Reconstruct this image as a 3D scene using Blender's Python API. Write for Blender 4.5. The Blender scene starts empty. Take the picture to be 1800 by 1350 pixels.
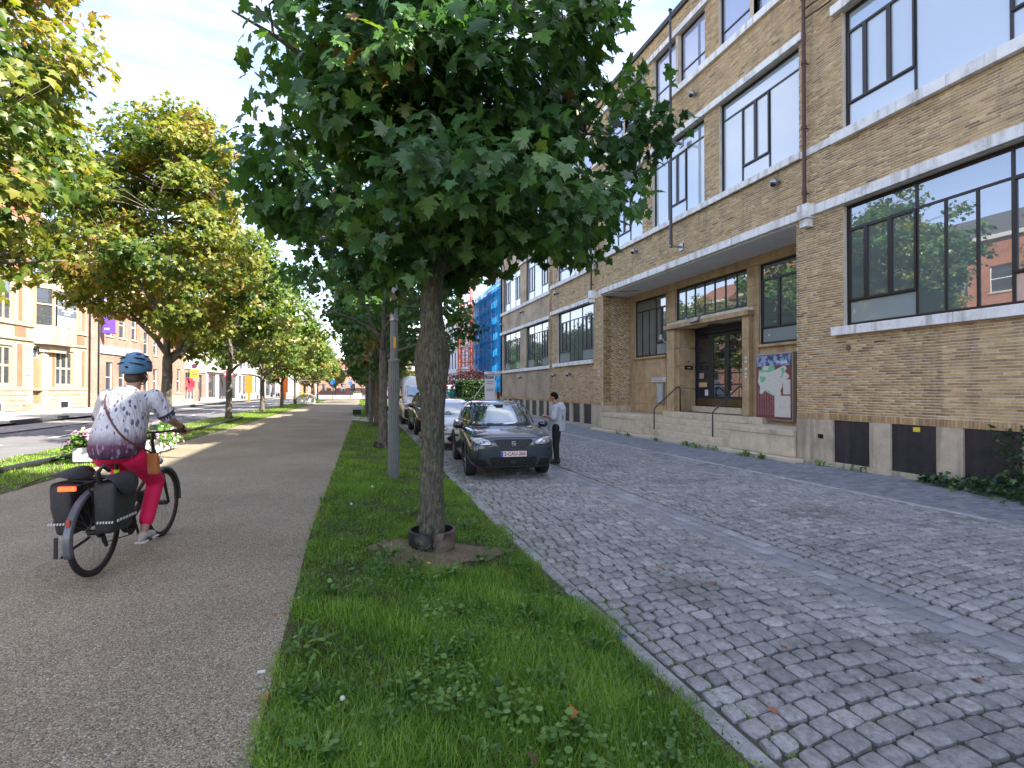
import bpy, bmesh, math, random
import numpy as np
from mathutils import Vector, Matrix
from mathutils.bvhtree import BVHTree
R = math.radians
SC = bpy.context.scene
COL = SC.collection
rnd = random.Random(7)
nrg = np.random.default_rng(11)

# ---------------- camera, sky, sun, exposure ----------------
cam_d = bpy.data.cameras.new('camera')
cam = bpy.data.objects.new('camera', cam_d); COL.objects.link(cam)
cam_d.sensor_width = 36.0; cam_d.lens = 18.4
cam_d.clip_start = 0.05; cam_d.clip_end = 4000
YAW = math.atan(290 / 920)
cam.location = (0, 0, 1.55)
cam.rotation_euler = (R(90.56), 0, -YAW)
SC.camera = cam

SUN_EL, SUN_AZ = 39.0, 38.0          # from +X, turned towards -Y
sx, sy, sz = math.cos(R(SUN_EL)) * math.cos(R(SUN_AZ)), -math.cos(R(SUN_EL)) * math.sin(R(SUN_AZ)), math.sin(R(SUN_EL))
w = bpy.data.worlds.new('World'); SC.world = w; w.use_nodes = True
nt = w.node_tree; nt.nodes.clear()
wo = nt.nodes.new('ShaderNodeOutputWorld'); bg = nt.nodes.new('ShaderNodeBackground')
sky = nt.nodes.new('ShaderNodeTexSky'); sky.sky_type = 'NISHITA'; sky.sun_disc = False
sky.sun_elevation = R(SUN_EL); sky.sun_rotation = math.atan2(sx, sy)
sky.air_density = 1.0; sky.dust_density = 0.6; sky.ozone_density = 2.4
# clouds: broad veils, denser and whiter towards the horizon
tc = nt.nodes.new('ShaderNodeTexCoord'); mp = nt.nodes.new('ShaderNodeMapping')
mp.inputs['Scale'].default_value = (1.0, 1.0, 3.2); mp.inputs['Rotation'].default_value = (0.15, 0.1, 0.5); mp.inputs['Location'].default_value = (11, 6, 4)
n1 = nt.nodes.new('ShaderNodeTexNoise'); n1.inputs['Scale'].default_value = 1.7; n1.inputs['Detail'].default_value = 7; n1.inputs['Roughness'].default_value = 0.52; n1.inputs['Distortion'].default_value = 0.4
rp = nt.nodes.new('ShaderNodeValToRGB'); rp.color_ramp.elements[0].position = 0.46; rp.color_ramp.elements[1].position = 0.80
sep = nt.nodes.new('ShaderNodeSeparateXYZ')
mr = nt.nodes.new('ShaderNodeMapRange'); mr.inputs[1].default_value = 0.0; mr.inputs[2].default_value = 0.26; mr.inputs[3].default_value = 0.8; mr.inputs[4].default_value = 0.0
mx = nt.nodes.new('ShaderNodeMath'); mx.operation = 'MAXIMUM'
mxs = nt.nodes.new('ShaderNodeMath'); mxs.operation = 'MULTIPLY'; mxs.inputs[1].default_value = 0.85; mxs.use_clamp = True
mn = nt.nodes.new('ShaderNodeMath'); mn.operation = 'MAXIMUM'; mn.inputs[1].default_value = 0.06
mix = nt.nodes.new('ShaderNodeMix'); mix.data_type = 'RGBA'
mix.inputs['B'].default_value = (5.0, 4.85, 4.6, 1)
lk = nt.links.new
lk(tc.outputs['Generated'], mp.inputs['Vector']); lk(mp.outputs[0], n1.inputs['Vector']); lk(n1.outputs['Fac'], rp.inputs[0])
lk(tc.outputs['Generated'], sep.inputs[0]); lk(sep.outputs['Z'], mr.inputs[0])
lk(rp.outputs[0], mx.inputs[0]); lk(mr.outputs[0], mx.inputs[1]); lk(mx.outputs[0], mxs.inputs[0])
lk(mxs.outputs[0], mn.inputs[0]); lk(mn.outputs[0], mix.inputs['Factor'])
tn = nt.nodes.new('ShaderNodeMix'); tn.data_type = 'RGBA'; tn.blend_type = 'MULTIPLY'; tn.inputs['Factor'].default_value = 1.0; tn.inputs['B'].default_value = (1.10, .94, .93, 1)
lk(sky.outputs[0], tn.inputs['A']); lk(tn.outputs['Result'], mix.inputs['A'])
lk(mix.outputs['Result'], bg.inputs['Color']); bg.inputs['Strength'].default_value = 0.15
lk(bg.outputs[0], wo.inputs['Surface'])

sd = bpy.data.lights.new('sun', 'SUN'); so = bpy.data.objects.new('sun', sd); COL.objects.link(so)
sd.energy = 4.8; sd.angle = R(0.5); sd.color = (1.0, 0.93, 0.82)
so.rotation_euler = Vector((sx, sy, sz)).to_track_quat('Z', 'Y').to_euler()
so.location = (20, -20, 40)
SC.view_settings.view_transform = 'Standard'; SC.view_settings.look = 'None'
SC.view_settings.gamma = 1.0; SC.view_settings.exposure = 2.0
try: SC.view_settings.use_curve_mapping = False
except Exception: pass
SC.render.engine = 'CYCLES'
cy = SC.cycles
cy.use_denoising = True
try: cy.denoiser = 'OPENIMAGEDENOISE'; cy.denoising_input_passes = 'RGB_ALBEDO_NORMAL'
except Exception: pass
cy.max_bounces = 7; cy.diffuse_bounces = 3; cy.glossy_bounces = 4; cy.transmission_bounces = 4; cy.transparent_max_bounces = 10
cy.caustics_reflective = False; cy.caustics_refractive = False
cy.sample_clamp_indirect = 6.0

# ---------------- helpers ----------------
def sh(y):                     # the boulevard bends a little to the right further on
    return 0.03 * max(0.0, y - 6.0)

class MB:
    """collects simple shapes and links them as one mesh"""
    def __init__(s): s.v = []; s.f = []; s.t = []
    def add(s, vs, fs, t=None):
        o = len(s.v); s.v.extend([tuple(p) for p in vs]); s.f.extend([tuple(i + o for i in f) for f in fs])
        if t is not None or s.t:
            while len(s.t) < len(s.f) - len(fs): s.t.append(0.5)
            s.t.extend([0.5 if t is None else t] * len(fs))
    def box(s, x0, x1, y0, y1, z0, z1, t=None):
        s.add([(x0,y0,z0),(x1,y0,z0),(x1,y1,z0),(x0,y1,z0),(x0,y0,z1),(x1,y0,z1),(x1,y1,z1),(x0,y1,z1)],
              [(0,3,2,1),(4,5,6,7),(0,1,5,4),(1,2,6,5),(2,3,7,6),(3,0,4,7)], t); return s
    def mbox(s, M, sx_, sy_, sz_, t=None):        # box of half sizes under matrix M
        vs = [M @ Vector((a*sx_, b*sy_, c*sz_)) for c in (-1,1) for (a,b) in ((-1,-1),(1,-1),(1,1),(-1,1))]
        s.add(vs, [(0,3,2,1),(4,5,6,7),(0,1,5,4),(1,2,6,5),(2,3,7,6),(3,0,4,7)], t); return s
    def bar(s, p, q, wd, th, up=(0,0,1)):         # rectangular bar from p to q
        p = Vector(p); q = Vector(q); d = q - p; L = d.length
        if L < 1e-6: return s
        d.normalize(); u = Vector(up)
        if abs(d.dot(u)) > .98: u = Vector((1,0,0))
        a = d.cross(u).normalized(); b = a.cross(d)
        M = Matrix((( a.x, d.x, b.x, (p.x+q.x)/2), (a.y, d.y, b.y, (p.y+q.y)/2), (a.z, d.z, b.z, (p.z+q.z)/2), (0,0,0,1)))
        return s.mbox(M, wd/2, L/2, th/2)
    def tube(s, pts, rs, n=8, caps=True, flat=1.0):
        pts = [Vector(p) for p in pts]
        if not hasattr(rs, '__len__'): rs = [rs]*len(pts)
        rings = []; prev = None
        for i, p in enumerate(pts):
            if i == 0: d = pts[1]-p
            elif i == len(pts)-1: d = p-pts[i-1]
            else: d = (pts[i+1]-p).normalized() + (p-pts[i-1]).normalized()
            if d.length < 1e-9: d = Vector((0,0,1))
            d.normalize()
            if prev is None:
                u = Vector((0,0,1)) if abs(d.z) < .9 else Vector((1,0,0))
                a = d.cross(u).normalized()
            else:
                a = prev - d*prev.dot(d)
                a = a.normalized() if a.length > 1e-6 else d.cross(Vector((1,0,0))).normalized()
            prev = a; b = d.cross(a)
            rings.append([p + (a*math.cos(2*math.pi*k/n) + b*flat*math.sin(2*math.pi*k/n))*rs[i] for k in range(n)])
        vs = [v for r in rings for v in r]; fs = []
        for i in range(len(rings)-1):
            for k in range(n):
                fs.append((i*n+k, i*n+(k+1)%n, (i+1)*n+(k+1)%n, (i+1)*n+k))
        if caps: fs.append(tuple(range(n-1,-1,-1))); fs.append(tuple((len(rings)-1)*n+k for k in range(n)))
        s.add(vs, fs); return s
    def cyl(s, p, q, r, n=12, r2=None): return s.tube([p, q], [r, r if r2 is None else r2], n)
    def lathe(s, prof, n=16, o=(0,0,0), M=None):
        vs = []
        for (r_, z_) in prof:
            for k in range(n):
                a = 2*math.pi*k/n; p = Vector((r_*math.cos(a), r_*math.sin(a), z_))
                if M is not None: p = M @ p
                vs.append(p + Vector(o))
        fs = []
        for i in range(len(prof)-1):
            for k in range(n): fs.append((i*n+k, i*n+(k+1)%n, (i+1)*n+(k+1)%n, (i+1)*n+k))
        fs.append(tuple(range(n-1,-1,-1))); fs.append(tuple((len(prof)-1)*n+k for k in range(n)))
        s.add(vs, fs); return s
    def prism(s, poly, z0, z1, M=None):          # polygon in xy extruded along z
        n = len(poly); vs = [Vector((a,b,z0)) for a,b in poly] + [Vector((a,b,z1)) for a,b in poly]
        if M is not None: vs = [M @ v for v in vs]
        fs = [tuple(range(n-1,-1,-1)), tuple(range(n,2*n))] + [(i,(i+1)%n,n+(i+1)%n,n+i) for i in range(n)]
        s.add(vs, fs); return s
    def ball(s, c, r, n=10, m=6, sc=(1,1,1)):
        c = Vector(c); vs = [c+Vector((0,0,-r*sc[2]))]
        for i in range(1, m):
            a = math.pi*i/m - math.pi/2
            for k in range(n):
                b = 2*math.pi*k/n
                vs.append(c + Vector((r*sc[0]*math.cos(a)*math.cos(b), r*sc[1]*math.cos(a)*math.sin(b), r*sc[2]*math.sin(a))))
        vs.append(c+Vector((0,0,r*sc[2]))); fs = []
        for k in range(n): fs.append((0, 1+(k+1)%n, 1+k))
        for i in range(m-2):
            for k in range(n): fs.append((1+i*n+k, 1+i*n+(k+1)%n, 1+(i+1)*n+(k+1)%n, 1+(i+1)*n+k))
        e = len(vs)-1; b0 = 1+(m-2)*n
        for k in range(n): fs.append((b0+k, b0+(k+1)%n, e))
        s.add(vs, fs); return s
    def build(s, name, mat, parent=None, smooth=False, bevel=0, world=True, seg=2):
        me = bpy.data.meshes.new(name); me.from_pydata(s.v, [], s.f); me.update()
        if s.t and len(s.t) == len(s.f):
            at = me.attributes.new('tint', 'FLOAT', 'FACE'); at.data.foreach_set('value', s.t)
        return link(name, me, mat, parent, smooth, bevel, world, seg)

def link(name, me, mat, parent=None, smooth=False, bevel=0, world=True, seg=2):
    if mat is not None and len(me.materials) == 0: me.materials.append(mat)
    o = bpy.data.objects.new(name, me); COL.objects.link(o)
    if smooth:
        me.polygons.foreach_set('use_smooth', [True]*len(me.polygons))
        if smooth == 'auto': me.set_sharp_from_angle(angle=R(38))
    if parent is not None:
        o.parent = parent
        if world and parent.get('_e'): o.matrix_parent_inverse = Matrix(parent['_m']).transposed().inverted() if False else pmat(parent).inverted()
    if bevel:
        b = o.modifiers.new('bevel', 'BEVEL'); b.width = bevel; b.segments = seg; b.limit_method = 'ANGLE'; b.angle_limit = R(40)
        b.harden_normals = False
    return o

def pmat(o): return Matrix.Translation(o.location) @ o.rotation_euler.to_matrix().to_4x4()

def tag(o, label=None, cat=None, group=None, kind=None):
    if label: o['label'] = label
    if cat: o['category'] = cat
    if group: o['group'] = group
    if kind: o['kind'] = kind
    return o

def thing(name, label, cat, loc=(0,0,0), rz=0.0, group=None):
    o = bpy.data.objects.new(name, None); COL.objects.link(o); o.empty_display_size = .2
    o.location = loc; o.rotation_euler = (0,0,rz); o['_e'] = 1
    return tag(o, label, cat, group)

def kids(o): return [c for c in COL.objects if c.parent == o]
CH = {}
def copy_tree(o, loc, rz=None, label=None, group=None, scale=None, cache={}):
    if o.name not in cache:
        allo = list(COL.objects); cache[o.name] = [(c, [g for g in allo if g.parent == c]) for c in allo if c.parent == o]
    r = o.copy(); COL.objects.link(r); r.location = loc
    if rz is not None: r.rotation_euler = (0,0,rz)
    if scale is not None: r.scale = scale if hasattr(scale,'__len__') else (scale,)*3
    if label: r['label'] = label
    if group: r['group'] = group
    for c, gs in cache[o.name]:
        d = c.copy(); COL.objects.link(d); d.parent = r
        for g in gs:
            e = g.copy(); COL.objects.link(e); e.parent = d
    return r

def np_mesh(name, V, F, tint=None):
    """V (n,3), F (m,k) arrays -> mesh fast"""
    me = bpy.data.meshes.new(name); V = np.asarray(V, np.float32); F = np.asarray(F, np.int32)
    m, k = F.shape
    me.vertices.add(len(V)); me.vertices.foreach_set('co', V.ravel())
    me.loops.add(m*k); me.loops.foreach_set('vertex_index', F.ravel())
    me.polygons.add(m); me.polygons.foreach_set('loop_start', np.arange(0, m*k, k, dtype=np.int32))
    me.polygons.foreach_set('loop_total', np.full(m, k, np.int32)) if False else None
    me.update(calc_edges=True)
    if tint is not None:
        at = me.attributes.new('tint', 'FLOAT', 'FACE'); at.data.foreach_set('value', np.asarray(tint, np.float32))
    return me

# ---------------- materials ----------------
MATS = {}
def nodes(m): return m.node_tree.nodes, m.node_tree.links.new
def mat(name, col, rough=.6, metal=0., nz=None, bump=None, coat=0., spec=.5, trans=0, emit=None, sheen=0, nz2=None, streak=None, tint=None, alpha=None, coords='Object'):
    """procedural material. nz=(scale, amount) value noise; nz2=(scale, colour, cover) blotches of another colour;
    streak=(colour, amount) vertical rain streaks; tint=[(pos,colour)...] ramp read from the mesh's tint attribute"""
    if name in MATS: return MATS[name]
    m = bpy.data.materials.new(name); m.use_nodes = True; N, L = nodes(m)
    b = N['Principled BSDF']; b.inputs['Roughness'].default_value = rough; b.inputs['Metallic'].default_value = metal
    b.inputs['Specular IOR Level'].default_value = spec
    if coat: b.inputs['Coat Weight'].default_value = coat; b.inputs['Coat Roughness'].default_value = .03
    if trans: b.inputs['Transmission Weight'].default_value = trans
    if sheen: b.inputs['Sheen Weight'].default_value = sheen
    c4 = tuple(col)+(1,); b.inputs['Base Color'].default_value = c4
    if alpha is not None: b.inputs['Alpha'].default_value = alpha
    tc = N.new('ShaderNodeTexCoord'); src = None
    def rgb(c):
        n = N.new('ShaderNodeRGB'); n.outputs[0].default_value = tuple(c)+(1,); return n.outputs[0]
    cur = None
    if tint:
        a = N.new('ShaderNodeAttribute'); a.attribute_name = 'tint'
        r_ = N.new('ShaderNodeValToRGB'); cr = r_.color_ramp
        while len(cr.elements) < len(tint): cr.elements.new(.5)
        for e, (p, c) in zip(cr.elements, tint): e.position = p; e.color = tuple(c)+(1,)
        L(a.outputs['Fac'], r_.inputs[0]); cur = r_.outputs[0]
    def noise(sc, det=5, rgh=.6, dist=0, vec=None):
        n = N.new('ShaderNodeTexNoise'); n.inputs['Scale'].default_value = sc; n.inputs['Detail'].default_value = det
        n.inputs['Roughness'].default_value = rgh; n.inputs['Distortion'].default_value = dist
        L(vec if vec is not None else tc.outputs[coords], n.inputs['Vector']); return n.outputs['Fac']
    def mixc(fac, a, b_, mode='MIX'):
        n = N.new('ShaderNodeMix'); n.data_type = 'RGBA'; n.blend_type = mode
        if isinstance(fac, float): n.inputs['Factor'].default_value = fac
        else: L(fac, n.inputs['Factor'])
        L(a, n.inputs['A']); L(b_, n.inputs['B']); return n.outputs['Result']
    def mrange(v, a, b_, c, d):
        n = N.new('ShaderNodeMapRange'); L(v, n.inputs[0])
        for i, x in enumerate((a, b_, c, d)): n.inputs[i+1].default_value = x
        return n.outputs[0]
    if cur is None and (nz or nz2 or streak): cur = rgb(col)
    if nz2:
        for q in (nz2 if isinstance(nz2, list) else [nz2]):
            f = mrange(noise(q[0], 6, .62, .3), q[2]-.06, q[2]+.08, 0, q[3] if len(q) > 3 else .85)
            cur = mixc(f, cur, rgb(q[1]))
    if nz:
        f = noise(nz[0], 6, .65); v = mrange(f, .3, .7, 1-nz[1], 1+nz[1])
        h = N.new('ShaderNodeHueSaturation'); L(v, h.inputs['Value']); L(cur, h.inputs['Color']); cur = h.outputs[0]
    if streak:
        mpn = N.new('ShaderNodeMapping'); mpn.inputs['Scale'].default_value = (1.6, 1.6, .12); L(tc.outputs[coords], mpn.inputs[0])
        f = mrange(noise(3.0, 5, .6, 0, mpn.outputs[0]), .5, .72, 0, streak[1]); cur = mixc(f, cur, rgb(streak[0]))
    if cur is not None: L(cur, b.inputs['Base Color'])
    if emit: b.inputs['Emission Color'].default_value = tuple(emit[0])+(1,); b.inputs['Emission Strength'].default_value = emit[1]
    if bump:
        bn = N.new('ShaderNodeBump'); bn.inputs['Strength'].default_value = bump[1]; bn.inputs['Distance'].default_value = bump[2] if len(bump) > 2 else .01
        L(noise(bump[0], 6, .65), bn.inputs['Height']); L(bn.outputs[0], b.inputs['Normal'])
    MATS[name] = m; return m

def leafmat(name, ramp, gloss=.35, transl=.35):
    m = bpy.data.materials.new(name); m.use_nodes = True; N, L = nodes(m); N.clear()
    out = N.new('ShaderNodeOutputMaterial'); a = N.new('ShaderNodeAttribute'); a.attribute_name = 'tint'
    r_ = N.new('ShaderNodeValToRGB'); cr = r_.color_ramp
    while len(cr.elements) < len(ramp): cr.elements.new(.5)
    for e, (p, c) in zip(cr.elements, ramp): e.position = p; e.color = tuple(c)+(1,)
    L(a.outputs['Fac'], r_.inputs[0])
    b = N.new('ShaderNodeBsdfPrincipled'); b.inputs['Roughness'].default_value = gloss; b.inputs['Specular IOR Level'].default_value = .4
    L(r_.outputs[0], b.inputs['Base Color'])
    t = N.new('ShaderNodeBsdfTranslucent'); h = N.new('ShaderNodeHueSaturation'); h.inputs['Value'].default_value = 1.5; h.inputs['Saturation'].default_value = 1.15; h.inputs['Hue'].default_value = .485
    L(r_.outputs[0], h.inputs['Color']); L(h.outputs[0], t.inputs['Color'])
    ms = N.new('ShaderNodeMixShader'); ms.inputs[0].default_value = transl
    L(b.outputs[0], ms.inputs[1]); L(t.outputs[0], ms.inputs[2]); L(ms.outputs[0], out.inputs['Surface'])
    MATS[name] = m; return m

def glassmat(name, base, refl=.25, rough=.0, tintr=(.95,.97,1), see=0.0):
    """window glass: a reflecting sheet over what lies close behind it (base), or partly see-through"""
    m = bpy.data.materials.new(name); m.use_nodes = True; N, L = nodes(m); N.clear()
    out = N.new('ShaderNodeOutputMaterial'); d = N.new('ShaderNodeBsdfDiffuse'); d.inputs['Color'].default_value = tuple(base)+(1,)
    g = N.new('ShaderNodeBsdfGlossy'); g.inputs['Roughness'].default_value = rough; g.inputs['Color'].default_value = tuple(tintr)+(1,)
    fr = N.new('ShaderNodeFresnel'); fr.inputs['IOR'].default_value = 1.5
    mr_ = N.new('ShaderNodeMapRange'); L(fr.outputs[0], mr_.inputs[0]); mr_.inputs[1].default_value = .04; mr_.inputs[2].default_value = 1; mr_.inputs[3].default_value = refl; mr_.inputs[4].default_value = 1
    ms = N.new('ShaderNodeMixShader'); L(mr_.outputs[0], ms.inputs[0]); L(g.outputs[0], ms.inputs[2])
    # faint waviness so reflections are not perfect
    tcn = N.new('ShaderNodeTexCoord'); n = N.new('ShaderNodeTexNoise'); n.inputs['Scale'].default_value = 1.3; n.inputs['Detail'].default_value = 1
    L(tcn.outputs['Object'], n.inputs['Vector']); bn = N.new('ShaderNodeBump'); bn.inputs['Strength'].default_value = .06; bn.inputs['Distance'].default_value = .02
    L(n.outputs['Fac'], bn.inputs['Height']); L(bn.outputs[0], g.inputs['Normal'])
    if see > 0:
        tr = N.new('ShaderNodeBsdfTransparent'); tr.inputs['Color'].default_value = (.8,.88,.86,1)
        m2 = N.new('ShaderNodeMixShader'); m2.inputs[0].default_value = see; L(d.outputs[0], m2.inputs[1]); L(tr.outputs[0], m2.inputs[2]); L(m2.outputs[0], ms.inputs[1])
    else: L(d.outputs[0], ms.inputs[1])
    L(ms.outputs[0], out.inputs['Surface']); MATS[name] = m; return m

def barkmat(name, dark, mid, light, lichen, sc=1.0):
    """ridged bark: noise stretched along the trunk, lichen blotches"""
    m = bpy.data.materials.new(name); m.use_nodes = True; N, L = nodes(m); b = N['Principled BSDF']; b.inputs['Roughness'].default_value = .95
    tc = N.new('ShaderNodeTexCoord'); mp = N.new('ShaderNodeMapping'); mp.inputs['Scale'].default_value = (30*sc, 30*sc, 7*sc); L(tc.outputs['Object'], mp.inputs[0])
    n = N.new('ShaderNodeTexNoise'); n.inputs['Scale'].default_value = 1; n.inputs['Detail'].default_value = 7; n.inputs['Roughness'].default_value = .62; n.inputs['Distortion'].default_value = .8; L(mp.outputs[0], n.inputs['Vector'])
    v = N.new('ShaderNodeTexVoronoi'); v.inputs['Scale'].default_value = 1.3; v.feature = 'DISTANCE_TO_EDGE'; L(mp.outputs[0], v.inputs['Vector'])
    cr = N.new('ShaderNodeValToRGB'); e = cr.color_ramp.elements; e[0].position = .33; e[0].color = dark+(1,); e[1].position = .66; e[1].color = light+(1,); k = e.new(.5); k.color = mid+(1,); L(n.outputs['Fac'], cr.inputs[0])
    n2 = N.new('ShaderNodeTexNoise'); n2.inputs['Scale'].default_value = 5*sc; n2.inputs['Detail'].default_value = 6; n2.inputs['Roughness'].default_value = .7; L(tc.outputs['Object'], n2.inputs['Vector'])
    mr_ = N.new('ShaderNodeMapRange'); L(n2.outputs['Fac'], mr_.inputs[0])
    for i, x in enumerate((.56,.66,0,.7)): mr_.inputs[i+1].default_value = x
    mc = N.new('ShaderNodeMix'); mc.data_type = 'RGBA'; L(mr_.outputs[0], mc.inputs['Factor']); L(cr.outputs[0], mc.inputs['A']); mc.inputs['B'].default_value = lichen+(1,)
    L(mc.outputs['Result'], b.inputs['Base Color']); ad = N.new('ShaderNodeMath'); ad.operation = 'MULTIPLY_ADD'; L(v.outputs['Distance'], ad.inputs[0]); ad.inputs[1].default_value = .7; L(n.outputs['Fac'], ad.inputs[2])
    bn = N.new('ShaderNodeBump'); bn.inputs['Strength'].default_value = 1.0; bn.inputs['Distance'].default_value = .022; L(ad.outputs[0], bn.inputs['Height']); L(bn.outputs[0], b.inputs['Normal']); MATS[name] = m; return m
# ---------------- ground, street, path, verges ----------------
FX = 10.8                      # street face of the school building
TH = YAW
def view(x, y, z=0.0):         # is a spot in the picture, and how far along the view axis
    d = x*math.sin(TH) + y*math.cos(TH)
    if d < .3: return False, d
    px = 900 + 920*(x*math.cos(TH) - y*math.sin(TH))/d; py = 684 - 920*(z-1.55)/d
    return (-15 < px < 1815 and -15 < py < 1365), d
def vz(x): return -.24*min(1, max(0, (x+.375)/2.225))     # verge falls towards the street
def sz_(x): return -.25 - .035*math.exp(-((x-4.52)/.5)**2) # street dishes at its gutter

def strip(name, x0, x1, y0, y1, zf, m, shift=True, step=2.0, nx=1):
    v = []; f = []; ny = max(1, int((y1-y0)/step)); 
    for j in range(ny+1):
        y = y0+(y1-y0)*j/ny
        for i in range(nx+1):
            x = x0+(x1-x0)*i/nx
            v.append((x+(sh(y) if shift else 0), y, zf(x) if callable(zf) else zf))
    for j in range(ny):
        for i in range(nx):
            a = j*(nx+1)+i; f.append((a, a+1, a+nx+2, a+nx+1))
    me = bpy.data.meshes.new(name); me.from_pydata(v, [], f); me.update()
    o = link(name, me, m); o['kind'] = 'structure'; return o

M_ground = mat('ground_tar', (.12,.12,.12), .9, nz=(.4,.15))
g = MB(); g.add([(-1500,-1500,-.5),(1500,-1500,-.5),(1500,1500,-.5),(-1500,1500,-.5)], [(0,1,2,3)])
o = g.build('ground', M_ground); o['kind'] = 'structure'

# resin bound path: fine stone chips
def path_material():
    m = bpy.data.materials.new('path_chips'); m.use_nodes = True; N, L = nodes(m); b = N['Principled BSDF']
    tc = N.new('ShaderNodeTexCoord'); vo = N.new('ShaderNodeTexVoronoi'); vo.inputs['Scale'].default_value = 135; L(tc.outputs['Object'], vo.inputs['Vector'])
    hs = N.new('ShaderNodeSeparateColor'); L(vo.outputs['Color'], hs.inputs[0])
    cr = N.new('ShaderNodeValToRGB'); e = cr.color_ramp.elements
    cols = [(0,(.06,.05,.042)),(.25,(.155,.124,.080)),(.5,(.222,.181,.118)),(.78,(.272,.226,.152)),(.93,(.335,.29,.215)),(1,(.46,.42,.36))]
    while len(e) < len(cols): e.new(.5)
    for a, (p, c) in zip(e, cols): a.position = p; a.color = c+(1,)
    L(hs.outputs[0], cr.inputs[0])
    n = N.new('ShaderNodeTexNoise'); n.inputs['Scale'].default_value = .55; n.inputs['Detail'].default_value = 6; n.inputs['Roughness'].default_value = .6; L(tc.outputs['Object'], n.inputs['Vector'])
    mr_ = N.new('ShaderNodeMapRange'); L(n.outputs['Fac'], mr_.inputs[0])
    for i, x in enumerate((.32,.68,.98,1.42)): mr_.inputs[i+1].default_value = x
    h = N.new('ShaderNodeHueSaturation'); L(mr_.outputs[0], h.inputs['Value']); L(cr.outputs[0], h.inputs['Color']); L(h.outputs[0], b.inputs['Base Color'])
    bn = N.new('ShaderNodeBump'); bn.inputs['Strength'].default_value = .8; bn.inputs['Distance'].default_value = .006
    iv = N.new('ShaderNodeMath'); iv.operation = 'SUBTRACT'; iv.inputs[0].default_value = 1; L(vo.outputs['Distance'], iv.inputs[1]); L(iv.outputs[0], bn.inputs['Height']); L(bn.outputs[0], b.inputs['Normal'])
    b.inputs['Roughness'].default_value = .75; return m
strip('path', -4.95, -.375, -8, 96, 0.0, path_material())
M_soil = mat('verge_soil', (.075,.058,.032), .95, nz=(9,.35), bump=(30,.8,.03), nz2=(3,(.05,.07,.02),.5,.7))
strip('verge_ground', -.375, 1.85, -8, 78, vz, M_soil, nx=4)
strip('left_verge_ground', -7.5, -4.95, -8, 78, 0.0, M_soil)
M_tar = mat('road_tar', (.135,.135,.14), .88, nz=(.5,.14), bump=(140,.5,.006), nz2=(.9,(.19,.185,.18),.56,.5))
strip('road', -12.6, -7.5, -20, 150, -.10, M_tar)
M_bay = mat('parking_bay', (.27,.255,.23), .9, nz=(.7,.12), bump=(60,.4,.006))
strip('parking_bay', -14.8, -12.6, -20, 150, -.06, M_bay)
M_slab = mat('pavement_slabs', (.26,.25,.23), .9, nz=(.8,.14), bump=(60,.3,.006), nz2=(1.2,(.2,.19,.17),.6,.5))
strip('pavement', -26.5, -14.8, -20, 160, .05, M_slab)
M_kerb = mat('kerb_granite', (.34,.335,.33), .85, nz=(18,.32), bump=(40,1,.012), nz2=[(2.2,(.14,.13,.09),.56,.8),(6,(.09,.11,.04),.60,.7)])
M_white = mat('road_paint', (.75,.75,.72), .6, nz=(6,.12))
mb = MB()
for y in np.arange(-6, 90, 4.6): mb.box(-10.1+sh(y), -9.98+sh(y), y, y+2.2, -.099, -.0955)
for y in (9, 15, 21.5, 28, 34): mb.box(-12.66+sh(y), -12.56+sh(y), y, y+4.2, -.099, -.0945)
o = mb.build('road_marking', M_white); o['kind'] = 'structure'
# junction at the far end of the boulevard
M_far = mat('junction_tar', (.25,.245,.24), .9, nz=(.2,.1))
o = MB().box(-30, 60, 96, 150, -.25, -.055).build('cross_road', M_far); o['kind'] = 'structure'

# street body below the setts
M_joint = mat('joint_sand', (.070,.066,.046), .95, nz=(5,.25), bump=(60,.6,.01), nz2=(1.3,(.06,.08,.025),.50,.8))
street = strip('street', 1.85, 8.55, -8, 84, lambda x: sz_(x)-.027, M_joint, nx=24)
street.name = 'street'
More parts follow.
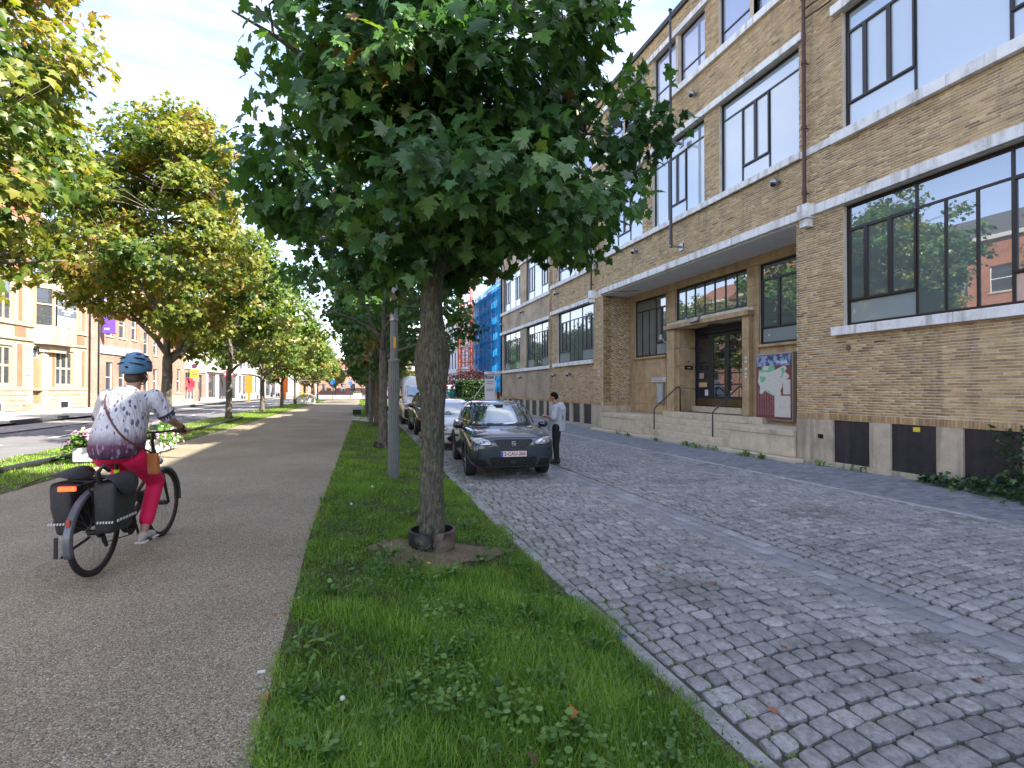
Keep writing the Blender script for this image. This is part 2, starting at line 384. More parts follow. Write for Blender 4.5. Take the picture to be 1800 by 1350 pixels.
# far part of the street: courses too far away to tell apart
def brickmat(name, c1, c2, mort, bw, bh, ms, bump=.5, rot=0, axes='XY', dirt=None):
    m = bpy.data.materials.new(name); m.use_nodes = True; N, L = nodes(m); b = N['Principled BSDF']
    tc = N.new('ShaderNodeTexCoord'); sp = N.new('ShaderNodeSeparateXYZ'); L(tc.outputs['Object'], sp.inputs[0]); cb = N.new('ShaderNodeCombineXYZ')
    L(sp.outputs[axes[0]], cb.inputs[0]); L(sp.outputs[axes[1]], cb.inputs[1])
    br = N.new('ShaderNodeTexBrick'); L(cb.outputs[0], br.inputs['Vector']); br.inputs['Scale'].default_value = 1
    br.inputs['Color1'].default_value = c1+(1,); br.inputs['Color2'].default_value = c2+(1,); br.inputs['Mortar'].default_value = mort+(1,)
    br.inputs['Brick Width'].default_value = bw; br.inputs['Row Height'].default_value = bh; br.inputs['Mortar Size'].default_value = ms; br.inputs['Mortar Smooth'].default_value = .3
    n = N.new('ShaderNodeTexNoise'); n.inputs['Scale'].default_value = .9; n.inputs['Detail'].default_value = 7; L(tc.outputs['Object'], n.inputs['Vector'])
    mr_ = N.new('ShaderNodeMapRange'); L(n.outputs['Fac'], mr_.inputs[0])
    for i, x in enumerate((.3,.7,.78,1.2)): mr_.inputs[i+1].default_value = x
    h = N.new('ShaderNodeHueSaturation'); L(mr_.outputs[0], h.inputs['Value']); L(br.outputs['Color'], h.inputs['Color']); cur = h.outputs[0]
    if dirt:
        n2 = N.new('ShaderNodeTexNoise'); n2.inputs['Scale'].default_value = dirt[1]; n2.inputs['Detail'].default_value = 6; L(tc.outputs['Object'], n2.inputs['Vector'])
        m2 = N.new('ShaderNodeMapRange'); L(n2.outputs['Fac'], m2.inputs[0])
        for i, x in enumerate((.5,.7,0,dirt[2])): m2.inputs[i+1].default_value = x
        mc = N.new('ShaderNodeMix'); mc.data_type = 'RGBA'; L(m2.outputs[0], mc.inputs['Factor']); L(cur, mc.inputs['A']); mc.inputs['B'].default_value = dirt[0]+(1,); cur = mc.outputs['Result']
    L(cur, b.inputs['Base Color']); b.inputs['Roughness'].default_value = .85
    bn = N.new('ShaderNodeBump'); bn.inputs['Strength'].default_value = bump; bn.inputs['Distance'].default_value = .012; bn.invert = True
    L(br.outputs['Fac'], bn.inputs['Height']); L(bn.outputs[0], b.inputs['Normal']); MATS[name] = m; return m
M_fars = brickmat('far_setts', (.20,.20,.215), (.29,.285,.29), (.12,.115,.10), .17, .15, .012)
o = strip('street_far_surface', 2.0, 8.4, 26, 84, -.248, M_fars); o.name = 'far_street'

M_sett = mat('granite_sett', (.25,.25,.27), .62, tint=[(0,(.17,.166,.162)),(.35,(.265,.257,.247)),(.62,(.325,.313,.30)),(.88,(.41,.395,.375)),(.97,(.35,.31,.275)),(1,(.44,.43,.41))], nz=(26,.34), bump=(60,1.0,.009), nz2=[(17,(.13,.13,.14),.60,.5),(1.1,(.10,.10,.085),.6,.55),(.45,(.33,.33,.35),.62,.35),(3.1,(.05,.05,.052),.70,.8)], spec=.4)
M_gut = mat('gutter_stone', (.24,.26,.285), .6, tint=[(0,(.19,.193,.20)),(.6,(.26,.262,.27)),(1,(.34,.34,.34))], nz=(18,.16), bump=(60,.5,.005), nz2=(1.2,(.12,.12,.09),.62,.6))

def sett_poly(p00, p10, p11, p01, gap, rng_):
    """eight points of a worn rectangular stone inside its joint"""
    P = [Vector(p) for p in (p00, p10, p11, p01)]; c = sum(P, Vector((0,0)))/4
    Q = []
    for p in P:
        d = p-c; Q.append(c + d*(1-gap/max(.03, d.length)*1.25) + Vector((rng_.uniform(-.007,.007), rng_.uniform(-.007,.007))))
    out = []
    for i in range(4):
        a, b, e = Q[i-1], Q[i], Q[(i+1)%4]
        k = rng_.uniform(.06,.22)
        out.append(b+(a-b)*k*.8+(b-c)*.02); out.append(b+(e-b)*k*.8+(b-c)*.02)
    return out, c
def sett_geo(poly, c, zt, tilt, detail):
    n = len(poly); V = []; F = []
    for (s_, dz) in ((.78,.0055),(1.0,-.008),(1.02,-.03)) if detail else ((.9,.0),(1.03,-.02)):
        for p in poly:
            q = c+(p-c)*s_; V.append((q.x, q.y, zt+dz+tilt[0]*(q.x-c.x)+tilt[1]*(q.y-c.y)))
    F.append(tuple(range(n)))
    for r_ in range(2 if detail else 1):
        for i in range(n): F.append((r_*n+i, (r_+1)*n+i, (r_+1)*n+(i+1)%n, r_*n+(i+1)%n))
    return V, F
rs = random.Random(3)
stones = []      # (dist, V, F, tint, kind)
def lay(x0, x1, ya, yb, rowh, wmin, wmax, wave, kind, jit, gap=.007):
    y = ya; prev = None
    nseg = 26
    def prof(y):
        ph = rs.uniform(-.004,.004); am = wave*(1+.25*math.sin(y*1.3))
        ws = [rs.uniform(-jit,jit) for _ in range(nseg+1)]
        def f(x):
            t = (x-x0)/(x1-x0); u = min(nseg-.001, max(0, t*nseg)); i = int(u); k = u-i
            return y+ph+am*math.sin(math.pi*min(1,max(0,t)))+ws[i]*(1-k)+ws[i+1]*k
        return f
    cur = prof(y)
    while y < yb:
        rh = rowh*rs.uniform(.9,1.1); y2 = y+rh; nxt = prof(y2)
        x = x0; first = True
        while x < x1-.02:
            w_ = rs.uniform(wmin, wmax)*(0.6 if first and rs.random() < .5 else 1)
            if rs.random() < .08: w_ *= 1.35
            if x+w_ > x1-wmin*.5: w_ = x1-x
            skew = rs.uniform(-.008,.008) if 0 < x1-(x+w_) else 0
            a, b_ = x, x+w_
            sy0 = (sh(cur(a)) if kind != 'paver' and a < 3 else 0)*0
            poly, c = sett_poly((a, cur(a)), (b_, cur(b_)), (b_+skew, nxt(b_)), (a, nxt(a)), gap, rs)
            ok, d = view(c.x, c.y, -.25)
            zt = sz_(c.x)+rs.uniform(-.006,.007)
            det = d < 10
            V, F = sett_geo(poly, c, zt, (rs.uniform(-.025,.025), rs.uniform(-.025,.025)), det)
            stones.append((d if ok else 50+d, V, F, min(1, max(0, rs.gauss(.5,.15))), kind)); x += w_; first = False
        y = y2; cur = nxt
lay(1.995, 4.28, -1.5, 26, .148, .115, .175, .10, 'sett', .0045, .0115)
lay(4.79, 8.38, -3.5, 26, .148, .12, .175, .13, 'sett', .0045, .0115)
for i in range(3):
    xa = 4.29+i*.165
    y = -3+rs.random()*.1
    while y < 30:
        L_ = rs.uniform(.20,.30); poly, c = sett_poly((xa,y),(xa+.163,y),(xa+.163,y+L_),(xa,y+L_), .005, rs)
        ok, d = view(c.x, c.y, -.28); V, F = sett_geo(poly, c, sz_(c.x)-.004+rs.uniform(-.002,.002), (0,0), d < 10)
        stones.append((d if ok else 50+d, V, F, min(1,max(0,rs.gauss(.5,.25))), 'gutter_stone')); y += L_
for kind, m, nm in (('sett', M_sett, 'sett'), ('gutter_stone', M_gut, 'gutter_stone')):
    S = sorted([s for s in stones if s[4] == kind], key=lambda s: s[0])
    nind = 300 if kind == 'sett' else 60
    for s in S[:nind]:
        q = MB(); q.add(s[1], s[2], s[3]); q.build(nm, m, street, smooth='auto')
    q = MB()
    for s in S[nind:]: q.add(s[1], s[2], s[3])
    o = q.build(nm+'_course', m, street, smooth='auto'); o['kind'] = 'stuff'
del stones

# kerb stones between verge and street, following the bend
kerb = None; y = -3.0; k = 0
rk = random.Random(5)
M_kb = M_kerb
kerb = strip('kerb', 1.83, 2.02, -8, 84, -.262, M_joint); kerb.name = 'kerb'
while y < 40:
    L_ = rk.uniform(.75,1.05); x0 = 1.85+sh(y)*1.0; x1 = 1.85+sh(y+L_)
    q = MB(); wd = .13; j = rk.uniform(-.016,.012)
    g_ = .006
    q.add([(x0+j,y+g_,-.40),(x0+j+wd,y+g_,-.40),(x1+j+wd,y+L_-g_,-.40),(x1+j,y+L_-g_,-.40),(x0+j,y+g_,-.234+rk.uniform(-.004,.004)),(x0+j+wd,y+g_,-.238),(x1+j+wd,y+L_-g_,-.238),(x1+j,y+L_-g_,-.234+rk.uniform(-.004,.004))],
          [(0,3,2,1),(4,5,6,7),(0,1,5,4),(1,2,6,5),(2,3,7,6),(3,0,4,7)])
    q.build('kerb_stone', M_kb, kerb, bevel=.02, seg=3); y += L_
q = MB(); y0 = 40
while y0 < 84: q.box(1.85+sh(y0), 2.0+sh(y0), y0, y0+.95, -.4, -.236); y0 += .97
q.build('kerb_course', M_kb, kerb)['kind'] = 'stuff'

# footway in front of the school: small pavers with pale joints
M_fj = mat('pale_joint', (.36,.355,.34), .95, nz=(4,.3), nz2=(1.2,(.17,.17,.15),.5,.8))
foot = strip('footway', 8.38, 11.9, -8, 84, lambda x: -.262, M_fj, shift=False)
M_pav = mat('footway_paver', (.2,.21,.23), .72, tint=[(0,(.16,.17,.19)),(.5,(.215,.225,.245)),(1,(.275,.28,.29))], nz=(14,.18), bump=(60,.5,.004))
pv = []; y = -3.0; r_ = 0
while y < 24:
    x = 8.52 - (.1 if r_ % 2 else 0)
    while x < 10.78:
        a, b_ = max(8.52, x), min(10.78, x+.205)
        if b_-a > .04:
            g_ = .0045; zt = -.2505+rs.uniform(-.0025,.0025); cx_ = (a+b_)/2; ok, d = view(cx_, y, -.25); e = .004
            V = [(a+g_,y+g_,zt-.012),(b_-g_,y+g_,zt-.012),(b_-g_,y+.1-g_,zt-.012),(a+g_,y+.1-g_,zt-.012),(a+g_+e,y+g_+e,zt),(b_-g_-e,y+g_+e,zt),(b_-g_-e,y+.1-g_-e,zt),(a+g_+e,y+.1-g_-e,zt)]
            pv.append((d if ok else 50+d, V, [(4,5,6,7),(0,1,5,4),(1,2,6,5),(2,3,7,6),(3,0,4,7)], rs.random()))
        x += .205
    y += .1; r_ += 1
pv.sort(key=lambda s: s[0])
for s in pv[:300]:
    q = MB(); q.add(s[1], s[2], s[3]); q.build('paver', M_pav, foot)
q = MB()
for s in pv[300:]: q.add(s[1], s[2], s[3])
q.build('paver_course', M_pav, foot)['kind'] = 'stuff'
fk = strip('footway_kerb', 8.38, 8.40, -8, 84, -.26, M_joint, shift=False)
y = -3.0; M_wk = mat('pale_kerb', (.40,.40,.39), .85, nz=(8,.2), bump=(60,.5,.005), nz2=(1.5,(.12,.13,.08),.6,.7))
while y < 40:
    L_ = .98 + rk.uniform(-.03,.03)
    MB().box(8.395, 8.505, y+.004, y+L_-.004, -.40, -.243+rk.uniform(-.002,.002)).build('kerb_stone', M_wk, fk, bevel=.006); y += L_
o = strip('far_footway', 8.52, 40, 24, 84, -.247, brickmat('far_pavers', (.2,.21,.23), (.25,.26,.27), (.33,.33,.32), .205, .1, .006), shift=False)
# ---------------- the brick school building ----------------
M_bm = mat('brick_mortar', (.70,.63,.51), .95, nz=(3,.14), bump=(90,.4,.004), nz2=(.8,(.42,.37,.29),.62,.5))
M_brick = mat('tan_brick', (.4,.28,.16), .85, tint=[(0,(.17,.085,.045)),(.14,(.29,.175,.085)),(.4,(.43,.285,.135)),(.7,(.55,.375,.175)),(1,(.67,.49,.25))], nz=(20,.15), bump=(60,.7,.004), streak=((.17,.125,.085),.55), nz2=(.5,(.27,.19,.12),.60,.42))
M_white_st = mat('white_painted_concrete', (.82,.81,.78), .8, nz=(4,.10), bump=(40,.35,.004), streak=((.28,.26,.21),.75), nz2=[(2.3,(.36,.33,.27),.60,.6),(9,(.2,.19,.16),.68,.6)])
M_stone = mat('buff_stone', (.50,.355,.195), .78, nz=(3.2,.14), bump=(50,.3,.004), streak=((.22,.16,.10),.6), nz2=(1.5,(.36,.24,.12),.54,.75))
M_pale_st = mat('pale_plinth_stone', (.52,.44,.32), .85, nz=(3.5,.16), bump=(45,.5,.005), streak=((.20,.17,.13),.75), nz2=(1.3,(.30,.26,.2),.58,.6))
M_step = mat('step_stone', (.62,.53,.385), .85, nz=(4,.13), bump=(45,.5,.005), nz2=(1.6,(.30,.26,.19),.6,.6))
M_frame = mat('dark_brown_frame', (.018,.012,.011), .38, spec=.5)
M_panel = mat('dark_board', (.028,.026,.029), .42, nz=(6,.3), bump=(40,.2,.004), streak=((.07,.07,.075),.6))
M_soff = mat('white_soffit', (.75,.75,.75), .85, nz=(1.2,.08), streak=((.4,.38,.34),.3))
M_rust = mat('rusty_brown_pipe', (.085,.035,.022), .6, nz=(7,.3), bump=(30,.3,.004))
M_roofd = mat('roof_edge_dark', (.05,.05,.055), .7)
M_dark = mat('dark_inside', (.02,.02,.022), .9)
M_gGF = glassmat('glass_ground_floor', (.13,.15,.15), .24)
M_gGFw = glassmat('glass_frosted_low', (.30,.34,.34), .16)
M_gF1 = glassmat('glass_pale_blind', (.50,.56,.60), .17)
M_gF1b = glassmat('glass_pale_sky', (.30,.37,.42), .28)
M_gF2 = glassmat('glass_violet', (.30,.33,.44), .26)

school = thing('school_building', 'long tan brick school building with white window bands and recessed stone entrance', 'building', (FX, 10, -.25))
XS = {4: 10.8, 3: 10.8, 2: 11.2, 1: 11.6}
H_ROOF = 14.6; GF = (2.98, 5.74); F1 = (7.45, 10.2); F2 = (11.9, 13.7)
def wallgrid(X, y0, y1, z0, z1, holes, th=.4):
    """backing wall with real openings"""
    ys = sorted({y0, y1, *[h[0] for h in holes], *[h[1] for h in holes]}); zs = sorted({z0, z1, *[h[2] for h in holes], *[h[3] for h in holes]})
    ys = [y for y in ys if y0 <= y <= y1]; zs = [z for z in zs if z0 <= z <= z1]; mb = MB()
    inh = lambda y, z: any(h[0] < y < h[1] and h[2] < z < h[3] for h in holes)
    for a, b in zip(ys, ys[1:]):
        run = None
        for c, d in zip(zs, zs[1:]):
            if not inh((a+b)/2, (c+d)/2):
                if run is None: run = c
            elif run is not None: mb.box(X, X+th, a, b, run, c); run = None
            last = d
        if run is not None: mb.box(X, X+th, a, b, run, zs[-1])
    return mb
BR = []; rb = random.Random(9)
CH_ = .0575
def bricks(X, y0, y1, z0, z1, holes, axis='x', Ycoord=None):
    """brick facing as small raised blocks. axis 'x': wall facing -X; axis 'y': wall at y=Ycoord facing -Y (y0,y1 are x)"""
    n = int(round((z1-z0)/CH_)); h = (z1-z0)/n
    for r_ in range(n):
        z = z0+r_*h; free = [(y0, y1)]
        for H in holes:
            if H[2] < z+h-.006 and H[3] > z+.006:
                nf = []
                for a, b in free:
                    if H[1] <= a or H[0] >= b: nf.append((a, b)); continue
                    if H[0] > a: nf.append((a, H[0]))
                    if H[1] < b: nf.append((H[1], b))
                free = nf
        off = (r_ % 2)*.125 + (r_ % 3)*.03
        for a, b in free:
            y = a - ((a-off) % .25)
            while y < b:
                c, d = max(a, y)+.004, min(b, y+.25)-.004
                if d-c > .02:
                    p = .004+rb.uniform(-.0015,.003); t = min(1, max(0, rb.gauss(.56,.20))); zz0, zz1 = z+.0115, z+h-.002
                    jz = rb.uniform(-.0012,.0012); zz0 += jz; zz1 += jz
                    if axis == 'x':
                        V = [(X+.002,c,zz0),(X+.002,d,zz0),(X+.002,d,zz1),(X+.002,c,zz1),(X-p,c,zz0),(X-p,d,zz0),(X-p,d,zz1),(X-p,c,zz1)]; cen = (X, (c+d)/2, zz0)
                    else:
                        V = [(d,Ycoord+.002,zz0),(c,Ycoord+.002,zz0),(c,Ycoord+.002,zz1),(d,Ycoord+.002,zz1),(d,Ycoord-p,zz0),(c,Ycoord-p,zz0),(c,Ycoord-p,zz1),(d,Ycoord-p,zz1)]; cen = ((c+d)/2, Ycoord, zz0)
                    ok, dd = view(*cen); BR.append((dd if ok else 90+dd, V, t, (d-c) > .2))
                y += .25
BF = [(4,7,6,5),(0,4,5,1),(1,5,6,2),(2,6,7,3),(3,7,4,0)]
wins = []     # (X, y0, y1, z0, z1, kind)
def W(sec, y0, y1, lv, kind): wins.append((XS[sec], y0, y1, lv[0], lv[1], kind, sec))
for (a, b) in ((4.42,9.09),(-1.0,3.67)): W(4, a, b, GF, 'gf'); W(4, a, b, F1, 'f1w'); 
for (a, b) in ((4.6,5.95),(6.1,7.45),(7.6,8.95),(-.9,.45),(.6,1.95),(2.1,3.5)): W(4, a, b, F2, 'f2')
for (a, b) in ((10.3,13.25),(13.95,16.9),(17.6,20.55)): W(3, a, b, F1, 'f1n')
for (a, b) in ((10.45,11.8),(11.95,13.25),(13.9,15.27),(15.43,16.8),(17.5,18.9),(19.05,20.4)): W(3, a, b, F2, 'f2')
W(2, 22.6, 27.1, GF, 'gf'); W(2, 22.6, 27.1, F1, 'f1s')
for (a, b) in ((22.8,24.1),(24.3,25.6),(25.8,27.1)): W(2, a, b, F2, 'f2')
for (a, b) in ((29.5,33.6),(34.9,39.0)):
    W(1, a, b, GF, 'gf'); W(1, a, b, F1, 'f1s')
    for k in range(3): W(1, a+k*1.4, a+k*1.4+1.25, F2, 'f2')
secs = {4: (-3.0, 10.09), 3: (10.09, 21.8), 2: (21.8, 28.3), 1: (28.3, 39.8)}
PLZ = .83; SOLD = .98
M_far_br = brickmat('tan_brick_far', (.45,.315,.165), (.33,.22,.115), (.58,.54,.45), .25, .0575, .010, .5, axes='YZ', dirt=((.17,.125,.085), .7, .5))
for s_, (y0, y1) in secs.items():
    X = XS[s_]; holes = [(w_[1], w_[2], w_[3], w_[4]) for w_ in wins if w_[6] == s_]
    if s_ == 3: holes.append((10.4, 20.9, -.3, 5.74)); zb = PLZ
    far = s_ in (1,)
    o = wallgrid(X, y0, y1, PLZ, H_ROOF, holes).build('wall', M_far_br if far else M_bm, school)
    bh = list(holes)
    # the bands that bricks stop at
    if s_ == 4: bh += [(-3, 10.09, 5.74, 5.98)]
    if s_ == 3: bh += [(10.09, 21.8, 5.74, 5.98)]
    if not far: bricks(X, y0, y1, SOLD, H_ROOF-.12, bh)
# right and left piers of the porch and their returns
bricks(0, 10.82, 12.2, SOLD, 5.72, [], 'y', 20.9)
MB().box(10.82, 12.2, 20.9, 21.3, PLZ, 5.74).build('porch_pier', M_bm, school)
MB().box(10.82+.38, 12.2, 10.0, 10.4, PLZ, 5.74).build('porch_pier', M_bm, school)
# soldier course above the plinth (standing bricks)
q = MB()
for s_, (y0, y1) in secs.items():
    X = XS[s_]; y = y0
    while y < y1-.03:
        if not (s_ == 3 and 10.4 < y+.02 < 20.9):
            q.box(X-.010-rb.uniform(0,.003), X+.01, y+.003, y+.060, PLZ+.004, SOLD-.005, min(1,max(0,rb.gauss(.5,.15))))
        y += .063
x = 10.82
while x < 12.15: q.box(x+.003, x+.06, 20.89, 20.91, PLZ+.004, SOLD-.005, rb.uniform(.3,.7)); x += .063
q.build('soldier_brick_course', M_brick, school)['kind'] = 'stuff'
BR.sort(key=lambda s: s[0])
good = [b for b in BR if b[3]][:300]; gid = {id(b) for b in good}
for b in good:
    q = MB(); q.add(b[1], BF, b[2]); q.build('brick', M_brick, school)
V = np.array([b[1] for b in BR if id(b) not in gid], np.float32).reshape(-1, 3); nb = len(V)//8
F = (np.array(BF)[None] + np.arange(nb)[:, None, None]*8).reshape(-1, 4)
t_ = np.repeat([b[2] for b in BR if id(b) not in gid], 5)
o = link('brick_facing', np_mesh('brick_facing', V, F, t_), M_brick, school); o['kind'] = 'stuff'
print('bricks', len(BR)); del BR

# body behind the walls, floors, roof, back and end walls
MB().box(13.3, 25.0, -3.0, 39.8, -.25, H_ROOF-.02).build('building_body', M_far_br, school)
q = MB()
q.box(11.2, 12.62, -3.0, 10.0, 6.3, 6.6).box(11.2, 12.62, -3, 10.0, 10.5, 10.9).box(11.2, 12.62, 10.4, 20.9, 6.2, 6.5)
q.build('floor_slab', M_dark, school)
for s_, (y0, y1) in secs.items():
    X = XS[s_]
    MB().box(X-.09, 13.4, y0+(.0 if s_ == 4 else .003), y1-.003, H_ROOF-.12, H_ROOF+.06).build('roof_edge', M_roofd, school)
MB().box(11.6, 13.3, 39.4, 39.797, -.25, H_ROOF-.12).build('wall', M_far_br, school)
MB().box(11.2, 11.6, 27.9, 28.3, PLZ, H_ROOF-.12).build('wall', M_far_br, school)
# taller stair block set back above the far end
M_tw = brickmat('stair_tower_brick', (.36,.26,.155), (.29,.2,.12), (.42,.38,.30), .25, .0575, .007, .4, axes='YZ')
MB().box(13.2, 20, 33.0, 39.8, H_ROOF, 21.5).build('stair_tower', M_tw, school)
for z in (16.4, 18.9, 21.5): MB().box(13.1, 20.05, 32.9, 39.85, z, z+.28).build('tower_band', M_white_st, school, bevel=.01)

# unseen stretch of wing added behind the photographer to block sun from the foreground
MB().box(10.81, 25, -30, -3.0, -.25, H_ROOF).build('building_body', M_far_br, school)
for k in range(4):
    for lv in (GF, F1, F2): MB().box(10.78, 10.83, -8-5.4*k, -3.6-5.4*k, lv[0], lv[1]).build('window', M_gGF, school)
# plinth stones and dark basement boards
def plinth(X, y0, y1, spots, zb=-.28):
    ys = [y0]+[v for a, b in spots for v in (a, b)]+[y1]
    for a, b in zip(ys[::2], ys[1::2]):
        n = max(1, int(round((b-a)/1.25))) if b-a > .9 else 1
        for k in range(n):
            c, d = a+(b-a)*k/n, a+(b-a)*(k+1)/n
            MB().box(X-.035, X+.4, c+.004, d-.004, zb+.14, PLZ-.003).build('plinth_stone', M_pale_st, school, bevel=.006)
    y = y0
    while y < y1-.05:
        e = min(y1, y+1.345); MB().box(X-.05, X+.4, y+.003, e-.003, zb-.05, zb+.14-.003).build('plinth_stone', M_pale_st, school, bevel=.008); y = e
    for a, b in spots:
        MB().box(X+.012, X+.05, a+.004, b-.004, zb+.14, PLZ-.004).build('basement_board', M_panel, school, bevel=.003)
plinth(10.8, -3.0, 10.4, [(9.36-.88-1.345*k, 9.36-1.345*k) for k in range(9)][::-1])
plinth(10.8, 20.9, 21.8, [])
plinth(11.2, 21.8, 28.3, [(22.8+1.3*k, 23.66+1.3*k) for k in range(4)])
plinth(11.6, 28.3, 39.8, [(28.9+1.3*k, 29.75+1.3*k) for k in range(8)])
MB().box(10.83, 12.2, 20.87, 21.0, -.28, PLZ-.003).build('plinth_stone', M_pale_st, school, bevel=.006)

# ---- windows ----
def window(X, y0, y1, z0, z1, kind, sec):
    Wd, Hh = y1-y0, z1-z0; Xg = X+.13; P = []     # panes u0,u1,v0,v1 ; u from the far end (left in the picture)
    def grp(u0, u1, low=.215, top=.80, n=2, mull=.33):
        P.append((u0, u1, 0, low, 'lo'))
        c = [u0, u0+(u1-u0)*mull, u0+(u1-u0)*(mull+(1-mull)/2), u1] if n == 3 else [u0, (u0+u1)/2, u1]
        for a, b in zip(c, c[1:]): P.append((a, b, low if True else 0, top, 'vent'))
    if kind == 'gf':
        P += [(0,.328,.80,1,'t'), (.328,.67,.80,1,'t'), (.67,1,.80,1,'t')]
        grp(0,.328,.205,.80,3,.30); 
        for k in range(3): P.append((.328+.114*k, .328+.114*(k+1), 0,.80,'fix'))
        grp(.67,1,.205,.80,3,.30)
    elif kind in ('f1w', 'f1s'):
        if kind == 'f1s':
            P += [(0,.328,.80,1,'t'), (.328,.67,.80,1,'t'), (.67,1,.80,1,'t'), (.328,.67,0,.80,'fix')]
        else: P += [(0,.328,.82,1,'t'), (.328,.67,0,1,'fix'), (.67,1,.82,1,'t')]
        tp = .80 if kind == 'f1s' else .82
        grp(0,.328,.22,tp,3,.30); grp(.67,1,.22,tp,3,.30)
    elif kind == 'f1n':
        P += [(0,1,.81,1,'t'), (0,.29,0,.81,'fix')]; grp(.29,.635,.19,.81,2); P += [(.635,1,0,.81,'fix')]
    elif kind == 'f2': P += [(0,1,.27,1,'t'), (0,1,0,.27,'lo')]
    elif kind == 'porchL':
        P += [(0,.66,.80,1,'t'), (.66,1,.80,1,'t'), (0,.22,0,.80,'fix'), (.22,.44,0,.80,'fix'), (.44,.66,0,.80,'fix'), (.66,1,0,.21,'lo'), (.66,.83,.21,.80,'vent'), (.83,1,.21,.80,'vent')]
    elif kind == 'transom':
        for k in range(7): P.append((k/7, (k+1)/7, 0, 1, 'fix'))
    elif kind == 'porchR':
        P += [(0,.60,.80,1,'t'), (.60,1,.80,1,'t'), (0,.6,0,.20,'lo'), (0,.3,.20,.80,'vent'), (.3,.6,.20,.80,'vent'), (.6,.8,0,.80,'fix'), (.8,1,0,.80,'fix')]
    w_ = MB(); t = .028
    Y = lambda u: y1-u*Wd; Z = lambda v: z0+v*Hh
    # outer frame
    fo = .05
    w_.box(Xg-.03, Xg+.05, y0, y1, z0, z0+fo).box(Xg-.03, Xg+.05, y0, y1, z1-fo, z1)
    w_.box(Xg-.03, Xg+.05, y0, y0+fo, z0+fo, z1-fo).box(Xg-.03, Xg+.05, y1-fo, y1, z0+fo, z1-fo)
    panes = []
    for (u0, u1, v0, v1, k) in P:
        ya, yb, za, zb = Y(u1), Y(u0), Z(v0), Z(v1)
        e = .045 if k == 'vent' else .024; pr = .022 if k == 'vent' else 0
        ya_, yb_ = (ya if u1 < 1 else ya+fo), (yb if u0 > 0 else yb-fo); za_, zb_ = (za if v0 > 0 else za+fo), (zb if v1 < 1 else zb-fo)
        xa, xb = Xg-.022-pr, Xg+.04
        w_.box(xa, xb, ya_, ya_+e, za_, zb_).box(xa, xb, yb_-e, yb_, za_, zb_).box(xa+.001, xb, ya_+e, yb_-e, za_, za_+e).box(xa+.001, xb, ya_+e, yb_-e, zb_-e, zb_)
        panes.append((ya_+e, yb_-e, za_+e, zb_-e, k))
    f = w_.build('window', M_frame, school)
    for (ya, yb, za, zb, k) in panes:
        if kind in ('gf', 'porchL', 'porchR', 'transom'): m = M_gGFw if k == 'lo' else M_gGF
        elif kind == 'f2': m = M_gF2
        else: m = M_gF1b if k == 't' else M_gF1
        MB().box(Xg, Xg+.012, ya-.002, yb+.002, za-.002, zb+.002).build('pane', m, f)
    return f
for w_ in wins: window(*w_)
# sills, lintels and bands
def sill(X, y0, y1, z0, z1, pr=.14, name='sill', m=None, n=None):
    n = n or max(1, int((y1-y0)/2.4))
    for k in range(n):
        a, b = y0+(y1-y0)*k/n, y0+(y1-y0)*(k+1)/n
        MB().box(X-pr, X+.12, a+(.0015 if k else 0), b-(.0015 if k < n-1 else 0), z0, z1).build(name, m or M_white_st, school, bevel=.008)
for (a, b) in ((4.2,9.32),(-1.2,3.9)): sill(10.8, a, b, 2.78, 2.975)
sill(10.8, -3, 9.32, 7.22, 7.445, .13); sill(10.8, 9.32, 21.8, 7.27, 7.445, .05)
sill(10.8, 10.2, 20.7, 7.27, 7.446, .12, n=3)
sill(10.8, -3, 9.3, 10.205, 10.42, .13, 'lintel'); sill(10.8, 10.12, 21.75, 10.205, 10.40, .12, 'lintel')
sill(10.8, -3, 10.0, 5.75, 5.97, .13, 'lintel', n=5)
sill(10.8, -3, 21.78, 11.68, 11.895, .10); sill(10.8, -3, 21.78, 13.705, 13.9, .10, 'lintel')
for X, y0, y1 in ((11.2, 21.85, 27.9), (11.6, 28.35, 39.6)):
    sill(X, y0+.6, y1-.3, 2.78, 2.975, .13); sill(X, y0+.6 if X < 11.5 else y0, y1, 5.75, 5.95, .13, 'lintel')
    sill(X, y0, y1, 7.24, 7.445, .12); sill(X, y0, y1, 10.205, 10.40, .12, 'lintel')
    sill(X, y0, y1, 11.7, 11.895, .1); sill(X, y0, y1, 13.705, 13.88, .1, 'lintel')
for (X, y) in ((10.8,13.57),(10.8,17.15),(10.8,11.87),(10.8,15.35),(10.8,18.97),(10.8,7.52),(10.8,6.02)):
    if y in (13.57, 17.15): continue
    MB().box(X-.02, X+.3, y-.07, y+.07, 11.9, 13.7).build('mullion', M_pale_st, school, bevel=.005)

# ---- recessed porch ----
# soffit slab with white painted edge
q = MB().box(10.68, 10.8, 10.02, 21.0, 5.745, 5.97); q.build('canopy_edge', M_white_st, school, bevel=.012)
MB().box(10.802, 12.16, 10.402, 20.898, 5.70, 5.737).build('soffit', M_soff, school)
PX = 12.2
ph = [(18.15,20.55,2.93,5.42),(13.68,17.5,4.2,5.43),(10.75,13.17,2.92,5.42),(13.75,17.29,.69,3.88)]
wallgrid(PX+.03, 10.4, 20.9, -.25, 5.74, ph, .38).build('porch_wall', M_bm, school)
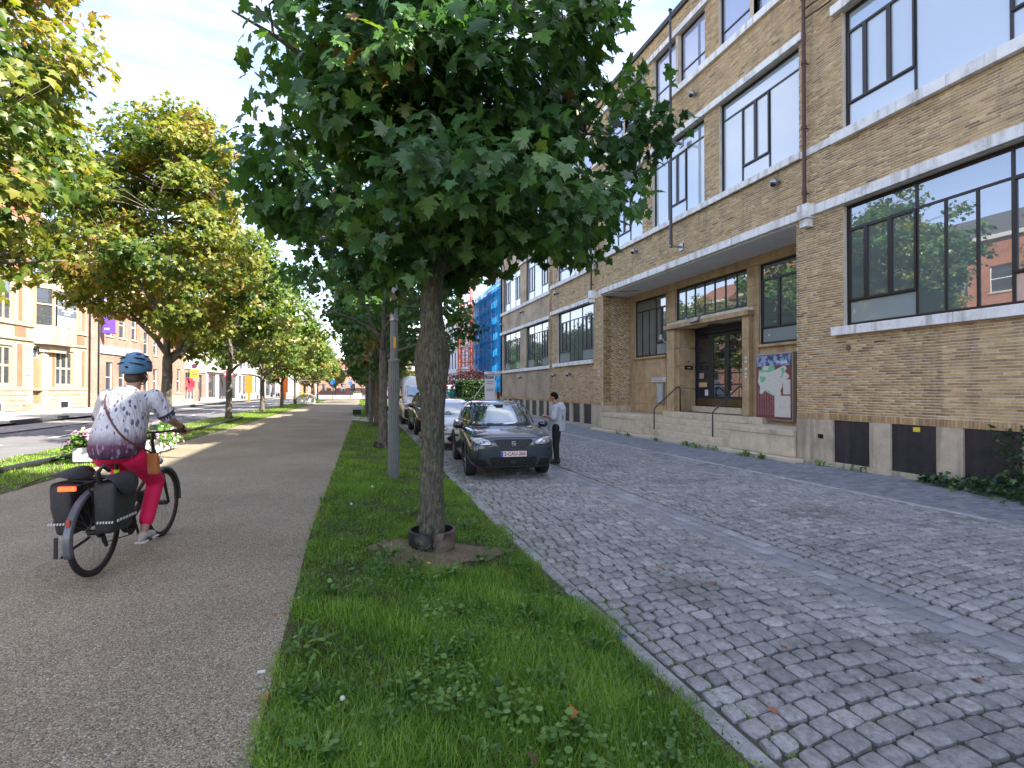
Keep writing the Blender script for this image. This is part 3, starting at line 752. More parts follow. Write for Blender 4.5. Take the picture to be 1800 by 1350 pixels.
# stone cladding slabs, each its own piece
def cladding(X, y0, y1, z0, z1, cols, rows, holes=()):
    for i in range(len(cols)-1):
        for j in range(len(rows)-1):
            a, b, c, d = cols[i], cols[i+1], rows[j], rows[j+1]
            if any(h[0]-.01 < (a+b)/2 < h[1]+.01 and h[2]-.01 < (c+d)/2 < h[3]+.01 for h in holes): continue
            MB().box(X-.012, X+.028, a+.004, b-.004, c+.004, d-.004).build('cladding_slab', M_stone, school, bevel=.003)
cladding(PX, 0, 0, 0, 0, [18.15,18.95,19.75,20.55,20.895], [.55,.93,1.80,2.62,2.93])
cladding(PX, 0, 0, 0, 0, [20.55,20.895], [2.93,3.75,4.6,5.42])
cladding(PX, 0, 0, 0, 0, [17.5,18.15], [4.18,4.8,5.42])
cladding(PX, 0, 0, 0, 0, [13.17,13.43], [.7,1.5,2.5,3.4,4.18])
cladding(PX, 0, 0, 0, 0, [13.17,13.68], [4.18,4.8,5.42])
cladding(PX, 0, 0, 0, 0, [10.405,11.3,12.2,13.17], [.55,1.3,2.6,2.92])
cladding(PX, 0, 0, 0, 0, [10.405,10.75], [2.92,4.2,5.42])
MB().box(PX-.03, PX+.03, 10.405, 20.895, 5.424, 5.738).build('frieze', M_stone, school, bevel=.006)
for a, b, z in ((18.1,20.6,2.905),(10.7,13.2,2.895)): MB().box(PX-.10, PX+.03, a, b, z-.06, z+.022).build('sill', M_stone, school, bevel=.006)
window(PX-.04, 18.15, 20.55, 2.93, 5.42, 'porchL', 3); window(PX-.04, 13.68, 17.5, 4.2, 5.43, 'transom', 3); window(PX-.04, 10.75, 13.17, 2.92, 5.42, 'porchR', 3)
# door surround: jamb block left, thin column right, canopy slab over
for k, (a, b) in enumerate(((.70,1.55),(1.55,2.40),(2.40,3.12),(3.12,3.875))):
    MB().box(12.06, 12.40, 17.42, 17.88, a+.003, b-.003).build('door_jamb', M_stone, school, bevel=.004)
    MB().box(12.17, 13.05, 17.265, 17.70, a+.003, b-.003).build('door_jamb', M_stone, school, bevel=.05, seg=4)
for (a, b) in ((.70,1.62),(1.62,2.45),(2.45,3.15),(3.15,3.875)):
    MB().box(12.04, 12.40, 13.44, 13.74, a+.003, b-.003).build('porch_column', M_stone, school, bevel=.004)
    MB().box(12.41, 13.05, 13.44, 13.745, a+.003, b-.003).build('door_jamb', M_stone, school, bevel=.004)
MB().box(11.93, 12.165, 13.36, 17.95, 3.88, 4.04).build('door_canopy', M_stone, school, bevel=.01)
MB().box(12.166, 13.05, 13.44, 17.7, 3.885, 4.0).build('door_soffit', M_stone, school)
q = MB(); q.box(13.06, 13.12, 13.44, 17.7, .7, 3.88); q.build('door_backing', M_dark, school)
# three dark blue door leaves
M_door = mat('dark_blue_door', (.018,.022,.033), .35, nz=(3,.1)); M_brass = mat('brass_plate', (.16,.11,.06), .45, metal=.7, nz=(6,.2))
M_gD = glassmat('glass_door', (.02,.02,.022), .14)
lw = (17.29-13.75-.16)/4
for k in range(4):
    b = 17.29-.08-k*lw; a = b-lw+.012; q = MB(); Xd = 12.94
    q.box(Xd, Xd+.06, a, a+.10, .93, 3.6).box(Xd, Xd+.06, b-.10, b, .93, 3.6)
    zs = [1.30,1.72,2.13,2.55,2.98,3.5] if k else [1.78,2.13,2.55,2.98,3.5]
    prevz = .93
    if not k: q.box(Xd+.005, Xd+.055, a+.10, b-.10, .93, 1.74); prevz = 1.74
    for z in zs: pass
    zl = ([(.93,1.26)] if k else []) + [(z-.025, z+.025) for z in zs[(1 if k else 0):-1]] + [(3.5,3.6)]
    for c, d in zl: q.box(Xd+.002, Xd+.058, a+.10, b-.10, c, d)
    d_ = q.build('door', M_door, school, bevel=.004)
    MB().box(Xd-.004, Xd-.001, a+.004, b-.004, .935, 1.19).build('kick_plate', M_brass, d_)
    zz = [1.26 if k else 1.74]+[z for z in zs[(1 if k else 0):]]
    for c, d in zip(zz, zz[1:]): MB().box(Xd+.028, Xd+.034, a+.09, b-.09, c+.02, d-.02).build('pane', M_gD, d_)
    if k: MB().tube([(Xd-.02, b-.05 if k == 2 else a+.05, 1.5),(Xd-.06, b-.05 if k == 2 else a+.05, 1.5),(Xd-.06, b-.05 if k == 2 else a+.05, 2.35),(Xd-.02, b-.05 if k == 2 else a+.05, 2.35)], .014, 6).build('handle', M_brass, d_)
MB().box(12.91, 13.04, 13.75, 13.824, .9, 3.88).box(12.91, 13.04, 17.216, 17.29, .9, 3.88).box(12.91, 13.04, 13.824, 17.216, 3.62, 3.88).build('door_frame', M_door, school, bevel=.004)
# steps and side blocks


def stp(x0, x1, y0, y1, z0, z1, n, name='step'):
    for k in range(n):
        a, b = y0+(y1-y0)*k/n, y0+(y1-y0)*(k+1)/n
        MB().box(x0, x1, a+.003, b-.003, z0+.002, z1).build(name, M_step, school, bevel=.012)
stp(10.95, 11.3, 12.72, 17.9, -.17, .045, 5); stp(11.25, 11.6, 12.72, 17.9, .045, .26, 5); stp(11.55, 11.95, 12.72, 17.9, .26, .475, 5)
stp(11.88, 12.82, 12.72, 17.92, .475, .69, 4); stp(12.78, 13.05, 13.75, 17.29, .69, .90, 3)
stp(10.68, 12.2, 17.9, 20.86, -.17, .36, 3, 'side_block'); stp(10.66, 12.2, 17.9, 20.86, .36, .52, 3, 'block_coping')
stp(10.68, 12.2, 10.42, 12.70, -.17, .36, 3, 'side_block'); stp(10.66, 12.2, 10.42, 12.70, .36, .50, 3, 'block_coping')
stp(10.36, 10.68, 10.1, 21.3, -.30, -.17, 9, 'base_kerb')
MB().box(10.62, 12.17, 10.42, 20.86, -.28, -.17).build('porch_base', M_step, school)
MB().box(12.0, 13.1, 13.0, 18.0, .3, .60).build('porch_base', M_step, school)

# ---- fittings on the facade ----
M_rail = mat('painted_handrail', (.05,.055,.065), .4, metal=.3)
for y, lb in ((17.15,'bent dark steel handrail left of the entrance steps'), (13.85,'bent dark steel handrail right of the entrance steps')):
    pts = [(11.0,y,.04),(11.0,y,.78),(11.03,y,.84),(11.08,y,.89),(11.98,y,1.60),(12.04,y,1.64),(12.10,y,1.635),(12.14,y,1.58),(12.15,y,1.50),(12.15,y,.69)]
    o = tag(MB().tube(pts, .024, 10).build('handrail', M_rail, smooth=True), lb, 'handrail', 'handrails at the entrance steps')
def dpipe(y, X, z0, z1):
    q = MB().tube([(X-.14,y,z0),(X-.14,y,z1)], .045, 10)
    for z in np.arange(z0+.3, z1, 1.6): q.cyl((X-.14,y,z-.04),(X-.14,y,z+.04),.062,10); q.box(X-.14,X,y-.012,y+.012,z-.012,z+.012)
    return q
for y, X in ((10.02,10.8),(21.74,10.8)):
    dpipe(y, X, 6.05, 12.8 if y < 15 else 10.6).build('downpipe', M_rust, school, smooth='auto')
    q = MB().box(X-.24, X, y-.16, y+.14, 5.70, 6.05).box(X-.20, X, y-.12, y+.10, 5.50, 5.70); q.build('hopper_head', M_white_st, school, bevel=.012)
for z in (10.62, 10.86): MB().tube([(10.66,9.98,z),(10.72,9.3,z-.02)], .022, 6).build('pipe_stay', M_rust, school)
# flagpole on the wall
fp = thing('flagpole', 'slim dark metal flagpole fixed upright to the brick wall above the entrance', 'flagpole', (10.35,15.1,6.25))
M_fp = mat('flagpole_metal', (.06,.055,.065), .4, metal=.5)
MB().tube([(10.35,15.1,6.3),(10.35,15.1,14.3)], [.055,.04], 10).build('pole', M_fp, fp, smooth='auto')
MB().ball((10.35,15.1,14.33), .075, 10, 6, (1,1,.6)).build('finial', M_fp, fp, smooth=True)
M_alu = mat('brushed_metal', (.35,.35,.36), .35, metal=.8)
for z in (6.35, 9.85): MB().box(10.3, 10.8, 15.06, 15.14, z-.03, z+.03).box(10.74, 10.8, 15.0, 15.2, z-.12, z+.12).build('bracket', M_alu, fp, bevel=.004)
# dome lamps under the sills
def walllamp(X, y, z, lb, cat='wall lamp', grp='round metal lamps on the facade'):
    t = thing('wall_lamp', lb, cat, (X, y, z), 0, grp)
    MB().cyl((X,y,z),(X-.05,y,z),.06,12).tube([(X-.04,y,z),(X-.12,y,z-.0)], .03, 8).build('arm', M_alu, t, smooth='auto')
    MB().ball((X-.16,y,z-.02), .105, 14, 8).build('housing', M_alu, t, smooth=True)
    MB().ball((X-.19,y,z-.06), .082, 12, 6).build('lens', mat('black_lens', (.01,.01,.012), .1), t, smooth=True)
for X, y, z, lb in ((10.8,10.95,6.98,'round metal dome camera below the sill beside the near downpipe'), (10.8,18.0,6.95,'round metal dome lamp below the first-floor sill left of the flagpole'),
    (10.8,14.35,11.15,'round metal dome lamp on the brick above the middle first-floor windows'), (11.2,27.0,6.9,'round metal lamp under the window left of the far downpipe'),
    (11.6,34.2,6.9,'round metal lamp under the first-floor windows of the far wing'), (11.6,39.2,6.6,'round metal lamp at the far corner of the building'),
    (11.2,27.35,2.35,'round metal lamp low on the wall at the edge of the far wing'), (11.2,25.3,2.35,'round metal lamp below the ground-floor window of the far bay'), (11.6,34.6,2.4,'round metal lamp below the ground-floor windows of the far wing')):
    walllamp(X, y, z, lb)
# bullet camera beside the door
M_wp = mat('white_plastic', (.6,.6,.6), .4)
t = thing('security_camera', 'white bullet camera on the stone jamb left of the doors', 'camera', (12.1,17.9,3.5))
MB().tube([(11.92,18.08,3.68),(11.74,17.86,3.54)], .055, 12).build('housing', M_wp, t, smooth='auto'); MB().tube([(12.10,17.84,3.4),(11.98,17.93,3.42),(11.88,18.0,3.6)], .02, 8).build('arm', M_wp, t, smooth='auto')
t = thing('security_camera', 'small grey twin-armed camera on the canopy edge over the doors', 'camera', (11.9,15.5,4.1))
MB().box(11.80,11.935,15.7,16.2,3.97,4.02).tube([(11.86,15.7,4.02),(11.86,15.5,4.18)], .03,8).tube([(11.86,16.2,4.02),(11.86,16.4,4.16)], .03,8).build('housing', M_alu, t, smooth='auto')
o = tag(MB().cyl((12.55,15.7,3.884),(12.55,15.7,3.83),.24,20).build('ceiling_lamp', mat('lamp_body',(.05,.05,.05),.4), smooth='auto'), 'flat dark round lamp under the small door canopy', 'lamp')
o = tag(MB().tube([(10.95,19.8,5.68),(11.6,19.2,5.66)], .012, 6).tube([(11.2,19.6,5.74),(11.2,19.6,5.68)], .01, 6).build('soffit_rod', M_fp), 'thin dark rod hanging under the white porch ceiling', 'rod')

def text(s, size, m, parent=None, M=None, name='lettering', depth=.001, align='CENTER', bold=0.0, sxx=1.0):
    cu = bpy.data.curves.new(name, 'FONT'); cu.body = s; cu.size = size; cu.extrude = depth; cu.align_x = align; cu.align_y = 'CENTER'; cu.offset = bold; cu.resolution_u = 3
    o = bpy.data.objects.new(name, cu); COL.objects.link(o); dg = bpy.context.evaluated_depsgraph_get(); dg.update()
    me = bpy.data.meshes.new_from_object(o.evaluated_get(dg)); bpy.data.objects.remove(o); me.name = name
    me.transform(Matrix.Diagonal((sxx,1,1,1)))
    if M is not None: me.transform(M)
    return link(name, me, m, parent)
def faceX(x, y, z, rz=0):      # text plane facing -X, reading towards -Y
    return Matrix.Translation((x,y,z)) @ Matrix(((0,0,-1,0),(-1,0,0,0),(0,1,0,0),(0,0,0,1)))
M_blk = mat('black_plate', (.008,.008,.009), .3); M_ink = mat('print_dark', (.05,.05,.06), .6); M_pw = mat('print_white', (.75,.75,.75), .6)
# door plate, numbers, notices
t = thing('name_plate', 'black plate with small white letters on the rounded stone left of the doors', 'plate', (12.28,17.28,2.38))
MB().box(12.42,12.80,17.245,17.262,2.30,2.46).build('plate', M_blk, t); MB().box(12.55,12.59,17.241,17.244,2.365,2.39).box(12.60,12.625,17.241,17.244,2.365,2.39).box(12.635,12.68,17.241,17.244,2.365,2.39).build('print', M_pw, t)
o = tag(MB().box(12.56,12.62,17.247,17.264,2.57,2.64).build('door_bell', M_blk), 'tiny black bell button above the black name plate', 'bell')
t = thing('notice_sign', 'long white sign with thin print on the stone wall beside the entrance', 'sign', (12.17,18.6,1.93))
MB().box(12.165,12.186,18.15,19.15,1.84,2.03).build('panel', M_wp, t)
q = MB()
for k in range(2):
    y = 19.05
    while y > 18.35: L_ = rnd.uniform(.04,.11); q.box(12.161,12.1645,y-L_,y,1.965-.07*k,1.985-.07*k); y -= L_+.025
q.build('print', M_ink, t)
t = thing('notice_box', 'narrow glass-fronted notice box under the white sign by the steps', 'notice box', (12.1,18.4,1.3))
MB().box(12.08,12.186,18.22,18.64,.98,1.80).build('case', M_alu, t, bevel=.01); MB().box(12.074,12.079,18.26,18.60,1.02,1.76).build('pane', glassmat('notice_glass',(.42,.47,.47),.15), t)
t = thing('notice_sheet', 'small white sheet with red print on the left brick pier', 'notice', (10.78,21.2,2.2))
MB().box(10.772,10.787,21.10,21.34,2.12,2.38).build('sheet', M_wp, t); MB().box(10.769,10.7715,21.14,21.30,2.2,2.25).box(10.769,10.7715,21.14,21.30,2.29,2.32).build('print', mat('red_print',(.5,.06,.05),.6), t)
for (a,b,c,d,m,lb) in ((16.75,17.02,1.95,2.16,(.42,.28,.26),'pinkish notice taped inside the left door pane'), (16.58,17.05,1.63,1.80,(.6,.42,.22),'pale orange notice on the left door leaf'), (16.52,16.70,1.3,1.53,(.6,.58,.6),'small white and red notice low on the left door leaf')):
    tag(MB().box(12.918,12.930,a,b,c,d).build('notice', mat('notice_%d'%int(m[0]*1000)+lb[:4], m, .7)), lb, 'notice')
for z, lb in ((2.55,'topmost tiny worn sticker on the thin stone column'),(2.42,'second worn white sticker from the top of the thin stone column'),(2.2,'middle white sticker on the thin stone column right of the doors'),(2.04,'narrow white sticker just above the lowest one on the thin column'),(1.94,'lowest, squarest white sticker on the thin stone column')):
    tag(MB().box(12.034,12.0395,13.52,13.62,z-.04,z+.03).build('sticker', M_wp), lb, 'sticker', 'stickers on the porch column')
t = tag(MB().box(10.810-.012,10.811,7.45,7.58,.70,.79).build('sticker', mat('yellow_sticker',(.75,.6,.05),.5)), 'torn yellow sticker on the middle dark basement board', 'sticker')
for y,z in ((8.98,2.48),):
    tag(MB().cyl((10.782,y,z),(10.80,y,z),.065,14).build('vent_pipe', mat('vent_clay',(.16,.10,.06),.8)), 'round brown vent opening in the brick below the right window', 'vent')
tag(MB().box(10.752,10.764,9.62,9.76,.38,.48).build('vent_grille', M_blk), 'small square black vent in the corner plinth stone', 'vent')
# town map board beside the door
mbd = thing('map_board', 'tall burgundy town map board in a pale metal frame on the porch wall', 'map board', (12.1,12.45,.62))
MB().box(12.02,12.186,11.72,13.14,.62,2.62).build('case', M_alu, mbd, bevel=.012)
M_burg = mat('map_burgundy', (.17,.055,.05), .35, nz=(1.2,.25)); MB().box(12.012,12.019,11.76,13.10,.67,2.57).build('sheet', M_burg, mbd)
def mapmat():
    m = bpy.data.materials.new('photo_strip'); m.use_nodes = True; N, L = nodes(m); b = N['Principled BSDF']; tc = N.new('ShaderNodeTexCoord'); v = N.new('ShaderNodeTexNoise'); v.inputs['Scale'].default_value = 7; v.inputs['Detail'].default_value = 4
    L(tc.outputs['Object'], v.inputs['Vector']); cr = N.new('ShaderNodeValToRGB'); e = cr.color_ramp.elements
    for p, c in ((.5,(.18,.33,.5)),(.58,(.5,.6,.68))): e.new(p)
    e[0].position=.36; e[0].color=(.03,.04,.08,1); e[1].position=.46; e[1].color=(.06,.12,.25,1); e[2].position=.54; e[2].color=(.25,.42,.6,1); e[3].position=.66; e[3].color=(.5,.32,.4,1)
    L(v.outputs['Fac'], cr.inputs[0]); L(cr.outputs[0], b.inputs['Base Color']); b.inputs['Roughness'].default_value = .35; return m
MB().box(12.009,12.012,11.78,13.08,2.24,2.55).build('photo_strip', mapmat(), mbd)
text('Hasselt', .13, M_pw, mbd, faceX(12.008,12.1,2.34), bold=.003)
def mpoly(pts, m, x, name):       # pts as (u from left 0..1, v from top 0..1) on the sheet
    P = [Vector((x, 13.10-u*1.34, 2.57-v*1.90)) for u, v in pts]; n = len(P); P2 = [p-Vector((.0012,0,0)) for p in P]
    q = MB(); q.add(P+P2, [tuple(range(n)), tuple(range(2*n-1,n-1,-1))]+[(i,n+i,n+(i+1)%n,(i+1)%n) for i in range(n)]); return q.build(name, m, mbd)
M_mapw = mat('map_white', (.62,.62,.57), .5, nz=(14,.10)); M_mapg = mat('map_green', (.18,.50,.28), .5, nz=(8,.1))
mpoly([(.18,.18),(.28,.16),(.36,.175),(.52,.17),(.56,.24),(.70,.20),(.82,.175),(.88,.22),(.82,.27),(.94,.33),(.92,.37),(.78,.40),(.75,.50),(.70,.56),(.72,.62),(.66,.66),(.63,.74),(.60,.66),(.44,.62),(.26,.56),(.16,.62),(.10,.60),(.12,.50),(.05,.43),(.08,.30),(.07,.24),(.16,.23)], M_mapw, 12.0115, 'map_area')
mpoly([(.18,.182),(.24,.185),(.2,.235),(.34,.24),(.38,.18),(.52,.172),(.56,.24),(.40,.27),(.20,.27),(.08,.27),(.07,.242),(.16,.232)], M_mapg, 12.0098, 'map_park')
mpoly([(.10,.33),(.24,.34),(.29,.37),(.25,.42),(.14,.43)], M_mapg, 12.0098, 'map_park')
mpoly([(.70,.22),(.80,.21),(.82,.27),(.78,.31),(.74,.36),(.70,.37),(.76,.28)], M_mapg, 12.0098, 'map_park')
mpoly([(.24,.51),(.36,.585),(.62,.655),(.68,.655),(.60,.64),(.44,.60)], M_mapg, 12.0098, 'map_park')
MB().box(12.008,12.0115,11.80,12.38,.74,1.36).build('inset_map', M_mapw, mbd); MB().box(12.008,12.0115,11.80,12.06,1.40,1.83).build('legend', M_mapw, mbd)
q = MB()
for c in range(7):
    y = 13.04-c*.095
    for k in range(26): q.box(12.0105,12.012,y-rnd.uniform(.03,.07),y,1.56-k*.031,1.572-k*.031)
q.build('street_index', mat('pink_print',(.42,.22,.25),.6), mbd)
q = MB()
for k in range(26):
    u, v = rnd.uniform(.18,.68), rnd.uniform(.28,.55); a = rnd.uniform(-1,1)
    q.box(12.0082,12.0098,13.10-u*1.34-.04,13.10-u*1.34,2.57-v*1.9-.002,2.57-v*1.9+.003) if k%2 else q.box(12.0082,12.0098,13.10-u*1.34-.003,13.10-u*1.34,2.57-v*1.9-.05,2.57-v*1.9)
q.build('map_street', mat('map_line',(.3,.3,.42),.6), mbd)
# air conditioner on the far wing
t = thing('air_conditioner', 'white air conditioner box on the far wing below the top windows', 'air conditioner', (11.2,27.6,11.2))
MB().box(10.85,11.19,27.2,27.9,11.15,11.8).build('case', M_wp, t, bevel=.02); MB().cyl((10.84,27.55,11.48),(10.85,27.55,11.48),.24,18).build('fan_grille', M_blk, t)
# ---------------- leaves, trees, grass ----------------
def leaf_hero():
    half = [(.26,-.10),(.44,-.05),(.34,.12),(.52,.20),(.78,.40),(.50,.42),(.44,.60),(.25,.54),(.30,.76),(.12,.84)]
    P = [(0,0)]+half+[(0,1.08)]+[(-x,y) for x,y in half[::-1]]; n = len(P)
    V = [(0,.34,0)]+[(x,y,0) for x,y in P]
    V = np.array([(x,y,-.22*abs(x)+.10*math.sin(3*abs(x))-.24*max(0,y-.2)**2) for x,y,_ in V], np.float32)
    F = np.array([(0,i+1,(i+1)%n+1) for i in range(n)], np.int32); return V, F
def leaf_mid():     # lobed outline, 8 triangles
    P = [(0,0),(.45,-.06),(.36,.2),(.74,.42),(.32,.5),(0,1.05),(-.32,.5),(-.74,.42),(-.36,.2),(-.45,-.06)]; n = len(P)
    V = np.array([(0,.34,0)]+[(x,y,-.25*abs(x)-.25*max(0,y-.2)**2) for x,y in P], np.float32)
    F = np.array([(0,i+1,(i+1)%n+1) for i in range(n)], np.int32); return V, F
def leaf_far():
    V = np.array([(0,0,0),(.5,.05,-.12),(.62,.45,-.16),(0,1.05,-.2),(-.62,.45,-.16),(-.5,.05,-.12)], np.float32)
    return V, np.array([(0,1,2),(0,2,3),(0,3,4),(0,4,5)], np.int32)
def frames(n, out, rg, droop=.6):
    """random leaf frames: tip direction leans outwards and down, face looks outwards and up"""
    tip = out*rg.uniform(.2,1,(n,1))+rg.normal(0,.45,(n,3)); tip[:,2] -= droop*rg.uniform(.4,1.4,n)
    tip /= np.linalg.norm(tip,axis=1,keepdims=True)
    nn = out*.5+rg.normal(0,.38,(n,3)); nn[:,2] += .75
    nn -= tip*np.sum(nn*tip,axis=1,keepdims=True); nn /= np.linalg.norm(nn,axis=1,keepdims=True)
    xx = np.cross(tip, nn); return xx, tip, nn
def place(tpl, pos, fr, size):
    V, F = tpl; n = len(pos); xx, tt, nn = fr; s = size[:,None,None]
    P = (V[None,:,0:1]*xx[:,None,:]+V[None,:,1:2]*tt[:,None,:]+V[None,:,2:3]*nn[:,None,:])*s+pos[:,None,:]
    FF = F[None]+(np.arange(n)*len(V))[:,None,None]
    return P.reshape(-1,3), FF.reshape(-1,F.shape[1])
def crown_points(rg, n, cz, rx, rz, lumps=20, low=-.95, hollow=.35, top=1.0, wide=0.0):
    """cluster centres in a lumpy ellipsoid, denser near the outside"""
    L = rg.normal(0,1,(lumps,3)); L /= np.linalg.norm(L,axis=1,keepdims=True); A = rg.uniform(-.30,.22,lumps)
    out = []
    while len(out) < n:
        d = rg.normal(0,1,3); d /= np.linalg.norm(d)
        if d[2] < low: continue
        r = hollow+(1-hollow)*rg.random()**.45
        k = 1+np.sum(A*np.maximum(0,(L@d)-.55)/.45)
        sq = 1+wide*(abs(d[2])**.5)*(d[2] < 0)-.34*max(0,d[2])*(top > 1)
        out.append((d[0]*rx*r*k*sq, d[1]*rx*r*k*sq, cz+d[2]*rz*r*k*(top if d[2] > 0 else 1)))
    return np.array(out)
def bark(name, c1, c2, c3):
    return mat(name, c1, .95, nz=(14,.4), bump=(22,1.0,.035), nz2=[(5,c2,.56,.7),(11,c3,.63,.7)], coords='Object')
M_barkF = barkmat('bark_grey_green', (.030,.026,.019), (.095,.088,.063), (.17,.165,.12), (.19,.20,.085), 1.5)
M_bark = barkmat('bark_brown', (.05,.04,.03), (.12,.105,.08), (.19,.17,.13), (.17,.18,.09), .7)
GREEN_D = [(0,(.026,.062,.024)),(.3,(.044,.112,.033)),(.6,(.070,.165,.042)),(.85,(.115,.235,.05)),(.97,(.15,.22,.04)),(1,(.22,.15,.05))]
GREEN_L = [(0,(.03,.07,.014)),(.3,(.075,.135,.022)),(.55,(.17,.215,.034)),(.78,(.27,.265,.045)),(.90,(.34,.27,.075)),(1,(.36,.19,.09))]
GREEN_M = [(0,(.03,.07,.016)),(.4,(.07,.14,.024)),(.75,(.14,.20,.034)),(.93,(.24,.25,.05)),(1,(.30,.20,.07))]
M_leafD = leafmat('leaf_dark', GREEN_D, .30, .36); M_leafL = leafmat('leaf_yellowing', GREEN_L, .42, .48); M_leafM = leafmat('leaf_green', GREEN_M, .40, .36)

def limbs_for(rg, clusters, trunk_top, trunk_xy, r0, nl=8):
    """limbs from the fork, each cluster hangs on the nearest limb by a thin branch"""
    ang = np.arctan2(clusters[:,1], clusters[:,0]); mb = MB(); L = []
    zt = clusters[:,2].max(); rx = np.abs(clusters[:,:2]).max()
    lead = [Vector((0,0,trunk_top+(zt-trunk_top)*k/6*.86))+Vector((rg.normal(0,.07),rg.normal(0,.07),0))*(k>0) for k in range(7)]
    mb.tube(lead, [r0*.62*(1-k/7.5) for k in range(7)], 8); L += [(p, r0*.4*(1-k/8)) for k, p in enumerate(lead)]
    for i in range(nl):
        a = 2*math.pi*i/nl+rg.uniform(-.3,.3); lvl = rg.uniform(0,.38) if i > 2 else 0.0
        s = Vector((0,0,trunk_top-.15+(zt-trunk_top)*lvl)); el = rg.uniform(.45,1.15)
        ln = rx*rg.uniform(.75,.98)/max(.5,math.cos(el))*.68; pts = [s]; d = Vector((math.cos(a)*math.cos(el), math.sin(a)*math.cos(el), math.sin(el)))
        for k in range(6):
            d = (d+Vector((rg.normal(0,.12),rg.normal(0,.12),rg.normal(0,.06)-.05))).normalized(); pts.append(pts[-1]+d*ln/6)
        rr = [r0*.52*(1-k/6.8) for k in range(7)]; mb.tube(pts, rr, 7); L += [(p, r) for p, r in zip(pts, rr)]
    P = np.array([p[:] for p, _ in L])
    for c in clusters:
        d = np.linalg.norm(P-c,axis=1)+.9*np.maximum(0,P[:,2]-c[2]); i = int(np.argmin(d))
        a = Vector(P[i]); b = Vector(c); m = (a+b)/2+Vector((rg.normal(0,.08),rg.normal(0,.08),.10))
        rr = min(.022, L[i][1]*.7)
        mb.tube([a,m,b], [rr,rr*.65,.005], 4, caps=False)
    return mb

def make_tree(name, label, group, seed, th, cz, rx, rz, nclus, nleaf, size, tpl, mleaf, mbark, r0=.15, spread=.42, low=-.95, tintmu=.5, nl=8, individual=0, cam_rel=None, burl=None, group_tint=.16, hollow=.35, top=1.0, wide=0.0, extra=None):
    rg = np.random.default_rng(seed)
    cl = crown_points(rg, nclus, cz, rx, rz, low=low, hollow=hollow, top=top, wide=wide)
    if extra is not None: cl = np.concatenate([cl, extra]); nclus = len(cl); cl[:,0] += .22*np.clip((cl[:,2]-2.9)/1.2,0,1); cl[:,1] -= .06
    t = thing(name, label, 'tree', (0,0,0), 0, group)
    tr = MB(); pts = []; rr = []
    prof = burl or [(0,1.35),(.12,1.1),(.5,1.0),(th*.5,.92),(th*.8,.86),(th-.12,.82),(th+.1,.78)]
    for z, k in prof: pts.append((rg.normal(0,.008),rg.normal(0,.008),z)); rr.append(r0*k)
    n = 22 if burl else 12
    tr.tube(pts, rr, n)
    if burl:      # lumps and old cut scars make the trunk uneven
        V = np.array(tr.v); a = np.arctan2(V[:,1],V[:,0]); rad = 1+.035*np.sin(3*a+V[:,2]*2.1)+.03*np.sin(5*a-V[:,2]*3.7)+rg.normal(0,.012,len(V))
        V[:,0] *= rad; V[:,1] *= rad; tr.v = [tuple(p) for p in V]
    o = tr.build('trunk', mbark, t, smooth=True, world=False)
    limbs_for(rg, cl, th, (0,0), r0, nl).build('limb', mbark, t, smooth=True, world=False)
    per = max(1, nleaf//nclus); C = np.repeat(cl, per, axis=0); n = len(C)
    off = rg.normal(0,1,(n,3)); off /= np.linalg.norm(off,axis=1,keepdims=True); off *= (rg.random((n,1))**.5)*spread; off[:,2] *= .62
    pos = C+off; ctr = np.array([0,0,cz]); out = (pos-ctr); out /= np.linalg.norm(out,axis=1,keepdims=True)+1e-6
    out = out*.7+off/(spread+1e-6)*.6; fr = frames(n, out, rg, .8); sz = size*rg.uniform(.62,1.18,n)
    ct = rg.normal(0,group_tint,nclus); tint = np.clip(np.repeat(ct,per)+tintmu+rg.normal(0,.15,n),0,1)
    if cam_rel is not None:   # the leaves nearest the viewer are objects of their own
        d = np.linalg.norm(pos-np.array(cam_rel),axis=1)
        vis = np.array([view(p[0]-cam_rel[0], p[1]-cam_rel[1], p[2]-cam_rel[2]+1.55)[0] for p in pos]); d = np.where(vis,d,99); idx = np.argsort(d)
        near, rest = idx[:individual], idx[individual:]
        for i in near:
            Vv, Ff = place(tpl, pos[i:i+1], tuple(a[i:i+1] for a in fr), sz[i:i+1])
            link('leaf', np_mesh('leaf', Vv, Ff, np.full(len(Ff), tint[i])), mleaf, t, world=False)
        fr = tuple(a[rest] for a in fr); pos, sz, tint = pos[rest], sz[rest], tint[rest]
    Vv, Ff = place(tpl, pos, fr, sz)
    o = link('foliage', np_mesh('foliage', Vv, Ff, np.repeat(tint, len(tpl[1]))), mleaf, t, world=False)
    if cam_rel is not None: o['kind'] = 'stuff'
    return t
HERO, MID, FAR = leaf_hero(), leaf_mid(), leaf_far()

# foreground maple in the verge
rgx = np.random.default_rng(12); ex = []
for k in range(38):       # skirt of low hanging twigs round the fork
    a = rgx.uniform(0,6.28); r_ = rgx.uniform(.45,2.0); ex.append((r_*math.cos(a), r_*math.sin(a), 3.02+.20*r_+rgx.uniform(-.1,.35)))
for (x, y, z) in ((-2.2,.2,3.65),(-2.35,.0,3.9),(-2.0,.1,3.5),(-1.7,.1,3.35),(-1.9,.3,3.6),(-2.3,.3,4.3),(2.3,.1,4.5),(2.45,.0,4.9),(2.4,-.1,5.2),(2.2,.2,4.1),(1.9,.1,3.75),(2.5,-.3,4.7),(2.1,-.3,4.4),(-.55,-.3,2.95),(-.8,.2,2.85),(-1.1,.2,2.95)): ex.append((x,y,z))
ex = np.array(ex); ex[:,0] *= np.where(ex[:,0] < 0, .80, .92); ex[:,1] *= .85
tx, ty = .87, 5.6; tz = vz(tx)
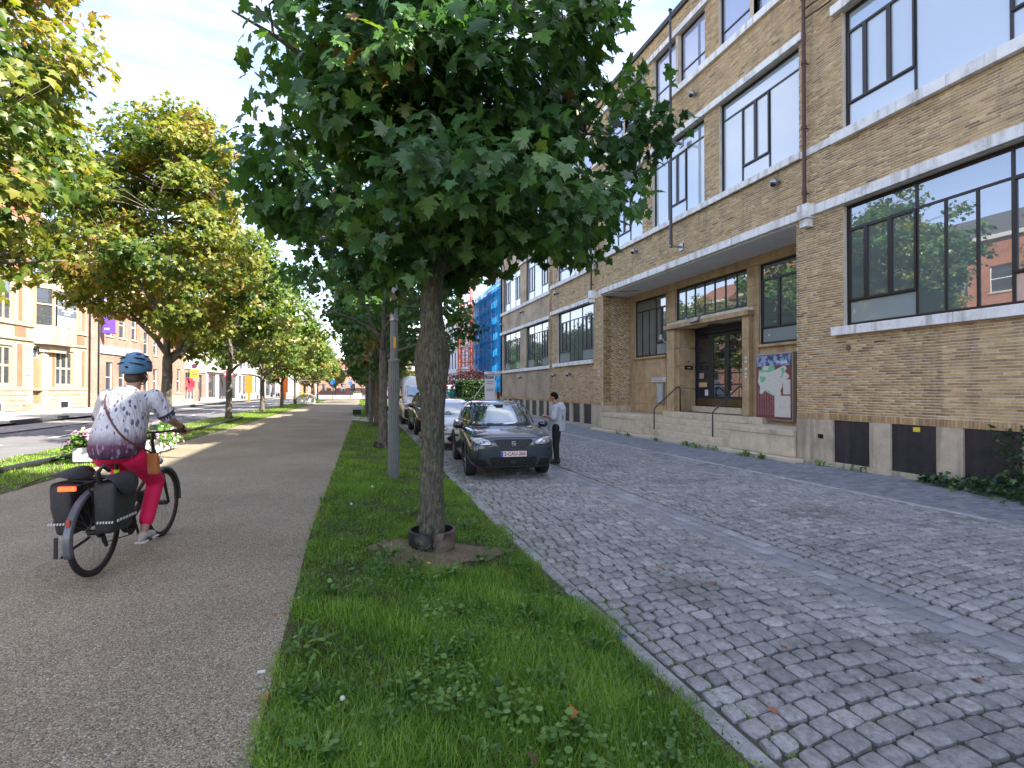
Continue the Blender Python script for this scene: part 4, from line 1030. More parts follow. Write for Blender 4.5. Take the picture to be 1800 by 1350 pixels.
burl = [(-.1,1.25),(0,1.18),(.10,1.05),(.25,1.06),(.32,.98),(.7,.96),(1.15,.93),(1.45,.98),(1.62,1.04),(1.72,1.22),(1.88,1.36),(2.05,1.42),(2.2,1.20),(2.32,1.0),(2.5,.92),(2.75,.88),(2.95,.93),(3.15,.85),(3.3,.6)]
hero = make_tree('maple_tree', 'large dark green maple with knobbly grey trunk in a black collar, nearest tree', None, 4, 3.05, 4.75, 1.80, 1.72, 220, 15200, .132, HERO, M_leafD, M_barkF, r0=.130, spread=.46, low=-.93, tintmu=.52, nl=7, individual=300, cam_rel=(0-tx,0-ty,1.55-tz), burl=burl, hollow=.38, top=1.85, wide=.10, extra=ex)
hero.location = (tx, ty, tz)
# knobs on the trunk
q = MB(); rk = random.Random(21)
for (a, z, r_) in ((3.3,1.9,.075),(-.1,2.0,.06),(3.0,1.55,.05),(-1.4,1.95,.07),(3.2,1.2,.032),(3.1,1.42,.04),(.2,.42,.035),(3.1,.30,.05),(-2.2,1.72,.06),(-.8,1.75,.06)):
    q.ball((.118*math.cos(a), .118*math.sin(a), z), r_, 9, 6, (1,1,1.25))
q.build('burr', M_barkF, hero, smooth=True, world=False)
# two strong forks
q = MB(); q.tube([(0,0,2.75),(-.10,.0,3.1),(-.26,-.05,3.5),(-.42,-.10,4.1),(-.6,-.2,4.9)], [.11,.075,.06,.05,.03], 10).tube([(0,0,2.85),(.10,-.02,3.15),(.19,-.05,3.5),(.30,-.1,4.1),(.5,-.1,5.0)], [.11,.08,.062,.05,.03], 10)
q.build('limb', M_barkF, hero, smooth=True, world=False)
# black rubber collar round the foot of the trunk
M_rub = mat('black_rubber', (.016,.016,.017), .55, nz=(5,.25), bump=(30,.4,.004), nz2=(3.2,(.17,.13,.095),.52,.9))
def collar(x, y, z, lb, half=False):
    t = thing('tree_collar', lb, 'tree collar', (x, y, z), 0, 'rubber collars round the tree feet'); n = 28
    for s0, s1 in ((0,14),(14,28)):
        V = []; F = []; m = s1-s0+1
        for (r_, zz) in ((.245,-.02),(.252,.19),(.222,.195),(.215,-.02)):
            for k in range(m):
                a = 2*math.pi*(s0+k*(s1-s0-.22)/(m-1)+.11)/n - 1.72; V.append((r_*math.cos(a), r_*math.sin(a), zz))
        for j in range(3):
            for k in range(m-1): F.append((j*m+k, j*m+k+1, (j+1)*m+k+1, (j+1)*m+k))
        F += [(0,m,2*m,3*m),(m-1,4*m-1,3*m-1,2*m-1)]
        q = MB(); q.add(V, F); q.build('collar_half', M_rub, t, smooth='auto', world=False)
    return t
collar(tx, ty, tz+.0, 'black split rubber collar, dusty brown in front, round the nearest trunk')
M_dirt = mat('bare_dirt', (.20,.14,.095), .95, nz=(6,.25), bump=(40,.9,.012), nz2=(7,(.10,.075,.05),.6,.6))
q = MB(); n = 26; V = [(tx,ty-.15,vz(tx)+.014)]
for k in range(n):
    a = 2*math.pi*k/n; r_ = .58*(1+.22*math.sin(3*a+1)+.12*math.sin(7*a)); x, y = tx+r_*1.15*math.cos(a), ty-.22+r_*.8*math.sin(a); V.append((x, y, vz(x)+.008))
q.add(V, [(0,k+1,(k+1)%n+1) for k in range(n)]); tag(q.build('bare_earth', M_dirt, smooth=True), kind='stuff')

# second tree in the right row and those beyond (dark side)
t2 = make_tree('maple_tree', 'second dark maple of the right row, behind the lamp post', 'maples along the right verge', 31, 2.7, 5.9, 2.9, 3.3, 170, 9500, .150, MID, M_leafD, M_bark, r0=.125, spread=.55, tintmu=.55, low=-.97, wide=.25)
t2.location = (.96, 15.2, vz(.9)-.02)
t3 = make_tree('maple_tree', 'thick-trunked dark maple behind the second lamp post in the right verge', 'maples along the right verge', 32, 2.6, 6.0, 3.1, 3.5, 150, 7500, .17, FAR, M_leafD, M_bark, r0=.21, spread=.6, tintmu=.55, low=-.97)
t3.location = (1.36, 24.1, -.2)
collar(.96, 15.2, vz(.9), 'brown rubber collar round the second trunk')
lbR = ['dark maple standing beside the third lamp post','maple in the right verge level with the parked white van','slender maple beyond the van in the right verge','maple in the right row just before the crossing','last maple of the right row with yellowing crown','maple at the far end of the right verge']
for k in range(6):
    y = 33.2+8.8*k; c = copy_tree(t3, (.75+sh(y), y, -.18), rz=1.3*k+.5, label=lbR[k], scale=(.9 if k else .82))
collar(1.36, 24.1, -.12, 'low brown collar at the foot of the thick maple')
# left row: sunlit yellowing maples
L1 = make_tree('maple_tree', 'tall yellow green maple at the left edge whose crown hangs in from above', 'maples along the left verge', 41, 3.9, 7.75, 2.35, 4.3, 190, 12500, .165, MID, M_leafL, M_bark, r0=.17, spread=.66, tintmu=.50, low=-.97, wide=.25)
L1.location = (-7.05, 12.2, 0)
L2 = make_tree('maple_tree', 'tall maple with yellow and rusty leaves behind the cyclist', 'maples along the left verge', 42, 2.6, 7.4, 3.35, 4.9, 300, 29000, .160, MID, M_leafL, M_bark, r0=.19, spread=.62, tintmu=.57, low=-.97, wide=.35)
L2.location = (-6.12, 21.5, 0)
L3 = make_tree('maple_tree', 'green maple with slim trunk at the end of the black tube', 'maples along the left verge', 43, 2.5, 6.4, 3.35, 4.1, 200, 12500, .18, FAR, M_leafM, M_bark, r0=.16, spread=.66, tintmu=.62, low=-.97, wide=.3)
L3.location = (-5.9, 30.6, 0)
lbL = ['fourth maple from the left, yellow green in sun','fifth maple of the left row with bright lower leaves','darker green maple behind the fifth left one','left row maple beside the orange works sign','maple of the left row by the flower tub','last full maple of the left verge']
for k in range(6):
    y = 39.6+8.9*k; copy_tree(L3 if k % 3 != 1 else L2, (-6.58+sh(y), y, 0), rz=2.1*k+.7, label=lbL[k], scale=(.95 if k % 3 != 1 else .78)*(.98**k))
copy_tree(L1, (-6.7, 2.6, 0), rz=2.0, label='maple of the left verge standing beside the photographer, outside the picture')
# loose twigs poking out of the top of the yellow tree
q = MB(); rg = random.Random(2)
for k in range(9):
    a = rg.uniform(0,6.28); r_ = rg.uniform(.3,1.6); x, y, z = r_*math.cos(a), r_*math.sin(a), 11.1+rg.uniform(-.3,.2)-r_*.35
    q.tube([(x,y,z),(x+rg.uniform(-.06,.06),y,z+.5),(x+rg.uniform(-.12,.12),y,z+rg.uniform(.8,1.2))], [.014,.010,.004], 4)
q.build('twig', M_bark, L2, world=False)

# ---- grass ----
def blades(rg, X, Y, Z, h, wd, nseg=3):
    n = len(X); a = rg.uniform(0,2*math.pi,n); ln = rg.uniform(.2,1.15,n)*h; up = np.sqrt(np.maximum(.05,1-(ln/h*.8)**2))*h
    dx, dy = np.cos(a), np.sin(a); px_, py_ = -dy, dx; V = []; 
    ts = np.linspace(0,1,nseg+1)
    for t in ts[:-1]:
        ww = wd*(1-t**1.6*.75)/2; cx_ = X+dx*ln*t**1.8; cy_ = Y+dy*ln*t**1.8; cz_ = Z+up*(t-.18*t*t)
        V.append(np.stack([cx_-px_*ww, cy_-py_*ww, cz_],1)); V.append(np.stack([cx_+px_*ww, cy_+py_*ww, cz_],1))
    V.append(np.stack([X+dx*ln, Y+dy*ln, Z+up*.82],1))
    V = np.stack(V,1); k = V.shape[1]; F = []
    for j in range(nseg-1): a_ = 2*j; F += [(a_,a_+1,a_+3),(a_,a_+3,a_+2)]
    F.append((2*nseg-2, 2*nseg-1, 2*nseg)); F = np.array(F)
    return V.reshape(-1,3), (F[None]+(np.arange(n)*k)[:,None,None]).reshape(-1,3), len(F)
GR = [(0,(.035,.080,.012)),(.3,(.125,.265,.030)),(.6,(.21,.38,.045)),(.85,(.31,.46,.075)),(.95,(.20,.24,.06)),(1,(.32,.27,.12))]
M_grass = leafmat('grass_blade', GR, .40, .42)
def grass_patch(name, xa, xb, bands, zf, seed, label_kind='stuff', skip=None, mu=.45):
    rg = np.random.default_rng(seed); VV = []; FF = []; TT = []; base = 0
    for (y0, y1, dens, h, wd, ns) in bands:
        n = int(dens*(xb-xa)*(y1-y0)); X = rg.uniform(xa,xb,n); Y = rg.uniform(y0,y1,n)
        # ragged edges and patchy length
        patch = .5+.5*np.sin(X*3.1+np.sin(Y*1.7)*2)*np.sin(Y*2.3+X*1.1); patch2 = .5+.5*np.sin(X*7.3+Y*2.9)*np.sin(Y*6.1-X*3.7)
        keep = rg.random(n) < (.62+.38*patch)
        ed = np.minimum(X-xa, xb-X); keep &= (ed > .05*rg.random(n)*2)
        if skip is not None: keep &= ~skip(X, Y, rg)
        X, Y, patch, patch2 = X[keep], Y[keep], patch[keep], patch2[keep]; n = len(X)
        Xw = X+np.array([sh(v) for v in Y]); Z = np.array([zf(v) for v in X])-.004
        hh = h*(.45+.75*patch)*rg.uniform(.45,1.3,n); V, F, k = blades(rg, Xw, Y, Z, hh, wd*rg.uniform(.7,1.3,n), ns)
        VV.append(V); FF.append(F+base); base += len(V)
        TT.append(np.repeat(np.clip(mu+.22*(patch2-.5)+.26*(patch-.5)+rg.normal(0,.20,n),0,1),k))
    o = link(name, np_mesh(name, np.concatenate(VV), np.concatenate(FF), np.concatenate(TT)), M_grass); o['kind'] = 'stuff'; return o
def skipR(X, Y, rg):
    r_ = np.sqrt(((X-tx)/1.1)**2+((Y-(ty-.22))/.85)**2); s = (r_ < .60+.10*rg.random(len(X))) & (rg.random(len(X)) < .94)
    s |= (Y > 27) & (Y < 28.6)          # paved crossing
    s |= (Y > 29.2) & (Y < 30.4)
    e_ = 1.86+.055*np.sin(Y*2.3)+.05*np.sin(Y*5.1+1)+.03*np.sin(Y*13); s |= (X > e_) & (rg.random(len(X)) < .93); s |= (rg.random(len(X)) < np.clip((X-1.62)*1.8,0,.45)); s |= (X < -.375+.03*np.sin(Y*3.7)+.03*np.sin(Y*9)) & (rg.random(len(X)) < .8)
    return s
grass_patch('verge_grass', -.42, 1.97, [(-6,.5,900,.10,.012,2),(.5,.9,6000,.12,.005,2),(.9,2.6,13000,.135,.0042,3),(2.6,4,10000,.12,.0048,3),(4,6.5,7000,.10,.0055,2),(6.5,10,4200,.09,.007,2),(10,20,1300,.085,.011,2),(20,40,420,.09,.02,1),(40,78,120,.09,.04,1)], vz, 5, skip=skipR, mu=.40)
grass_patch('left_verge_grass', -7.5, -4.95, [(-6,4,500,.09,.018,2),(4,10,1500,.09,.011,2),(10,20,900,.09,.014,2),(20,40,380,.09,.024,1),(40,78,110,.09,.045,1)], lambda x: 0.0, 6, mu=.62)
M_slabs2 = mat('grey_slabs', (.36,.36,.34), .9, nz=(2,.15))
for k, (a, b) in enumerate(((27,28.6),(29.2,30.4))):
    q = MB(); 
    for i in range(6):
        for j in range(3): q.box(-.37+i*.37+sh(a), -.37+(i+1)*.37-.008+sh(a), a+(b-a)*j/3, a+(b-a)*(j+1)/3-.008, -.3, vz(-.37+i*.37)-.0+.012)
    q.build('slab_path', M_slabs2)['kind'] = 'structure'

# ---- broad-leaved weeds in the near verge ----
M_weed = leafmat('weed_leaf', [(0,(.05,.11,.025)),(.5,(.10,.205,.042)),(.8,(.16,.28,.06)),(1,(.23,.34,.11))], .5, .35)
def round_leaf():
    V = [(0,0,0)]; n = 12
    for k in range(n):
        a = math.pi*2*(k+.5)/n*.86+.22*math.pi-math.pi/2+.0; r_ = .5*(1+.08*(k%2)); V.append((r_*math.sin(a), .42-r_*math.cos(a)*1.0, .06*(k%2)))
    return np.array(V,np.float32), np.array([(0,k+1,(k+2) if k+1 < n else 1) for k in range(n)],np.int32)
def blade_leaf():     # toothed dandelion-like leaf
    pr = [(.0,.05),(.2,.10),(.28,.05),(.42,.14),(.5,.07),(.66,.19),(.76,.11),(.88,.14),(1.0,.0)]
    P = [(w_,t) for t,w_ in pr]+[(-w_,t) for t,w_ in pr[::-1]][1:]; V = [(x,t,.30*math.sin(math.pi*t*.8)-.25*abs(x)) for x,t in P]; m = len(pr); F = []
    V += [(0,t,.30*math.sin(math.pi*t*.8)-.02) for t,_ in pr]
    o = len(P)
    for i in range(m-1):
        F.append((i, i+1, o+i+1)); F.append((i, o+i+1, o+i))
        a, b = (len(P)-i) % len(P), len(P)-1-i
        if i == 0: a = 0
        F.append((a, o+i, o+i+1)); F.append((a, o+i+1, b))
    return np.array(V,np.float32), np.array([f for f in F if max(f) < len(V)],np.int32)
RL, BL = round_leaf(), blade_leaf()
def weeds(name, label, tpl, spots, size, nper, spread, seed, flat, lift=.02, group='weeds in the near verge', mu=.5, cat='weed'):
    rg = np.random.default_rng(seed)
    for si, (x, y, k) in enumerate(spots):
        n = int(nper*k); a = rg.uniform(0,2*math.pi,n)
        if flat:    # rosette
            out = np.stack([np.cos(a), np.sin(a), np.zeros(n)],1); pos = out*.01; tt = out.copy(); tt[:,2] = rg.uniform(.05,.7,n); tt /= np.linalg.norm(tt,axis=1,keepdims=True)
            nn = np.tile([0,0,1.],(n,1)); nn -= tt*np.sum(nn*tt,axis=1,keepdims=True); nn /= np.linalg.norm(nn,axis=1,keepdims=True); pos += np.stack([rg.normal(0,.02,n),rg.normal(0,.02,n),np.full(n,.005)],1)
        else:
            r_ = spread*np.sqrt(rg.random(n))*k; pos = np.stack([r_*np.cos(a), r_*np.sin(a)*1.2, lift+rg.uniform(.0,.05,n)],1)
            b = rg.uniform(0,2*math.pi,n); tt = np.stack([np.cos(b),np.sin(b),rg.uniform(-.1,.35,n)],1); tt /= np.linalg.norm(tt,axis=1,keepdims=True); nn = np.stack([rg.normal(0,.25,n),rg.normal(-.2,.25,n),np.ones(n)],1)
            nn -= tt*np.sum(nn*tt,axis=1,keepdims=True); nn /= np.linalg.norm(nn,axis=1,keepdims=True)
        V, F = place(tpl, pos, (np.cross(tt,nn),tt,nn), size*rg.uniform(.6,1.2,n))
        zz = vz(x) if x < 1.95 else -.25
        V[:,0] += x; V[:,1] += y; V[:,2] += zz+(.035 if flat else 0)
        if flat: o = link(name, np_mesh(name, V, F, np.repeat(np.clip(mu+rg.normal(0,.2,n),0,1),len(tpl[1]))), M_weed)
        else: o = thing(name, None, None, (x,y,zz)); link('foliage', np_mesh('foliage', V, F, np.repeat(np.clip(mu+rg.normal(0,.2,n),0,1),len(tpl[1]))), M_weed, o)
        lb = label[si % len(label)] if isinstance(label, list) else label
        tag(o, lb, cat, group)
weeds('mallow_plant', ['bright round-leaved mallow patch in the middle of the near grass','small round-leaved mallow patch just right of the middle','trailing round-leaved mallow patch towards the kerb','dark blue green mallow patch below the bare earth','tiny round-leaved patch low in the grass'], RL,
      [(.48,2.75,1.25),(.78,2.45,.9),(.98,2.15,1.0),(.62,3.7,1.0),(.62,1.8,.7)],   .032, 52, .17, 3, False, .085, mu=.62, group='mallow plants in the near verge')
rg0 = random.Random(44); sp = []
for k in range(120):
    y = 1.3+6.5*rg0.random()**1.3; sp.append((rg0.uniform(-.3,1.7), y, rg0.uniform(.7,1.2)))
sp += [(tx+rg0.uniform(-.6,.6), ty+rg0.uniform(-.75,.3)-.1, .9) for _ in range(8)]
sp = [s for s in sp if (s[0]-tx)**2/1.2+(s[1]-ty+.25)**2 > .22]
for (x, y, lb) in ((-.12,2.35,'broad toothed leaf rosette near the path edge, lower left of the grass'),(-.22,3.3,'leaf rosette hugging the path edge level with the mallow'),(1.42,6.25,'leaf rosette right of the nearest tree towards the kerb'),(.42,5.15,'pale leaf rosette on the bare earth left of the collar'),(1.25,5.0,'leaf rosette on the bare earth right of the collar'),(.86,4.55,'leaf rosette in front of the bare earth')):
    weeds('dandelion_plant', lb, BL, [(x,y,1.1)], .14, 15, 0, int(abs(x*100)+y*10), True, group='leaf rosettes in the near verge', mu=.5)
VV = []; FF = []; TT = []; base = 0
for si, (x, y, k) in enumerate(sp):
    rg = np.random.default_rng(900+si); n = int(12*k); a_ = rg.uniform(0,2*math.pi,n); tt = np.stack([np.cos(a_),np.sin(a_),rg.uniform(.1,1.3,n)],1); tt /= np.linalg.norm(tt,axis=1,keepdims=True)
    nn = np.tile([0,0,1.],(n,1)); nn -= tt*np.sum(nn*tt,axis=1,keepdims=True); nn /= np.linalg.norm(nn,axis=1,keepdims=True)
    pos = np.stack([x+rg.normal(0,.03,n),y+rg.normal(0,.03,n),np.full(n,vz(x)+.035)],1); V, F = place(BL, pos, (np.cross(tt,nn),tt,nn), rg.uniform(.05,.11,n)); VV.append(V); FF.append(F+base); base += len(V); TT.append(np.repeat(np.clip(rg.normal(.45,.25,n),0,1),len(BL[1])))
o = link('verge_weeds', np_mesh('verge_weeds', np.concatenate(VV), np.concatenate(FF), np.concatenate(TT)), M_weed); o['kind'] = 'stuff'
# clover-like ground cover, uncountable
rg = np.random.default_rng(8); n = 11000; X = rg.uniform(-.36,1.80,n); Y = .9+8*rg.random(n)**1.4
m_ = (np.sin(X*4+Y*1.3)+np.sin(Y*3.1-X*2.2)+rg.normal(0,.6,n)) > .15; X, Y = X[m_], Y[m_]; n = len(X)
pos = np.stack([X+np.array([sh(v) for v in Y]),Y,np.array([vz(v) for v in X])+rg.uniform(.045,.115,n)],1); b = rg.uniform(0,6.28,n); tt = np.stack([np.cos(b),np.sin(b),rg.uniform(-.1,.4,n)],1); tt /= np.linalg.norm(tt,axis=1,keepdims=True)
nn = np.stack([rg.normal(0,.3,n),rg.normal(0,.3,n),np.ones(n)],1); nn -= tt*np.sum(nn*tt,axis=1,keepdims=True); nn /= np.linalg.norm(nn,axis=1,keepdims=True)
V, F = place((RL[0]*np.array([1,1,1],np.float32),RL[1]), pos, (np.cross(tt,nn),tt,nn), rg.uniform(.012,.026,n))
o = link('clover', np_mesh('clover', V, F, np.repeat(np.clip(rg.normal(.5,.2,n),0,1),len(RL[1]))), M_weed); o['kind'] = 'stuff'
# moss and tiny weeds in the joints beside the kerb and in the paving
rg = np.random.default_rng(9)
pts = [(2.06+abs(rg.normal(-.05,.05)), y) for y in rg.uniform(.8,12,2200)]+[(x+rg.normal(0,.03),y+rg.normal(0,.03)) for x,y in [(rg.uniform(2.2,8.2),rg.uniform(2,13)) for _ in range(26)] for _ in range(16)]+[(8.40+rg.normal(0,.02),y) for y in np.concatenate([rg.normal(c,.35,60) for c in (6.0,7.4,9.2)])]
pts = np.array(pts); n = len(pts); V, F, k = blades(rg, pts[:,0]+np.array([sh(v) if x < 3 else 0 for x,v in pts]), pts[:,1], np.full(n,-.262), rg.uniform(.012,.045,n), np.full(n,.006), 2)
o = link('joint_weeds', np_mesh('joint_weeds', V, F, np.repeat(rg.uniform(.3,.8,n),k)), M_grass); o['kind'] = 'stuff'
wl = [(10.28,18.6),(10.3,17.9),(10.28,15.9),(10.25,14.2),(10.24,13.6),(10.26,12.9),(10.2,11.6),(10.22,11.0),(10.6,9.55),(10.62,8.7)]
lbw = ['tiny green weed at the foot of the left steps kerb','small weed tuft beside the first on the steps kerb','leafy weed in front of the left handrail','green weed clump below the middle of the steps','low weed beside the clump below the steps','weed tuft near the right handrail foot','large bright weed clump in front of the right side block','wide leafy weed before the end of the steps kerb','small weed at the corner plinth stone','low weed mat below the first basement board']
for k, (x, y) in enumerate(wl):
    rg = np.random.default_rng(60+k); n = 26 if k in (3,6,7) else 13; a = rg.uniform(0,6.28,n); tt = np.stack([np.cos(a),np.sin(a),rg.uniform(.2,1.4,n)],1); tt /= np.linalg.norm(tt,axis=1,keepdims=True)
    nn = np.tile([0,0,1.],(n,1)); nn -= tt*np.sum(nn*tt,axis=1,keepdims=True); nn /= np.linalg.norm(nn,axis=1,keepdims=True); pos = np.stack([x+rg.normal(0,.04,n),y+rg.normal(0,.13,n),np.full(n,-.25)],1)
    V, F = place(BL, pos, (np.cross(tt,nn),tt,nn), rg.uniform(.08,.2,n)); wt = thing('weed', lbw[k], 'weed', (x,y,-.25), 0, 'weeds along the steps kerb'); link('foliage', np_mesh('foliage', V, F, np.repeat(rg.uniform(.3,.9,n),len(BL[1]))), M_weed, wt)
# ivy creeping along and up the wall at the right edge
rg = np.random.default_rng(77); P = []
for k in range(1500):
    y = 7.4-4.6*rg.random()**.8; w_ = .12+.75*min(1,(7.4-y)/2.2)
    P.append((10.68-abs(rg.normal(0,.45))*w_, y, -.22+abs(rg.normal(0,.10))*(.5+w_)))
for k in range(700):
    y = rg.normal(5.45,.28) if k%3 else rg.uniform(3,6.3); P.append((10.70+rg.normal(0,.04), y, -.2+rg.random()**1.3*1.15))
P = np.array(P); n = len(P); a = rg.uniform(0,6.28,n); out = np.tile([-.6,-.2,.3],(n,1)); fr = frames(n, out, rg, .35)
IV = (MID[0].copy(), MID[1]); V, F = place(IV, P, fr, rg.uniform(.05,.10,n))
ivt = np.clip(rg.normal(.35,.22,n)+(rg.random(n)<.18)*.4,0,1)
ivy = thing('ivy_plant', 'dark green ivy creeping over the footway and up the dark board at the right edge', 'ivy', (10.6,5.8,-.25))
M_ivy = leafmat('ivy_leaf', [(0,(.012,.035,.016)),(.5,(.028,.075,.026)),(.8,(.07,.15,.03)),(1,(.17,.27,.05))], .35, .2)
o = link('foliage', np_mesh('foliage', V, F, np.repeat(ivt,len(IV[1]))), M_ivy, ivy)
q = MB(); 
for k in range(8):
    y = rg.uniform(5.1,5.8); q.tube([(10.7,y,-.25),(10.74,y+rg.normal(0,.06),.3),(10.72,y+rg.normal(0,.12),.85)], [.012,.009,.004], 5)
for k in range(7):
    y = rg.uniform(4,6.5); q.tube([(10.6,y,-.24),(10.4+rg.normal(0,.1),y+.5,-.22),(10.3+rg.normal(0,.15),y+1.0,-.235)], [.01,.008,.003], 5)
q.build('stem', M_bark, ivy)
# ---------------- vehicles ----------------
def paint(name, col, metal=.0, rough=.28):
    return mat(name, col, rough, metal=metal, coat=1.0, nz=(2.5,.03))
M_tyre = mat('tyre', (.018,.018,.019), .8, nz=(20,.2), bump=(60,.5,.004)); M_rim = mat('alloy_rim', (.42,.42,.43), .28, metal=.9); M_clad = mat('black_cladding', (.022,.023,.025), .6, bump=(120,.3,.002))
M_cg = glassmat('car_glass', (.022,.035,.038), .34, tintr=(.86,.95,1)); M_cgs = glassmat('car_side_glass', (.008,.009,.010), .28)
M_well = mat('wheel_well', (.006,.006,.006), .9); M_lamp = glassmat('headlamp_lens', (.20,.21,.22), .30); M_chrome = mat('chrome', (.6,.6,.62), .12, metal=1.0)
M_amber = mat('amber', (.5,.15,.01), .3); M_redl = mat('red_lamp', (.35,.01,.01), .25, coat=1)
M_platew = mat('plate_white', (.72,.71,.70), .4); M_plred = mat('plate_red', (.38,.012,.02), .5); M_plblue = mat('plate_blue', (.01,.06,.42), .4)
def evalmesh(o):
    dg = bpy.context.evaluated_depsgraph_get(); dg.update(); me = bpy.data.meshes.new_from_object(o.evaluated_get(dg)); return me
def loft(stations, closed_ends=True):
    """stations: (y, [(x,z) half section from bottom centre to top centre])"""
    V = []; F = []; n = None
    for y, hs in stations:
        full = hs+[(-x,z) for x,z in hs[::-1][1:-1]]; n = len(full); V += [(x,y,z) for x,z in full]
    for j in range(len(stations)-1):
        for k in range(n): F.append((j*n+k, (j+1)*n+k, (j+1)*n+(k+1)%n, j*n+(k+1)%n))
    F.append(tuple(range(n))); F.append(tuple((len(stations)-1)*n+k for k in range(n-1,-1,-1)))
    return V, F
def mkmesh(name, V, F):
    me = bpy.data.meshes.new(name); me.from_pydata(V, [], F); me.update(); bm = bmesh.new(); bm.from_mesh(me); bmesh.ops.recalc_face_normals(bm, faces=bm.faces); bm.to_mesh(me); bm.free(); return me
def wheel(t, x, y, r=.325, wd=.2, spokes=5):
    s = 1 if x > 0 else -1; M = Matrix.Translation((x,y,r)) @ Matrix.Rotation(R(90)*s, 4, 'Y')
    w_ = MB().lathe([(r*.62,-wd/2),(r*.93,-wd/2),(r*.99,-wd*.38),(r,-wd*.1),(r,wd*.1),(r*.99,wd*.38),(r*.93,wd/2),(r*.70,wd/2+.004),(r*.66,wd*.42),(r*.62,wd*.3)], 32, M=M)
    o = w_.build('wheel', M_tyre, t, smooth='auto', world=False)
    q = MB().lathe([(r*.66,wd*.1),(r*.66,wd*.42),(r*.61,wd*.44),(r*.60,wd*.2),(.02,wd*.16)], 28, M=M).lathe([(.06,wd*.2),(.06,wd*.42),(.03,wd*.44)], 12, M=M)
    for k in range(spokes):
        for da in (-.16,.16):
            a = 2*math.pi*k/spokes+da; p = M @ Vector((.05*math.cos(a),.05*math.sin(a),wd*.36)); e = M @ Vector((r*.63*math.cos(a+da*.5),r*.63*math.sin(a+da*.5),wd*.34)); q.bar(p, e, .035, .03, up=(s,0,0))
    q.build('rim', M_rim, o, smooth='auto', world=False)
def make_car(name, label, cat, spec, loc, rz, group='cars parked along the verge'):
    t = thing(name, label, cat, loc, rz, group); L, Wd = spec['L']/2, spec['W']/2; pm_ = spec['paint']
    st = []
    for (y, zb, wb, ws, zsh, wt, zt, zc) in spec['body']:
        st.append((y, [(0,zb),(wb*.6,zb),(wb,zb+.02),(ws*.985,zb+(zsh-zb)*.35),(ws,zb+(zsh-zb)*.75),(ws-.012,zsh),((ws+wt)/2,zsh+(zt-zsh)*.72),(wt,zt),(wt*.5,zc-.006),(0,zc)]))
    V, F = loft(st); me = mkmesh('body', V, F)
    o = bpy.data.objects.new('tmp', me); COL.objects.link(o); m = o.modifiers.new('s','SUBSURF'); m.levels = 2; m.render_levels = 2
    # wheel arches cut out
    q = MB(); r_ = spec['wr']+.045
    for y in spec['axles']:
        for s in (-1,1): q.cyl((s*(Wd-.26),y,spec['wr']+.01),(s*(Wd+.2),y,spec['wr']+.01), r_, 32)
    cut = q.build('cut', None, world=False); b = o.modifiers.new('b','BOOLEAN'); b.operation = 'DIFFERENCE'; b.solver = 'EXACT'; b.object = cut
    bmesh_ = evalmesh(o); bpy.data.objects.remove(o); bpy.data.objects.remove(cut)
    if len(bmesh_.polygons) < 50: print('BOOL FAIL', name)
    bmesh_.name = 'body'; bmesh_.materials.clear(); body = link('body', bmesh_, pm_, t, smooth='auto', world=False)
    # cabin
    V = []; F = []; n = 40
    for (z, yf, yr, hw, e) in spec['cabin']:
        cy_, hy = (yf+yr)/2, (yr-yf)/2
        for k in range(n):
            a = 2*math.pi*k/n; c, s = math.cos(a), math.sin(a); p = 2/e
            V.append((hw*math.copysign(abs(c)**p,c), cy_+hy*math.copysign(abs(s)**p,s), z - spec.get('crown',.03)*(0)))
    for j in range(len(spec['cabin'])-1):
        for k in range(n): F.append((j*n+k, j*n+(k+1)%n, (j+1)*n+(k+1)%n, (j+1)*n+k))
    F.append(tuple((len(spec['cabin'])-1)*n+k for k in range(n))); F.append(tuple(range(n-1,-1,-1)))
    me = mkmesh('cabin', V, F); cab = link('cabin', me, spec.get('cabpaint', pm_), t, smooth='auto', world=False)
    def bvh(ms):
        vs = []; fs = []
        for me_ in ms:
            o_ = len(vs); vs += [v.co.copy() for v in me_.vertices]; fs += [tuple(i+o_ for i in p.vertices) for p in me_.polygons]
        return BVHTree.FromPolygons(vs, fs)
    B = bvh([bmesh_, me])
    def patch(nm, rows, m, axis='f', off=.004, th=.004, nu=10, parent=t, mirror=False, smooth=True, sub=3):
        """rows: (v, uL, uR) heights with their left and right ends, laid on the body from the front (u=x), side (u=y) or back"""
        RW = []
        for a, b in zip(rows, rows[1:]):
            for k in range(sub): RW.append([a[i]+(b[i]-a[i])*k/sub for i in range(3)])
        RW.append(list(rows[-1]))
        for sgn in ((1,-1) if mirror else (1,)):
            V = []; last = None; good = []
            for v, u0, u1 in RW:
                last = None; row = []
                for k in range(nu+1):
                    u = u0+(u1-u0)*k/nu
                    if axis == 'f': o_, d_ = Vector((u*sgn,-6,v)), Vector((0,1,0))
                    elif axis == 'r': o_, d_ = Vector((u*sgn,6,v)), Vector((0,-1,0))
                    else: o_, d_ = Vector((3*sgn,u,v)), Vector((-sgn,0,0))
                    h = B.ray_cast(o_, d_)
                    row.append(None if h[0] is None else tuple(h[0]-d_*off))
                ok_ = [i for i, p in enumerate(row) if p]
                if not ok_: continue
                V += [row[min(ok_, key=lambda i: abs(i-k))] for k in range(nu+1)]; good.append(1)
            F = []; m_ = nu+1
            for j in range(len(good)-1):
                for k in range(nu): F.append((j*m_+k, j*m_+k+1, (j+1)*m_+k+1, (j+1)*m_+k))
            me_ = bpy.data.meshes.new(nm); me_.from_pydata(V, [], F); me_.update(); oo = link(nm, me_, m, parent, smooth=smooth, world=False)
            if th: s_ = oo.modifiers.new('solid','SOLIDIFY'); s_.thickness = th; s_.offset = 0
        return oo
    t['_p'] = 1
